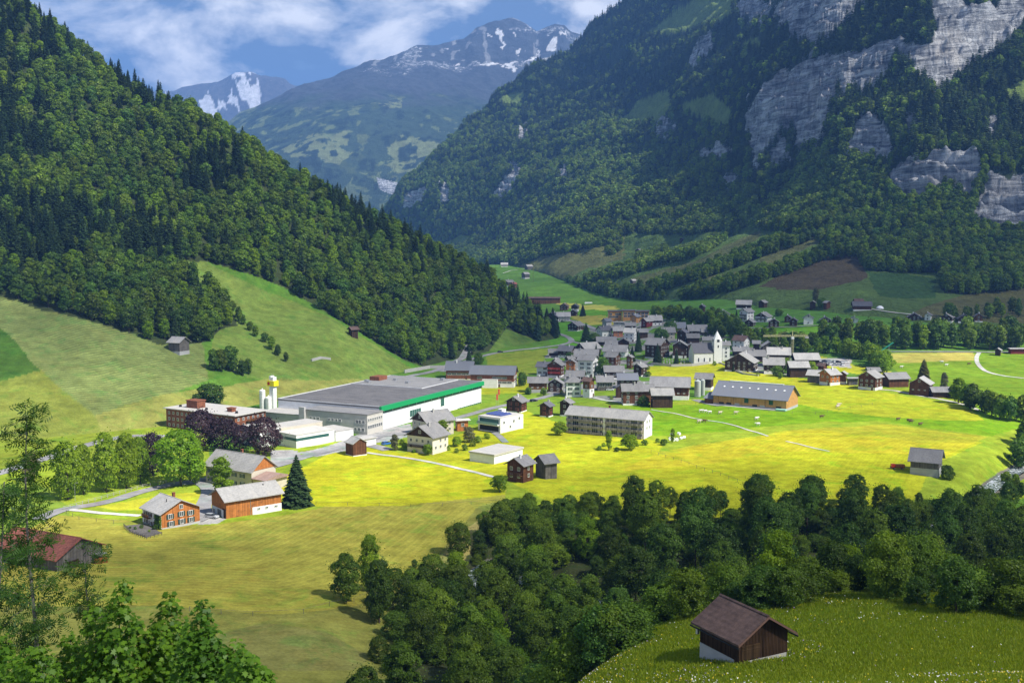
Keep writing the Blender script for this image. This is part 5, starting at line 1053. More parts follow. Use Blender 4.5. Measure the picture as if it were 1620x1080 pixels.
# ------------------------------------------------------------- buildings with known outlines
def absb(x, y, z, a, L, B, h, rise, st, label, cat='house', name=None, base=0, rf='m', base_mat='w', o=.8, chim=0, hip=False, group=None):
    root = put(name or cat.replace(' ', '_'), None, loc=(x, y, z), rotz=R(a)); tag(root, label, cat, group); x2, y2, hb = L/2, B/2, base
    P = [(-y2, hb if hb else -3.5), (y2, hb if hb else -3.5), (y2, h), (0, h + rise), (-y2, h)]; MB().prism(P, -x2, x2, 0).put('wall', [WM[st]], root)
    if hb: MB().box(-x2-.06, x2+.06, -y2-.06, y2+.06, -3.5, hb+.002).put('plinth', [WM[base_mat]], root)
    r = put('roof', roof_mesh(L, B, h, rise, o, .22, RF[rf], hip), root); root['dim'] = [L, B, h, rise]
    if chim: MB().box(-.4, .4, .6, 1.3, h + rise * .7, h + rise + 1.1).box(-.5, .5, .5, 1.4, h + rise + 1.1, h + rise + 1.25).put('chimney', [WM['br']], r)
    return root, r
def flat(x, y, z, a, L, W_, h, label, st='w', rf='v', cat='building', name=None, par=.25, ov=.0, **k):
    root = put(name or cat.replace(' ', '_'), None, loc=(x, y, z), rotz=R(a)); tag(root, label, cat); MB().box(0, L, 0, W_, -4, h).put('wall', [WM[st]], root)
    r = MB().box(-ov, L + ov, -ov, W_ + ov, h + .003, h + par).put('roof', [RF[rf]], root); return root, r
# farmhouse with the orange gable
z_ = float(floor_z(-102.5, 326)); fr, r_ = absb(-102.9, 325.8, z_, -45, 11.5, 12.5, 5.1, 3.0, 'o', 'square farmhouse with orange gable, white side wall and small terrace', base=.7, base_mat='p', rf='l', chim=1)
MB().box(-5.78, 5.76, -6.31, -6.2, -.5, 5.05).put('plaster_side', [WM['w']], fr)
for al, zz in ((-3.4, 3.1), (.2, 3.3), (3.2, 3.1), (-3.2, .9), (.3, 1.0), (3.3, 1.0)): on_wall(fr, WINS['G'], 'window', 1, 0, 5.84, al, zz)
on_wall(fr, WINS['n'], 'window', 1, 0, 5.8, .2, 5.6)
for al, zz in ((-3.6, 3.1), (-.8, 3.1), (-3.6, .8), (-.6, .6)): on_wall(fr, WINS['B'], 'window', 0, -1, 6.36, al, zz)
on_wall(fr, railing(4.2, 1.1, WM['b']), 'balcony', 0, -1, 6.3, -2.2, 2.7); on_wall(fr, DOOR, 'door', 0, -1, 6.34, 1.6, 0); MB().tube((1.5, -2.2, 6), (1.5, -2.2, 8.1), .14).put('stove_pipe', [DARK], r_)
ivy_P = np.random.default_rng(3).uniform((2.6, -6.95, 0), (6.2, -6.35, 4.4), (1400, 3)); V_, F_ = leafquads(np.random.default_rng(4), ivy_P, np.tile([0, -1, .3], (1400, 1)), .38)
put('climbing_plant', bigmesh('climbing_plant', V_, F_, [LM['green']], fattr=np.random.default_rng(5).uniform(0, 1, 1400), smooth=False), fr)
def fence(line, label, sp=3.0, h=1.1, m=None, rails=2, n=1, r=.07, name='fence', kind='b'):
    P = [Vector(hit(a, b, 3)) for a, b in line]; root = put(name, None, loc=P[0]); tag(root, label, 'fence'); m = m or WM['g']; Q = []
    for p, q in zip(P[:-1], P[1:]):
        k = max(1, int((q - p).length / sp)); Q += [p.lerp(q, i / k) for i in range(k)]
    Q.append(P[-1]); Q = [Vector((q.x, q.y, float(terrain(np.array(q.x), np.array(q.y))))) - P[0] for q in Q][:98]; pm = MB().box(-r, r, -r, r, -.4, h).mesh('post', [m])
    for q in Q: put('post', pm, root, loc=q)
    for k in range(rails):
        b = MB(); zz = h * (.92 - .42 * k)
        for p, q in zip(Q[:-1], Q[1:]): b.tube(p + Vector((0, 0, zz)), q + Vector((0, 0, zz)), r * .6, n=4)
        b.put('rail', [m], root)
    return root
GREYW = mat('pale fence wood', (.38, .36, .33), .8)
fence([(101,806),(140,795),(180,784),(226,771),(250,766),(300,762)], 'pale rail fence along the farm lane below the leafy trees', 2.6, 1.2, GREYW)
fence([(196,833),(206,843),(232,852),(256,846)], 'weathered fence round the farmhouse terrace', 1.2, 1.0)
fence([(105,812),(125,822),(180,828),(222,824)], 'thin pasture fence in front of the farm path', 5, 1.1, rails=1, r=.05)
fence([(1030,716),(1090,736),(1140,752),(1180,768)], 'thin pasture fence crossing the big yellow meadow', 5, 1.2, rails=1, r=.06)
fence([(500,798),(600,800),(700,800),(790,795)], 'thin pasture fence along the grassy bank below the middle meadow', 8, 1.1, rails=1, r=.05)
fence([(1100,640),(1180,652),(1290,655),(1380,640)], 'thin pasture fence across the cow pasture', 9, 1.1, rails=1, r=.06)
fence([(300,966),(400,974),(480,970),(560,952),(620,925)], 'wire fence along the lower edge of the mown slope', 7, 1.1, rails=1, r=.045)
# orange barn
z_ = float(floor_z(-84, 342.5)); ob, r_ = absb(-84.2, 342.6, z_, 38, 18.5, 11, 5.9, 2.7, 'o', 'long orange wooden barn with white base and garage', 'barn', rf='l', o=.9)
MB().box(-.6, 9.33, -5.60, -5.4, -3, 2.5).put('plinth', [WM['w']], ob); MB().box(-9.36, -9.2, -3.6, 4.9, -3, 2.6).put('garage_wall', [WM['w']], ob)
for al, m in ((-3.3, 'T'), ): on_wall(ob, WINS['T'], 'window', -1, 0, 9.42, al, .4)
on_wall(ob, MB().box(-1.3, 1.3, -.07, .03, 0, 2.3).mesh('garage_door', [mat('grey garage door', (.12, .13, .14), .5)]), 'garage_door', -1, 0, 9.38, .6, 0); on_wall(ob, MB().box(-1.3, 1.3, -.07, .03, 0, 2.2).mesh('garage_door', [mat('pale blue garage door', (.5, .56, .66), .5)]), 'garage_door', -1, 0, 9.38, -2.9, 0)
on_wall(ob, MB().box(-1.2, 1.2, -.07, .03, 0, 3.1).mesh('barn_door', [WM['d']]), 'barn_door', -1, 0, 9.28, 4.1, 0)
for al in (1.5, 4.2, 7.4): on_wall(ob, WINS['s'], 'window', 0, -1, 5.66, al, 1.6)
on_wall(ob, MB().tube((0, -.06, -1), (0, -.06, 5.6), .07).mesh('downpipe', [METAL]), 'downpipe', 0, -1, 5.52, -1.2, 0); MB().box(4.9, 5.3, -1.5, -1.1, 6.6, 8.4).put('vent', [DARK], r_)
# villa above the barn
vl, r_ = absb(-96.5, 385, float(floor_z(-96, 385)), -33, 23, 11.5, 6.6, 4.3, 'y', 'cream villa with dark shutters, slate roof and orange timber gable', chim=1, rf='l')
MB().prism([(-5.4, 6.62), (5.4, 6.62), (0, 10.6)], 11.52, 11.66, 0).put('timber_gable', [WM['o']], vl)
for al in (-9.2, -6.2, -1, 3, 7):
    for zz in (.9, 3.9): on_wall(vl, WINS['G'], 'window', 0, -1, 5.78, al, zz)
for al in (-3, 3):
    for zz in (.9, 3.9): on_wall(vl, WINS['G'], 'window', -1, 0, 11.53, al, zz)
MB().box(11.7, 17.5, -5.3, 5.2, -3, 3.9).put('side_wing', [WM['y']], vl); MB().prism([(-6.3, 4.0), (5.9, 4.0), (5.9, 4.25), (1, 5.6), (-6.3, 4.25)], 11.7, 18.6, 0).put('side_roof', [roofmat('pinkish tile roof', (.36, .25, .21))], vl)
# red roofed barn in front
rb, r_ = absb(-119.5, 277, float(floor_z(-112, 268)) - .9, -27, 23, 14.5, 4.3, 3.4, 'g', 'weathered grey barn with a red tile roof behind the slim foreground tree', 'barn', rf='R', o=.9)
on_wall(rb, MB().box(-.5, .5, -.05, .03, 0, 1).mesh('hatch', [DARK]), 'hatch', 1, 0, 12.03, 1.0, 5.2); on_wall(rb, MB().box(-1.6, 1.6, -.08, .03, 0, 2.8).mesh('barn_door', [WM['d']]), 'barn_door', 1, 0, 12.03, -2.5, 0)
MB().box(12.0, 14.0, 3.6, 6.4, 2.5, 2.7).put('lean_roof', [RF['l']], rb)
wp = put('wood_pile', None, loc=rb.matrix_basis @ Vector((13.2, 5, -.1)), rotz=R(-45)); tag(wp, 'stack of split firewood under the little roof of the red roofed barn', 'wood pile')
b = MB()
for i in range(9):
    for j in range(6): b.tube((-.7, -1.5 + i * .36 + .1 * (j % 2), .15 + j * .29), (.7, -1.5 + i * .36 + .1 * (j % 2), .15 + j * .29), .15, n=6)
b.put('logs', [WM['o']], wp)
# foreground hay barn
bz = float(floor_z(24.3, 110.5)); fb, r_ = absb(23.9, 110.3, 44.75, -62, 6.2, 6.2, 2.5, 1.9, 'd', 'dark hay barn with brown tile roof and concrete base on the flower meadow', 'barn', rf='n', o=.72)
fb.name = 'hay_barn'
MB().box(-3.13, 2.4, -3.16, -2.9, -3.4, .2).put('concrete_base', [CONC], fb); MB().box(3.02, 3.18, -2.0, 3.0, -1, .12).put('foundation_stones', [CONC], fb)
on_wall(fb, MB().box(-1.15, 1.15, -.08, .02, .3, 1.75).box(-1.15, 1.15, -.12, -.081, 1.62, 1.70).box(-1.15, 1.15, -.12, -.081, 1.28, 1.34).mesh('hatch', [woodmat('dark brown hatch', (.05, .03, .015))]), 'hatch', 1, 0, 3.12, -1.7, 0)
for s in (-1, 1): MB().box(-3.9, 3.9, s * 3.86 - .05, s * 3.86 + .05, 1.84, 1.98).put('gutter', [DARK], r_)
b = MB()
for s in (-1, 1): b.prism([(s * .0, 4.36), (s * 3.82, 2.02), (s * 3.82, 2.2), (0, 4.56)], 3.84, 3.9, 0)
b.put('verge_board', [mat('brown metal verge', (.16, .09, .07), .5)], r_)
MB().box(-3.6, -3.3, -3.35, -3.1, 1.0, 1.5).put('meter_box', [METAL], fb)
b = MB()
for i in range(34): x = -3.1 + 6.2 * i / 33; b.box(x-.03, x+.03, -3.15, -3.1, .25, 2.4)
for i in range(34): y = -3.1 + 6.2 * i / 33; b.box(3.1, 3.15, y-.03, y+.03, .15, 2.5 + (1 - abs(y) / 3.1) * 1.85)
b.put('cover_strips', [WM['d']], fb)
# big new barn
C_ = Vector((138.5, 550)); e1 = Vector((math.cos(R(-32)), math.sin(R(-32)))); e2 = Vector((-e1.y, e1.x)); c_ = C_ - e1 * 19.5 + e2 * 9.6
nbn, r_ = absb(c_.x, c_.y, 0, -32, 39, 19, 5.6, 5.9, 't', 'largest barn, fresh yellow timber with anthracite roof and skylights, on the cow pasture', 'barn', rf='a', base=1.0, base_mat='p', o=1.1)
for i in range(8):
    x = -16 + i * 4.6; b = MB().prism([(-4.5, 5.9*.53 + 5.95), (-3.7, 5.9*.61 + 5.95), (-3.7, 6.05 + 5.9*.61), (-4.5, 6.05 + 5.9*.53)], x, x + .9, 0); b.put('skylight', [FRAME], r_)
MB().box(-14, 15, -.5, .5, 11.5, 12.1).put('ridge_vent', [FRAME], r_); GRN = mat('dark green door', (.02, .09, .05), .6)
for al in (-1.5, 11.5): on_wall(nbn, MB().box(-1.1, 1.1, -.1, .03, 0, 2.3).mesh('loft_door', [GRN]), 'loft_door', 0, -1, 9.55, al, 2.3)
for al in (-15, -11, -6.5, 3, 7, 15.5): on_wall(nbn, MB().box(-1.3, 1.3, -.06, .03, 0, .9).mesh('stable_opening', [CONC if al in (-6.5, 7) else DARK]), 'stable_opening', 0, -1, 9.57, al, .9)
for al in (-16.8, -8.5, 8.5): on_wall(nbn, MB().box(-.06, .06, -.1, .03, 1, 5.4).mesh('timber_post', [WM['b']]), 'timber_post', 0, -1, 9.52, al, 0)
MB().box(-24.5, -19.6, -9.2, -1, -3, 3.2).put('side_shed', [WM['b']], nbn); MB().prism([(-10, 2.9), (-.6, 5.2), (-.6, 5.4), (-10, 3.1)], -25.2, -19.6, 0).put('side_shed_roof', [RF['a']], nbn)
MB().box(-19.6, 19.7, -12.6, -9.6, -3, .35).put('loading_ramp', [CONC], nbn); MB().box(15, 20.2, -12.9, -10.5, .36, 1.0).put('feed_trough', [mat('pale turquoise panel', (.35, .62, .55), .5)], nbn)
# silos
def silo(px, py, r, h, label, m, nm='silo', grp=None):
    x, y, z = hit(px, py); s = put(nm, None, loc=(x, y, z)); tag(s, label, 'silo', grp); b = MB().tube((0, 0, -2), (0, 0, h), r, r, 20)
    for i in range(1, 6): b.tube((0, 0, h * i / 6), (0, 0, h * i / 6 + .12), r + .05, r + .05, 20)
    b.put('tank', [m], s, smooth=False); MB().tube((0, 0, h), (0, 0, h + r * .45), r + .05, .2, 20).tube((0, 0, h + r * .4), (0, 0, h + r * .8), .2, .2, 8).put('cap', [m], s)
    b = MB(); 
    for k in (-.25, .25): b.tube((k, -r - .2, 0), (k, -r - .2, h), .04, n=4)
    for i in range(int(h / .5)): b.tube((-.25, -r - .2, i * .5 + .2), (.25, -r - .2, i * .5 + .2), .03, n=4)
    b.put('ladder', [METAL], s); return s
SIL = mat('greenish silo steel', (.46, .50, .46), .45, .2)
silo(1103.5, 627, 1.75, 8.6, 'wider grey farm silo beside the long brown barn', SIL); silo(1111.5, 625, 1.2, 8.4, 'thinner grey farm silo right of the wider one', SIL)
silo(415.5, 647, 1.5, 9.6, 'taller white factory silo with ladder and railing', WM['w']); silo(425, 647, 1.6, 6.0, 'shorter white factory silo beside the sign tower', WM['w'])
# sign tower
x, y, z = hit(432.5, 646); stw = put('sign_tower', None, loc=(x, y, 0), rotz=R(-30)); tag(stw, 'white concrete tower carrying a yellow box sign with a red emblem', 'tower')
hT = 87 - (595 - 376) / FPX * y; MB().box(-1.3, -.15, -1.3, 1.3, -2, hT).box(.15, 1.3, -1.3, 1.3, -2, hT - .5).box(-.15, .15, -1.1, 1.1, -2, hT - 1).put('column', [WM['w']], stw); hs = 87 - (611 - 376) / FPX * y
YEL = mat('yellow sign', (.85, .68, .01), .5); sb = MB().box(-2.5, 2.2, -1.75, 1.75, hs, hs + 2.7).put('sign_box', [YEL], stw)
b = MB(); n = 20; RED = mat('red emblem', (.42, .025, .02), .5)
P = [(math.cos(2*math.pi*i/n) * .82 * (1 - .12 * (abs(math.cos(2*math.pi*i/n)) < .3)), math.sin(2*math.pi*i/n) * .85) for i in range(n)]
b.prism([(p[0] - 1.3, p[1] + hs + 1.3) for p in P], -1.80, -1.752, 1); b.prism([(-1.35, hs+2.05), (-1.2, hs+2.05), (-1.0, hs+2.5), (-1.15, hs+2.5)], -1.79, -1.753, 1); b.put('emblem', [RED], sb)
MB().tube((-.9, 0, hT), (-.9, 0, hT + 1.2), .05).tube((-.4, .5, hT), (-.4, .5, hT + .9), .04).put('antenna', [METAL], stw)
# factory
GRE = mat('green fascia', (.01, .28, .09), .5); TEAL = mat('teal glazing', (.03, .10, .085), .15, spec=.6); WFAC = plaster('white cladding', (.84, .85, .86)); BFAC = plaster('beige factory cladding', (.50, .48, .43)); STEEL = plaster('grey roof edge', (.55, .56, .56))
O = Vector((-60, 492)); aF = math.degrees(math.atan2(.895, .445)); fac = put('factory', None, loc=(O.x, O.y, 0), rotz=R(aF)); tag(fac, 'huge white factory hall with a dark flat roof and green roof edge', 'factory')
# local x runs along the white wall, local y runs left along the front
HT = 10.9; MB().box(0, 98, 0, 57, -8, HT - .6).put('hall_wall', [WFAC], fac); rf_ = MB().box(-.3, 98.4, -.3, 57.3, HT - .59, HT).put('hall_roof', [RF['x']], fac)
MB().box(-.4, 98.6, -1.5, -.31, HT - 1.9, HT + .25).put('green_fascia', [GRE], fac); MB().box(.5, 98, -.12, -.005, HT - 3.2, HT - 1.9).put('window_band', [TEAL], fac)
b = MB()
for i in range(14): b.box(4 + i * 7, 4.3 + i * 7, -.16, -.125, HT - 3.2, HT - 1.9)
b.put('band_mullions', [STEEL], fac)
b = MB()
for i in range(33): b.box(1.5 + i * 3, 1.56 + i * 3, -.012, -.002, -6, HT - 3.25)
b.box(0, 98, -.012, -.002, 3.6, 3.65); b.put('panel_joints', [STEEL], fac)
for a0, a1, z0, z1, nm in ((26, 36, 2.6, 5.6, 'teal_window'), (55, 58.5, 3.6, 7.6, 'teal_window'), (72, 97.5, -4.5, .2, 'glass_base')): 
    b = MB().box(a0, a1, -.14, -.006, z0, z1, 0); k = int((a1 - a0) / 2)
    for i in range(k + 1): b.box(a0 + i * (a1 - a0) / k - .06, a0 + i * (a1 - a0) / k + .06, -.18, -.141, z0, z1, 1)
    b.put(nm, [TEAL, STEEL], fac)
b = MB()
for x0, x1, y0, y1 in ((-.3, 98.4, 56.9, 57.3), (-.3, .1, -.2, 57.3), (98, 98.4, -.2, 57.3), (60, 60.35, 14, 56.9), (60, 98, 14, 14.35)): b.box(x0, x1, y0, y1, HT + .002, HT + .35)
b.put('parapet', [STEEL], rf_); MB().box(60.4, 97.9, 14.4, 56.8, HT + .003, HT + .16).put('grey_roof_field', [RF['m']], rf_); b = MB()
for (x, y) in ((66, 50), (69, 53), (73, 30), (80, 42), (92, 20)): b.box(x, x + 2.2, y, y + 1.8, HT + .165, HT + 1.3)
b.put('roof_vents', [METAL], rf_)
MB().box(76, 84, 50, 56, HT + .165, HT + 2.2).put('roof_hut', [WM['br']], rf_)
MB().box(-13, -.32, -2.2, 32, -6, 9.2).put('office_wall', [BFAC], fac); MB().box(-13.3, -.35, -2.5, 32.3, 9.203, 9.6).put('office_roof', [RF['m']], fac)
for k, zz in ((7, 6.3), (7, 3.0)):
    for i in range(k): 
        o_ = on_wall(fac, WINS['n' if zz > 5 else 'T'], 'window', 0, -1, 2.25, -12 + i * 1.7, zz)
for i, al in enumerate((-.5, 1.5, 3.0, 12, 14, 16, 18, 24, 26, 28)): on_wall(fac, WINS['T' if i < 3 else 'n'], 'window', -1, 0, 13.05, -al - .2, 5.2)
for al in (0, 2, 4): on_wall(fac, WINS['T'], 'window', -1, 0, 13.05, -al, 1.8)
MB().box(-14.4, -13.0, 31, 34, -3, 10.6).put('stair_tower', [CONC], fac)
MB().box(-13, -.3, 32.3, 57, -3, 6.5).put('rear_wing', [BFAC], fac); MB().box(-13.3, -.3, 32.31, 57.3, 6.503, 6.8).put('rear_wing_roof', [RF['v']], fac)
# annex of stepped white boxes with a dark window band
an, _ = flat(-89.2, 449, 0, 41, 20, 13, 5.6, 'white flat roofed annex with a dark window band at the factory road', 'w', 'v', 'annex', ov=.15); an.rotation_euler.z = R(48)
MB().box(-.05, 17, -.05, -.006, 3.2, 4.4).box(-.05, -.006, -.05, 12, 3.2, 4.4).put('window_band', [TEAL], an); MB().box(2, 24, 13.2, 24, -3, 6.9).put('middle_block', [WM['y']], an); MB().box(1.8, 24.2, 13.21, 24.2, 6.903, 7.2).put('middle_roof', [RF['v']], an)
MB().box(20.2, 30, -.5, 13, -3, 4.6).put('loading_bay', [WM['w']], an); MB().box(20.21, 30.2, -.7, 13.15, 4.603, 4.9).put('loading_roof', [RF['v']], an)
MB().box(-8, 1.9, 14, 27, -3, 7.6).put('tall_block', [WM['w']], an); MB().box(-8.3, 1.95, 13.7, 27.2, 7.603, 7.9).put('tall_roof', [RF['v']], an)
for i in range(4): on_wall(an, WINS['D'], 'window', 0, -1, -13.95, -6.3 + i * 2.2, 4.6 if i % 2 else 1.3)
# brick hotel
ht, r_ = flat(-122, 479, 0, 0, 44, 19, 8.8, 'long brick and timber hotel with a pale flat roof behind the copper beeches', 'br', 'v', 'hotel', ov=1.0, par=.35); ht.rotation_euler.z = R(-31.5); e1 = Vector((math.cos(R(-31.5)), math.sin(R(-31.5)))); ht.location.x -= e1.x * 44; ht.location.y -= e1.y * 44
for f in range(3):
    for i in range(15): on_wall(ht, WINS['n'], 'window', 0, -1, .03, 2 + i * 2.85, .9 + f * 2.75)
    for i in range(6): on_wall(ht, WINS['n'], 'window', 1, 0, 44.03, 2 + i * 3, .9 + f * 2.75)
for f in (1, 2): on_wall(ht, railing(9, 1.2, WM['b']), 'balcony', 1, 0, 44, 11, f * 2.75 + .2)
for bx, nm, m in (((8, 15, 5, 10, 9.16, 12.4), 'roof_hut', 'br'), ((33, 36, 6, 8.5, 9.16, 10.7), 'chimney', 'br')): MB().box(*bx).box(bx[0]-.3, bx[1]+.3, bx[2]-.3, bx[3]+.3, bx[5]+.002, bx[5]+.3).put(nm, [WM[m]], r_)
for xx in (4, 21, 40): MB().tube((xx, 5, 9.16), (xx, 5, 10.1), .7, .55, 12).put('roof_dome', [DARK], r_)
# modern white villa
mv, r_ = flat(-5.2, 488, 0, 51, 16.5, 13.2, 6.2, 'modern white cube villa with glazed balcony and solar panels', 'w', 'v', 'house', ov=0)
on_wall(mv, MB().box(-5.6, 5.6, -.05, .02, 0, 2.0).mesh('glazing', [TEAL]), 'glazing', -1, 0, .01, -6.6, 3.6); on_wall(mv, MB().box(-5.6, 5.6, -.07, .02, 0, 2.2).mesh('glazing', [DARK]), 'glazing', -1, 0, .01, -6.6, .2)
on_wall(mv, MB().box(-6.2, 6.2, -1.6, .02, -.25, 0).mesh('balcony', [WM['w']]), 'balcony', -1, 0, 0, -6.6, 3.3); on_wall(mv, MB().box(-6.1, 6.1, -1.58, -1.5, 0, 1.0).mesh('glass_railing', [mat('pale glass', (.25, .40, .40), .2)]), 'glass_railing', -1, 0, 0, -6.6, 3.31)
for x_, z_ in ((2.5, 3.6), (7, 1.2), (9.5, 3.4), (13.5, 4.2)): on_wall(mv, WINS['n'], 'window', 0, -1, .03, x_, z_)
SOL = mat('solar panels', (.05, .07, .20), .25); b = MB()
for i in range(5): b.prism([(3 + i * 1.9, 6.5), (4.5 + i * 1.9, 7.1), (4.5 + i * 1.9, 7.17), (3 + i * 1.9, 6.57)], 4, 12, 0)
b.put('solar_panels', [SOL], r_); MB().box(12.5, 15.5, 9.5, 12, 6.46, 8.0).put('roof_box', [WM['w']], r_)
# white flat shed
ws, _ = flat(-6.9, 419, 0, 54, 19, 12, 3.0, 'low white windowless shed with a flat white roof in the meadow', 'w', 'v', 'shed', ov=.35, par=.7)
wh, _ = flat(-62.5, 452, 0, 50, 8, 5.5, 3.2, 'small white hut with blue tarpaulins behind the red brown field barn', 'w', 'v', 'hut', ov=.5)
on_wall(wh, WINS['n'], 'window', -1, 0, .03, -2.6, 1)
# long apartment house
ap, r_ = absb(43.3, 486.2, 0, -27.5, 37, 10.2, 8.1, 3.0, 'y', 'long three storey apartment house with grey balconies and white gable end', 'apartment house', rf='l', o=.8, chim=1)
MB().box(18.52, 18.6, -5.1, 5.1, -3, 8.1).prism([(-5.1, 8.1), (5.1, 8.1), (0, 11)], 18.52, 18.6, 0).put('gable_wall', [WM['w']], ap); MB().box(-.5, .5, -5.5, -5.1, -3, 8).put('party_wall', [WM['w']], ap)
BALW = woodmat('grey balcony boards', (.22, .20, .18)); bm_ = MB().box(-8.6, 8.6, -1.5, 0, -.15, 0).box(-8.6, 8.6, -1.5, -1.42, .001, .95).box(-8.6, -8.52, -1.42, 0, .001, .95).box(8.52, 8.6, -1.42, 0, .001, .95).mesh('balcony', [BALW])
for f in range(3):
    for s in (-1, 1): on_wall(ap, bm_, 'balcony', 0, -1, 5.1, s * 9.4, .1 + f * 2.7)
    for i in range(12): on_wall(ap, WINS['D' if i % 3 == 1 else 'T'], 'window', 0, -1, 5.13, -17 + i * 3.1, .45 + f * 2.7)
    if f: on_wall(ap, WINS['n'], 'window', 1, 0, 18.62, 1.8, .8 + f * 2.7); on_wall(ap, WINS['n'], 'window', 1, 0, 18.62, -1.6, .8 + f * 2.7)
# school
for q in [(703,752,571,600,-4,1.5,'br','left wing of the brown timber school with a slate roof and vents',dict(cat='school',name='school',base=.05,rf='a',win=('L',1),chim=1)), (741,821,578,613,-8,2.6,'br','long timber school building over a white base above the meadow with flags',dict(cat='school',name='school',base=.42,rf='a',win=('L',2),chim=0)),
          (961,985,490,508,0,1.6,'t','left block of the modern timber terraced flats',dict(cat='flats',name='terraced_flats',base=0,rf='k',win=('D',2),pitch=7,chim=0)), (984,1006,489,507,0,1.5,'t','middle block of the modern timber terraced flats',dict(cat='flats',name='terraced_flats',base=0,rf='k',win=('D',2),pitch=7,chim=0)), (1005,1028,490,506,0,1.5,'t','right block of the modern timber terraced flats',dict(cat='flats',name='terraced_flats',base=0,rf='k',win=('D',2),pitch=7,chim=0))]:
    house(*q[:6], q[6], q[7], **q[8])
x, y, z = hit(752, 612); wb, _ = flat(x + 4, y - 3, z, -8, 9, 6, 4.6, 'white cube entrance block in front of the long school building', 'w', 'v', 'building')
# church
ch = house(1092, 1131, 542, 576, 8, 1.55, 'w', 'white village church with a dark steep roof and a pointed white tower', cat='church', name='church', base=0, rf='k', pitch=44, win=None, chim=0, o=.35)
L_, B_, h_, _r = ch['dim']
for al in (-4, 0, 4): on_wall(ch, MB().box(-.4, .4, -.05, .03, 0, 2.6).mesh('church_window', [GLASS]), 'church_window', 0, -1, B_/2 + .02, al, 1.6)
tw = put('tower', None, ch, loc=(L_/2 + 2.3, -B_/2 + 2.2, 0)); Yt = ch.location.y; hb_ = (573 - 537) / (FPX / Yt); ht_ = (573 - 521) / (FPX / Yt); w = 2.8
MB().box(-w, w, -w, w, -3, hb_).put('tower_wall', [WM['w']], tw)
b = MB(); hg = hb_ + 2.0
V = [(-w,-w,hb_),(w,-w,hb_),(w,w,hb_),(-w,w,hb_),(0,0,ht_),(0,-w,hg),(w,0,hg),(0,w,hg),(-w,0,hg)]
b.add(V, [(0,1,5),(1,2,6),(2,3,7),(3,0,8),(0,5,4,8),(5,1,6,4),(6,2,7,4),(7,3,8,4)]).put('spire', [WM['w']], tw)
for nx, ny in ((0, -1), (-1, 0), (1, 0)):
    on_wall(tw, MB().box(-.85, .85, -.06, .02, 0, 1.7).mesh('clock', [DARK]), 'clock', nx, ny, w + .02, 0, hb_ - .6); on_wall(tw, MB().box(-.45, .45, -.05, .02, 0, 1.6).mesh('belfry_window', [DARK]), 'belfry_window', nx, ny, w + .02, 0, hb_ - 4.4)
MB().tube((0, 0, ht_), (0, 0, ht_ + 1.1), .06).put('finial', [METAL], tw)
def wall(line, h, t, label, m=CONC, name='stone_wall'):
    P = [Vector(hit(*p)) for p in line]; b = MB()
    for p, q in zip(P[:-1], P[1:]):
        d = (q - p); d.z = 0; n = Vector((-d.y, d.x, 0)).normalized() * t / 2; V = [p - n, q - n, q + n, p + n]; b.add([v - Vector((0, 0, 2)) for v in V] + [v + Vector((0, 0, h)) for v in V], [(0,3,2,1),(4,5,6,7),(0,1,5,4),(1,2,6,5),(2,3,7,6),(3,0,4,7)])
    return tag(b.put(name, [m]), label, 'wall')
wall([(1030,577),(1062,580),(1094,579),(1112,577),(1132,573)], 1.7, .5, 'grey churchyard wall above the yellow meadow'); wall([(1132,573),(1148,578),(1160,586),(1176,592),(1200,595)], 1.0, .5, 'low field wall below the broad dark chalet')
wall([(493,571),(508,567),(523,569)], 1.3, 1.0, 'short dry stone wall on the left meadow'); wall([(640,590),(680,583),(705,583)], 2.2, .5, 'retaining wall along the road at the forest foot')
gm = [MB().box(-.35, .35, -.1, .1, -.3, 1.0).prism([(-.35, 1.0), (.35, 1.0), (0, 1.35)], -.1, .1, 1).mesh('gravestone', [CONC]), MB().box(-.09, .09, -.06, .06, -.3, 1.5).box(-.4, .4, -.06, .06, .85, 1.03).mesh('gravestone', [WM['p']])]
for i in range(26): x, y, z = hit(1050 + (i % 9) * 4.6 + random.uniform(-1, 1), 570.5 + (i // 9) * 2.6); tag(put('gravestone', gm[i % 2], loc=(x, y, z), rotz=random.uniform(-.1, .1), sc=1.2), 'small gravestone in the cemetery left of the church', 'gravestone', 'gravestones in the churchyard')
# crane
x, y, z = hit(1255.6, 566); Yc = 775.; x = (1255.6 - 810) / FPX * Yc; z = float(terrain(np.array(x), np.array(Yc))); cr = put('tower_crane', None, loc=(x, Yc, z), rotz=R(3)); tag(cr, 'yellow tower crane standing behind the village roofs', 'crane'); CY = mat('crane yellow', (.72, .66, .34), .5); zj = CAMZ - (531 - 376) / FPX * Yc - z
def lattice(p, q, w, m, n):
    b = MB(); p = Vector(p); q = Vector(q); d = (q - p).normalized(); a = d.orthogonal().normalized(); c = d.cross(a)
    cs = [(a * i + c * j) * w / 2 for i, j in ((-1, -1), (1, -1), (1, 1), (-1, 1))]
    for o in cs: b.tube(p + o, q + o, .085, n=4)
    for i in range(n):
        s = p.lerp(q, i / n); t = p.lerp(q, (i + 1) / n)
        for k in range(4): b.tube(s + cs[k], t + cs[(k + 1) % 4], .04, n=3, cap=False)
    return b
lattice((0, 0, -1), (0, 0, zj), 1.3, CY, 14).put('mast', [CY], cr); lattice((-21, 0, zj), (-.8, 0, zj), 1.0, CY, 16).put('jib', [CY], cr); lattice((.8, 0, zj), (11, 0, zj), 1.0, CY, 7).put('counter_jib', [CY], cr)
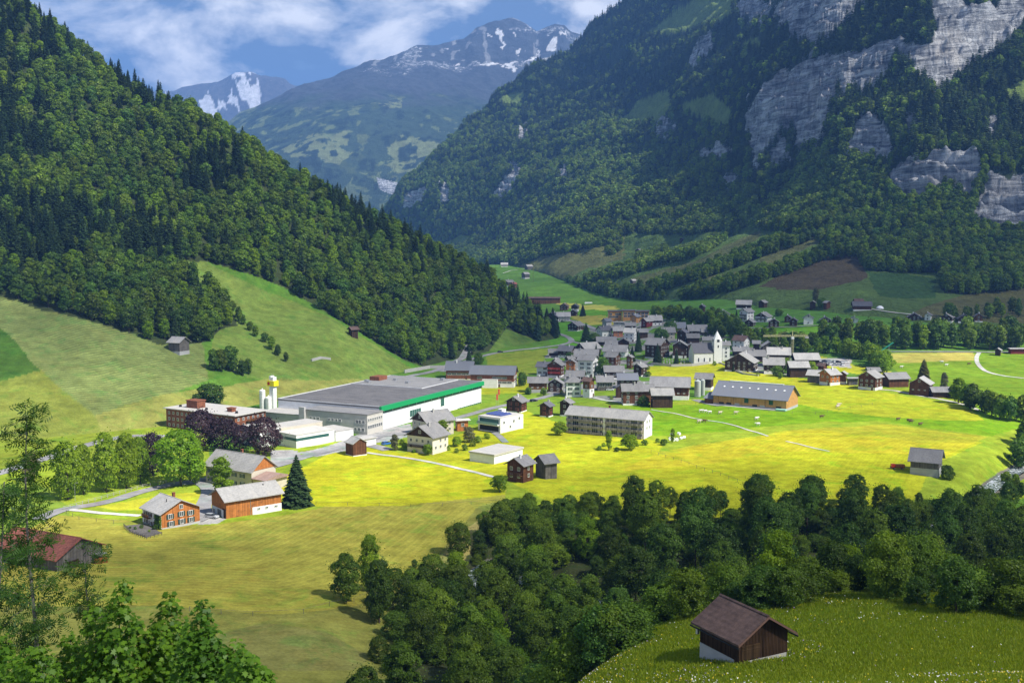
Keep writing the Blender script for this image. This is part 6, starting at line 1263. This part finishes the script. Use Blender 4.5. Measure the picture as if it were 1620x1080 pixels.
MB().box(9, 11.5, -.7, .7, zj - 1.8, zj - .5).put('counterweight', [CONC], cr); MB().box(-.9, .9, -1, 1, zj - 2.3, zj - .6).put('cab', [FRAME], cr); MB().tube((0, 0, zj), (0, 0, zj + 3.6), .3, .12).tube((0, 0, zj + 3.5), (-15, 0, zj + .4), .05, n=4).tube((0, 0, zj + 3.5), (9.5, 0, zj + .4), .05, n=4).put('tie_bars', [CY], cr); MB().tube((-9, 0, zj - .4), (-9, 0, zj - 5), .04, n=4).box(-9.3, -8.7, -.2, .2, zj - 5.5, zj - 5).put('hook', [CY], cr)
# flags, poles, lamps
def flagpole(px, py, hp, label):
    x, y, z = hit(px, py); h = hp / (FPX / y); r = put('flagpole', None, loc=(x, y, z)); tag(r, label, 'flag'); MB().tube((0, 0, -.5), (0, 0, h), .07, .05).put('pole', [METAL], r)
    b = MB(); n = 6
    for i in range(n): a0, a1 = i / n, (i + 1) / n; b.add([(a0 * .9, .12 * math.sin(a0 * 7), h - 3.2), (a1 * .9, .12 * math.sin(a1 * 7), h - 3.2), (a1 * .9, .12 * math.sin(a1 * 7), h - .3), (a0 * .9, .12 * math.sin(a0 * 7), h - .3)], [(0, 1, 2, 3)])
    b.put('flag', [mat('red orange flag', (.62, .09, .03), .8)], r)
flagpole(788, 640, 26, 'red flag on a tall pole nearer the school'); flagpole(785, 652, 30, 'red flag on a tall pole nearer the modern villa')
def pole(px, py, hp, label, cat='pole', lamp=False, arms=0):
    x, y, z = hit(px, py); h = hp / (FPX / y); r = put('street_lamp' if lamp else 'power_pole', None, loc=(x, y, z)); tag(r, label, cat); MB().tube((0, 0, -.5), (0, 0, h), .14 if not lamp else .08, .1 if not lamp else .05).put('pole', [METAL if lamp else WM['b']], r)
    if lamp: MB().box(-.1, .9, -.15, .15, h - .1, h + .05).put('lamp_head', [METAL], r)
    else: MB().box(-1, 1, -.08, .08, h - .8, h - .6).put('crossarm', [WM['b']], r)
pole(843.5, 446, 28, 'tall power pole standing on the far meadow'); pole(119, 793, 31, 'slim street lamp in front of the leafy trees on the lane', 'lamp', True); pole(1029, 647, 20, 'wooden power pole between the brown barns at the village edge'); pole(968, 616, 14, 'thin white mast beside the dormer house')
# vehicles
PNT = {}
def paint(n, c):
    if n not in PNT: PNT[n] = mat(n + ' car paint', c, .25, .1, .5)
    return PNT[n]
TYRE = mat('tyre', (.02, .02, .02), .9)
WHL = MB().tube((0, -.11, 0), (0, .11, 0), .33, .33, 14).mesh('tyre', [TYRE]); RIM = MB().tube((0, -.125, 0), (0, .125, 0), .2, .2, 10).mesh('rim', [METAL])
def car(px, py, ang, pn, pc, label, L=4.3, van=False, group=None, small=False):
    x, y, z = hit(px, py); r = put('van' if van else 'parked_car', None, loc=(x, y, z + .02), rotz=R(ang)); tag(r, label, 'van' if van else 'car', group); h = 2.0 if van else 1.45; W2 = .9; l = L / 2; m = paint(pn, pc)
    lo = [(-l, .35), (-l + .1, .9), (-l + .35, .98), (l * .52, .95), (l - .12, .78), (l, .5), (l - .02, .3), (-l + .02, .25)]; MB().prism([(p[0], p[1]) for p in lo], -W2, W2, 1).put('body', [m], r)
    up = [(-l + .12, .97), (-l + .45, h - .04), (-.2, h), (l * .1, h - .03), (l * .55, .95)] if not van else [(-l + .02, .97), (-l + .08, h), (l * .45, h), (l * .8, .95)]
    b = MB(); n = len(up); V = [(p[0], s * (W2 - .03 - .22 * (p[1] - .95)), p[1]) for s in (-1, 1) for p in up]; b.add(V, [tuple(range(n))[::-1], tuple(range(n, 2 * n))], 1 if not van else 0); b.add(V, [(i, i + 1, n + i + 1, n + i) for i in range(n - 1)], 0); b.M[-(n - 1)] = 1; b.M[-1] = 1
    b.put('cabin', [m, GLASS], r)
    if small: return r
    for sx in (-l * .62, l * .62):
        for sy in (-1, 1): w_ = put('wheel', WHL, r, loc=(sx, sy * (W2 - .08), .33)); put('rim', RIM, w_)
    for sy in (-.6, .6): MB().box(l - .1, l + .01, sy - .17, sy + .17, .58, .72).put('headlight', [FRAME], r)
    return r
car(335, 819, -18, 'silver', (.42, .44, .47), 'silver car parked between the farmhouse and the orange barn')
car(844.5, 635, 35, 'black', (.02, .02, .03), 'dark car on the road in front of the meadow chalets'); car(791.5, 557.5, 20, 'black', (.02, .02, .03), 'dark vehicle driving on the bending road under the wooded hill', small=True)
car(965, 617.5, -8, 'white', (.75, .76, .78), 'white car on the grass beside the dormer house'); car(1049, 643, 4, 'white', (.75, .76, .78), 'white van in front of the dark open barn', 4.8, True); car(1008, 571, 0, 'grey', (.30, .33, .38), 'bluish car parked at the cemetery spruces')
for px, py, c in ((884,509,'white'),(890,509.5,'black'),(899,508,'white')): car(px, py, 5, c, PNT[c].node_tree.nodes['Principled BSDF'].inputs[0].default_value[:3], {884:'white car at the left of three cars below the grey plaster house',890:'black car in the middle of three cars below the grey plaster house',899:'white car at the right of three cars below the grey plaster house'}[px], small=True)
random.seed(9)
for i in range(15): px = 1292 + (i % 8) * 6.8 + random.uniform(-1, 1); py = 571.5 + (i // 8) * 4.2 + (i % 8) * .35; c = random.choice(['white', 'white', 'silver', 'black', 'grey', 'white']); car(px, py, random.choice((80, 95, 20)), c, PNT[c].node_tree.nodes['Principled BSDF'].inputs[0].default_value[:3], '%s car in the crowded village car park behind the small brown shed' % c, group='%s cars in the village car park' % c, small=True)
tk = car(612, 703, 40, 'blue', (.04, .16, .50), 'blue pickup beside the small white hut', 4.6)
tr_ = put('hay_trailer', None, loc=hit(1424, 742), rotz=R(-6)); tag(tr_, 'red hay trailer left of the lone stone barn', 'trailer'); MB().box(-3.6, 1.6, -1, 1, .7, .95).put('bed', [WM['f']], tr_); MB().box(-3.4, -1.9, -.9, .9, .96, 2.0).put('red_box', [paint('red', (.4, .03, .02))], tr_); MB().box(-1.6, 1.5, -.95, .95, .96, 1.9).put('boards', [WM['o']], tr_); MB().tube((1.6, 0, .8), (4.6, 0, .6), .08).put('drawbar', [METAL], tr_)
for sx in (-2.4, .6):
    for sy in (-1, 1): w_ = put('wheel', WHL, tr_, loc=(sx, sy * .95, .4)); put('rim', RIM, w_)
cv = put('conveyor', None, loc=hit(1396, 556), rotz=R(20)); tag(cv, 'dark green inclined conveyor at the river road', 'conveyor'); MB().prism([(-1, .6), (-.8, 1.1), (9, 6.4), (9.2, 5.9)], -.5, .5, 1).put('belt', [mat('green machine paint', (.02, .22, .15), .5)], cv)
for q in ((1, 0), (5.5, 0)): MB().tube((q[0], -.5, -.3), (q[0], -.5, 1 + q[0] * .53), .09).tube((q[0], .5, -.3), (q[0], .5, 1 + q[0] * .53), .09).put('leg', [METAL], cv)
# cows
def cow_mesh(m1):
    b = MB(); b.tube((-.85, 0, .95), (-.2, 0, .93), .34, .42, 10).tube((-.2, 0, .93), (.6, 0, 1.0), .42, .36, 10).tube((.6, 0, 1.0), (1.05, 0, 1.22), .26, .17, 8).tube((1.0, 0, 1.25), (1.5, 0, 1.0), .17, .1, 8).tube((-.88, 0, 1.15), (-.98, 0, .5), .05, .03, 5)
    for x in (-.7, .5):
        for y in (-.22, .22): b.tube((x, y, .8), (x + .03, y, .42), .12, .08, 6).tube((x + .03, y, .42), (x, y, -.03), .07, .06, 6)
    for y in (-.2, .2): b.tube((1.08, y * .6, 1.33), (1.02, y * 1.3, 1.38), .05, .03, 4)
    b.tube((-.5, 0, .62), (-.2, 0, .6), .16, .12, 6); return b.mesh('cow', [m1], True)
CWM = [cow_mesh(mat('pale cow coat', (.55, .48, .38), .9)), cow_mesh(mat('brown cow coat', (.14, .085, .05), .9)), cow_mesh(mat('white cow coat', (.68, .66, .62), .9))]
for px, py, c in ((1109,652,2),(1115.5,652.5,2),(1122.5,654,2),(1139,655,0),(1164,655,0),(1197,664,2),(1199,673,2),(1106,669,0),(1114,668,1),(1300,661,1),(1327,642,0),(1441,669,1),(1456,673,1),(1421,665,1),(1490,574,2),(1426,582,2),(1533,577,1),(1325,645,0),(1438,667,1),(1497,579,2)):
    x, y, z = hit(px, py); nm_ = ('pale', 'brown', 'white')[c]; wh_ = 'around the new barn' if px < 1250 else ('on the far green pasture' if py < 600 else 'on the wide pasture right of the new barn')
    tag(put('cow', CWM[c], loc=(x, y, z), rotz=random.choice((0, .4, 2.9, 3.4, -.5)), sc=1.15), '%s cow grazing %s' % (nm_, wh_), 'cow', '%s cows %s' % (nm_, wh_))
# white bales and mound
BW = mat('white wrap', (.78, .79, .80), .5)
for i, (px, py) in enumerate(((1060,696),(1066,697),(1071,697),(1077,695),(1082,694),(1063,692),(1074,691))):
    x, y, z = hit(px, py); tag(MB().tube((-.6, 0, .62), (.6, 0, .62), .66, .66, 14).put('wrapped_bale', [BW], loc=(x, y, z + (0.9 if i > 4 else 0)), rotz=random.uniform(0, 3)), 'white wrapped bale in the heap right of the apartment house', 'bale', 'white wrapped bales')
x, y, z = hit(1392, 488); b = MB(); n = 18
for r0, z0, r1, z1 in ((3.2, 0, 2.7, 1.2), (2.7, 1.2, 1.6, 2.1), (1.6, 2.1, .2, 2.5)): b.tube((0, 0, z0), (0, 0, z1), r0, r1, n, cap=False)
tag(b.put('covered_mound', [BW], loc=(x, y, z), smooth=True), 'white covered mound right of the dark roofed pasture barn', 'mound')
x, y, z = hit(931, 480); tag(MB().box(-5, 5, -1, 1, -.3, 1.3).prism([(-1, 1.3), (1, 1.3), (.6, 1.7), (-.6, 1.7)], -5, 5, 0).put('silage_clamp', [BW], loc=(x, y, z)), 'long low white silage heap at the top of the far yellow field', 'silage heap')
# garden parasols at the terrace chalet
for px, py in ((1352,612),(1360,613),(1368,615),(1376,617)):
    x, y, z = hit(px, py); r = put('parasol', None, loc=(x, y, z)); tag(r, 'dark parasol on the terrace of the inn like chalet', 'parasol', 'parasols on the terrace'); MB().tube((0, 0, 0), (0, 0, 2.4), .05).put('pole', [METAL], r); MB().tube((0, 0, 2.0), (0, 0, 2.5), 1.3, .1, 8).put('canopy', [mat('slate blue cloth', (.08, .09, .14), .8)], r)
# ------------------------------------------------------------- roads
ASPH = ground_mat('asphalt', .5); 
def ribbon(name, line, w, col, label, dz=.12, kind='structure', n3=3, step=3.0):
    P = [np.array(hit(*p, n3)[:2]) for p in line]; Q = []
    for i in range(len(P) - 1):
        p0, p1, p2, p3 = P[max(i - 1, 0)], P[i], P[i + 1], P[min(i + 2, len(P) - 1)]; k = max(2, int(np.hypot(*(p2 - p1)) / step))
        for j in range(k):
            t = j / k; Q.append(.5 * (2 * p1 + (p2 - p0) * t + (2 * p0 - 5 * p1 + 4 * p2 - p3) * t * t + (3 * p1 - p0 - 3 * p2 + p3) * t ** 3))
    Q.append(P[-1]); Q = np.array(Q); T = np.gradient(Q, axis=0); T /= np.linalg.norm(T, axis=1)[:, None] + 1e-9; Nn = np.stack([-T[:, 1], T[:, 0]], -1); fr = np.array([-.5, -.25, 0, .25, .5]); V = []
    for f in fr: q = Q + Nn * w * f; V.append(np.stack([q[:, 0], q[:, 1], terrain(q[:, 0], q[:, 1]) + dz], -1))
    V = np.stack(V, 1); zc = V[:, :, 2].max(1, keepdims=True); V[:, :, 2] = zc * .7 + V[:, :, 2] * .3 + .02; m = bigmesh(name, V.reshape(-1, 3), gridfaces(len(Q), 5), [ASPH], vcol=np.tile(col, (len(Q) * 5, 1)))
    return tag(put(name, m), label, None, kind=kind)
AS = (.27, .265, .265); GV = (.50, .48, .43)
for nm, ln, w, c, lb in (('road', [(-60,764),(0,748),(40,736),(82,722),(130,706),(200,690),(262,690)], 6, AS, 'grey road coming in from the left edge'), ('lane', [(60,822),(100,806),(160,796),(215,780),(262,768),(312,764),(330,775),(322,800),(322,818),(300,826)], 5, AS, 'lane past the leafy trees to the farm'), ('path', [(110,806),(160,812),(222,816)], 2.6, GV, 'pale farm path to the farmhouse'),
    ('road', [(262,768),(360,752),(430,738),(470,726),(520,712),(575,704),(615,712)], 6, AS, 'road along the factory annex'), ('road', [(575,704),(600,690),(650,684),(700,668),(745,655),(770,648),(800,641),(850,631),(885,621),(905,612)], 5, AS, 'road from the factory up to the village'), ('path', [(580,716),(640,724),(700,735),(760,749),(784,755)], 2.2, GV, 'pale gravel path crossing the yellow meadow'),
    ('road', [(560,618),(640,597),(690,586),(720,572),(738,560),(742,548)], 6, AS, 'main road at the foot of the wooded hillside'), ('road', [(700,588),(735,572),(760,564),(795,557),(845,551),(885,546),(904,540),(896,532),(884,528)], 5, AS, 'bending road under the wooded hill'), ('road', [(904,540),(935,548),(975,556)], 4, AS, 'village street'),
    ('road', [(860,500),(905,508),(925,514),(955,526),(975,530)], 6, AS, 'road past the upper hamlet'), ('path', [(940,629),(962,634),(990,637)], 3, GV, 'gravel drive in front of the white hip roofed house'), ('path', [(800,700),(790,690),(778,682)], 3, AS, 'drive of the modern villa'), ('path', [(1030,648),(1072,655),(1100,662),(1150,670),(1190,682),(1215,690)], 1.3, GV, 'pale footpath over the cow pasture'),
    ('path', [(1243,698),(1262,702),(1285,708),(1312,714)], 1.2, GV, 'last stretch of the pale footpath in the yellow meadow'), ('lane', [(1360,616),(1405,617),(1450,625),(1500,634),(1530,642),(1550,650)], 2.6, GV, 'narrow lane below the right farm'), ('road', [(1380,556.5),(1450,556.5),(1550,557),(1660,557)], 4, AS, 'road along the river wood on the right'),
    ('track', [(1549,558),(1545,566),(1548,577),(1562,588),(1598,596),(1650,600)], 2.8, GV, 'pale double farm track on the right'), ('road', [(1165,519),(1230,518),(1290,515),(1340,513)], 4, AS, 'terrace road below the upper chalets'), ('track', [(1378,489),(1410,494),(1455,499)], 3, GV, 'track to the dark roofed pasture barn'), ('path', [(1100,632),(1120,638),(1140,642)], 5, AS, 'yard of the new barn'),
    ('path', [(796,432),(815,427),(835,424)], 3, GV, 'track to the far meadow barns'), ('river', [(560,1000),(640,985),(700,975),(735,955),(748,930),(770,915),(820,905)], 5, (.2,.2,.2), 'x')):
    if nm != 'river': ribbon(nm, ln, w, c, lb)
def river():
    P = np.array(RIVER); Q = []
    for p, q in zip(P[:-1], P[1:]):
        k = max(2, int(np.hypot(*(q - p)) / 2)); Q += [p + (q - p) * j / k for j in range(k)]
    Q = np.array(Q); T = np.gradient(Q, axis=0); T /= np.linalg.norm(T, axis=1)[:, None]; Nn = np.stack([-T[:, 1], T[:, 0]], -1); zc = floor_z(Q[:, 0], Q[:, 1]); k = np.ones(9) / 9; zc = np.convolve(np.pad(zc, 4, mode='edge'), k, 'valid') + 1.15
    V = np.stack([np.stack([(Q + Nn * f)[:, 0], (Q + Nn * f)[:, 1], zc], -1) for f in (-3, -1.5, 0, 1.5, 3)], 1).reshape(-1, 3); m = mat('stream water', (.10, .13, .12), .12, spec=.6); nt, N, L, b = nodes(m); tc = N('ShaderNodeTexCoord'); n = noise_tex(N, L, tc.outputs['Object'], .55, 6, .7, 1.5)
    f = mapr(N, L, n, .50, .60, 0, 1); L(mixc(N, L, f, (.10, .13, .12), (.75, .78, .80)), b.inputs['Base Color']); L(mapr(N, L, n, .5, .6, .12, .8), b.inputs['Roughness']); bp = N('ShaderNodeBump'); bp.inputs['Distance'].default_value = .5; L(n, bp.inputs['Height']); L(bp.outputs[0], b.inputs['Normal'])
    tag(put('stream', bigmesh('stream', V, gridfaces(len(Q), 5), [m])), 'foaming mountain stream between the trees', None, kind='structure')
river()
# ------------------------------------------------------------- flower meadow and grass in the foreground
def meadow():
    rg = np.random.default_rng(21); n = 230000; Y = 72 + 92 * rg.random(n) ** 1.1; u = rg.uniform(.02, .49, n); X = u * Y; Z = floor_z(X, Y); px, py = proj(X, Y, Z)
    ok = inpoly(px, py, [(800,1120),(900,1045),(980,990),(1060,955),(1150,940),(1300,925),(1500,935),(1640,945),(1640,1100)]) & (np.abs((X - 24.6) * .5 + (Y - 110.6) * .87) + np.abs((X - 24.6) * .87 - (Y - 110.6) * .5) > 4.6)
    X, Y, Z, px, py = X[ok], Y[ok], Z[ok], px[ok], py[ok]; n = len(X); a = rg.uniform(0, 6.28, n); h = rg.uniform(.18, .45, n); w = rg.uniform(.05, .12, n); le = rg.normal(0, .12, (n, 2)); V = np.empty((n, 3, 3))
    V[:, 0] = np.stack([X - np.cos(a) * w, Y - np.sin(a) * w, Z - .03], -1); V[:, 1] = np.stack([X + np.cos(a) * w, Y + np.sin(a) * w, Z - .03], -1); V[:, 2] = np.stack([X + le[:, 0], Y + le[:, 1], Z + h], -1)
    o = put('grass', bigmesh('grass', V.reshape(-1, 3), np.arange(n * 3).reshape(n, 3), [leafmat('meadow grass', (.15, .25, .015), (.24, .31, .025), .4, .1)], fattr=rg.uniform(0, 1, n), smooth=False)); tag(o, 'rough meadow grass round the dark hay barn', None, kind='stuff')
    den = (fbm(X, Y, 14, 3, 55) + .3 * sm(990, 1080, py) - .22); k = (rg.random(n) < np.clip(den, .02, 1) * .13); X, Y, Z, px, py = X[k], Y[k], Z[k], px[k], py[k]; n = len(X); s = rg.uniform(.035, .085, n); V = np.empty((n, 4, 3)); t = rg.uniform(0, 6.28, n)
    for i in range(4): V[:, i] = np.stack([X + np.cos(t + i * 1.57) * s, Y + np.sin(t + i * 1.57) * s * .8, Z + .34 + rg.uniform(-.06, .1, n)], -1)
    kd = (rg.random(n) + .35 * fbm(X, Y, 6, 2, 56)); mi = np.where(kd < .42, 0, np.where(kd < .92, 1, 2)); m = bigmesh('meadow_flowers', V.reshape(-1, 3), np.arange(n * 4).reshape(n, 4), [mat('white flowers', (.72, .72, .66), .8), mat('yellow flowers', (.62, .48, .02), .8), mat('violet flowers', (.30, .20, .38), .8)], smooth=False, mi=mi)
    tag(put('meadow_flowers', m), 'white, yellow and violet meadow flowers near the dark hay barn', None, kind='stuff')
meadow()
# ------------------------------------------------------------- foreground trees
def leafshape(kind):
    if kind == 'maple':
        P = [(0, -.5), (.22, -.36), (.52, -.30), (.30, -.08), (.56, .14), (.24, .14), (0, .56), (-.24, .14), (-.56, .14), (-.30, -.08), (-.52, -.30), (-.22, -.36)]; return [P]
    out = [[(0, .40), (.11, .55), (0, .95), (-.11, .55)]]
    for i, y in enumerate((-.35, -.12, .10, .30)):
        for s in (-1, 1): l = .42 - .04 * abs(i - 1.5); out.append([(0, y), (s * l * .45, y + .02), (s * l, y + .17), (s * l * .5, y + .16)])
    return out
def leaf_cloud(kind, P, Nn, size, rg, name, m):
    sh = leafshape(kind); Vs = []; Fs = []; t = []; k = 0; N = len(P)
    tt = np.cross(Nn, rg.normal(size=(N, 3))); tt /= np.linalg.norm(tt, axis=1)[:, None]; bb = np.cross(Nn, tt); s = size * rg.uniform(.7, 1.3, N)
    tint = rg.uniform(0, 1, N); me = bpy.data.meshes.new(name); loops = []; starts = []; tot = 0; ti = []
    for poly in sh:
        q = np.array(poly); V = P[:, None] + (tt[:, None] * q[None, :, :1] + bb[:, None] * q[None, :, 1:]) * s[:, None, None]; V = V - Nn[:, None] * (np.abs(q[None, :, :1]) * .35) * s[:, None, None]
        n = len(q); Vs.append(V.reshape(-1, 3)); f = np.arange(N * n) + k; loops.append(f); starts.append(np.arange(0, N * n, n) + tot); tot += N * n; k += N * n; ti.append(tint)
    V = np.concatenate(Vs).astype(np.float32); lo = np.concatenate(loops).astype(np.int32); st = np.concatenate(starts).astype(np.int32); me.vertices.add(len(V)); me.vertices.foreach_set('co', V.ravel()); me.loops.add(len(lo)); me.loops.foreach_set('vertex_index', lo); me.polygons.add(len(st)); me.polygons.foreach_set('loop_start', st)
    me.materials.append(m); me.update(calc_edges=True); a = me.attributes.new('tint', 'FLOAT', 'FACE'); a.data.foreach_set('value', np.concatenate(ti).astype(np.float32)); return me
FGM = leafmat('maple leaves', (.045, .13, .012), (.14, .29, .025), .45, .1); FGA = leafmat('ash leaves', (.018, .055, .010), (.055, .12, .018), .35, .1)
def ash(px, Y, pytop, pybot, label, seed, n_br=26, spread=2.6, cat='tree', low=.12):
    rg = np.random.default_rng(seed); b0 = W(px, pybot, Y); t0 = W(px + 14, pytop, Y); gz = float(floor_z(b0[0], b0[1])); b0[2] = min(gz, b0[2]); H = t0[2] - b0[2]; root = put('ash_tree', None, loc=b0); tag(root, label, cat); b = MB(); K = 12; ax = []
    for i in range(K + 1): f = i / K; ax.append(Vector(((t0[0] - b0[0]) * f + .16 * math.sin(f * 9 + seed), .15 * math.sin(f * 5), H * f)))
    for i in range(K): b.tube(ax[i], ax[i + 1], .15 * (1 - i / K * .9), .15 * (1 - (i + 1) / K * .9), 8, cap=False)
    LP = []; LN = []
    for i in range(n_br):
        f = low + (1 - low) * (i + .5) / n_br; p = ax[int(f * K)].lerp(ax[min(K, int(f * K) + 1)], f * K % 1); a = i * 2.4 + rg.uniform(-.4, .4); L = spread * (1.15 - f) ** .6 * rg.uniform(.6, 1.15); d = Vector((math.cos(a), math.sin(a) * .8, rg.uniform(.25, .8))).normalized()
        q = p + d * L; m_ = p.lerp(q, .5) + Vector((0, 0, .12)); b.tube(p, m_, .045 * (1.2 - f), .03 * (1.2 - f), 5, cap=False); b.tube(m_, q, .03 * (1.2 - f), .01, 5, cap=False)
        for j in range(int(4 + L * 4.5)):
            g = rg.uniform(.25, 1.05); c = p.lerp(q, g); tw = Vector(rg.normal(size=3) * (.32, .32, .22)); e = c + tw
            if j % 3 == 0: b.tube(c, e, .012, .006, 3, cap=False)
            for _ in range(7): LP.append(tuple(e + Vector(rg.normal(size=3) * (.2, .2, .13)))); LN.append((rg.normal() * .5, -.5 + rg.normal() * .5, .9))
    b.put('trunk', [BARKG], root, smooth=True); LN = np.array(LN); LN /= np.linalg.norm(LN, axis=1)[:, None]; put('crown', leaf_cloud('ash', np.array(LP), LN, .34, rg, 'crown', FGA), root)
ash(36, 36, 655, 1110, 'slim ash tree in the foreground at the left edge, trunk visible', 3, 24, 1.8, low=.34)
ash(-12, 34, 760, 1120, 'leafy young ash at the very left edge', 5, 24, 1.7); ash(128, 40, 870, 1120, 'small leafy ash right of the slim foreground ash', 8, 30, 1.3, low=.03)
def maple(shoots, Y, label, seed):
    "shoots: image points of the leading twig tips"
    rg = np.random.default_rng(seed); xs = [s[0] for s in shoots]; pc = sum(xs) / len(xs); base = W(pc, 1180, Y); gz = float(floor_z(base[0], base[1])); root = put('maple_tree', None, loc=(base[0], base[1], gz)); tag(root, label, 'tree'); b = MB(); o = Vector((base[0], base[1], gz)); LP = []; LN = []
    bt = Vector((0, 0, base[2] - gz)); b.tube((0, 0, -.5), bt, .2, .12, 8, cap=False)
    for sx, sy in shoots:
        Yq = Y + rg.uniform(-2.0, 2.0); q = Vector(W(sx, sy, Yq)) - o; b.tube(bt + Vector(rg.normal(size=3) * .2), q, .06, .008, 5, cap=False); Lq = (q - bt).length
        for k in range(int(Lq * 5.5)):
            g = (k + 1) / (Lq * 5.5); c = bt.lerp(q, .12 + .9 * g); w = .22 + 1.15 * (1 - g) ** .8
            for _ in range(int(38 * w + 8)):
                d = Vector(rg.normal(size=3) * (1, 1, .55)); d.normalize(); r = w * rg.uniform(.35, 1.1); LP.append(tuple(c + d * r)); n = d * .6 + Vector((0, -.25, .9)); LN.append(tuple(n + Vector(rg.normal(size=3) * .3)))
    b.put('trunk', [BARKG], root, smooth=True); LN = np.array(LN); LN /= np.linalg.norm(LN, axis=1)[:, None]; put('crown', leaf_cloud('maple', np.array(LP), LN, .175, rg, 'crown', FGM), root)
maple([(110,1010),(150,965),(196,925),(170,1000),(90,1050),(215,985)], 34, 'leftmost foreground maple with a tall leading shoot', 31); maple([(228,1010),(268,945),(250,990),(290,985),(240,1040)], 36, 'middle foreground maple below the mown slope', 32)
maple([(318,958),(330,1000),(298,1010),(345,1030),(360,1040)], 33, 'foreground maple with a single thin upright shoot', 33); maple([(385,1040),(372,1020),(410,1062),(350,1050),(420,1075)], 31, 'rightmost foreground maple, lowest of the group', 34); maple([(20,1050),(60,1030),(-10,1000),(70,1075)], 31, 'foreground maple in the bottom left corner', 35)
# ------------------------------------------------------------- garden shrubs between the village houses
random.seed(77); SHM = [merged(*broad(300 + i, 4, 4.2, 700, .42, 9, .02, lm, 1.1), 'shrub') for i, lm in enumerate(('green', 'deep', 'fresh'))]; k = 0
VP = [(868,565),(905,548),(945,520),(965,500),(1045,505),(1125,530),(1210,545),(1300,575),(1330,608),(1240,600),(1180,592),(1100,572),(1035,572),(1035,590),(1010,640),(900,628),(845,622)]
while k < 90:
    px, py = random.uniform(845, 1330), random.uniform(500, 640)
    if not inpoly(np.array([px]), np.array([py]), VP)[0]: continue
    x, y, z = hit(px, py)
    if any(math.hypot(x - a, y - b) < max(c, d) * .55 + .6 for a, b, c, d in HOUSES): continue
    simple('shrub', SHM, x, y, z, random.uniform(1.6, 4.2), 'small green garden shrub between the village houses', 'garden shrubs in the village', 'shrub'); k += 1
ter = put('garden_terrace', None, loc=hit(226, 841)); tag(ter, 'small paved farmhouse terrace with planted beds beside the white side wall', 'terrace')
_P = [Vector(hit(a, b)) - ter.location for a, b in ((199,832),(208,842),(232,850),(255,843),(228,829))]; _b = MB(); _n = len(_P)
_b.add([p + Vector((0, 0, -1)) for p in _P] + [p + Vector((0, 0, .22)) for p in _P], [tuple(range(_n))[::-1], tuple(range(_n, 2 * _n))] + [(i, (i + 1) % _n, _n + (i + 1) % _n, _n + i) for i in range(_n)]).put('paving', [WM['g']], ter)
for i, (px, py, h) in enumerate(((214, 838, 1.1), (224, 836, 1.4), (236, 842, 1.0), (246, 838, 1.8), (206, 836, .8))):
    x, y, z = hit(px, py); simple('shrub', SHM, x, y, z + .3, h, 'garden plant on the paved farmhouse terrace', 'garden plants on the farmhouse terrace', 'shrub')
for px, py, hp in ((660,708,12),(667,714,9),(695,705,14),(708,712,10),(722,716,9),(735,712,12),(748,706,14),(756,700,12),(655,716,8),(770,694,12),(636,704,12),(690,712,9),(948,712,9),(976,714,9),(985,704,9),(1008,706,8),(1020,704,11),(1040,700,9),(1050,704,12),(955,706,8)):
    x, y, z = hit(px, py); simple('shrub', SHM, x, y, z, hp / (FPX / y), 'garden bush between the cream chalet, the white villa and the apartment house', 'garden bushes of the nearer houses', 'shrub')
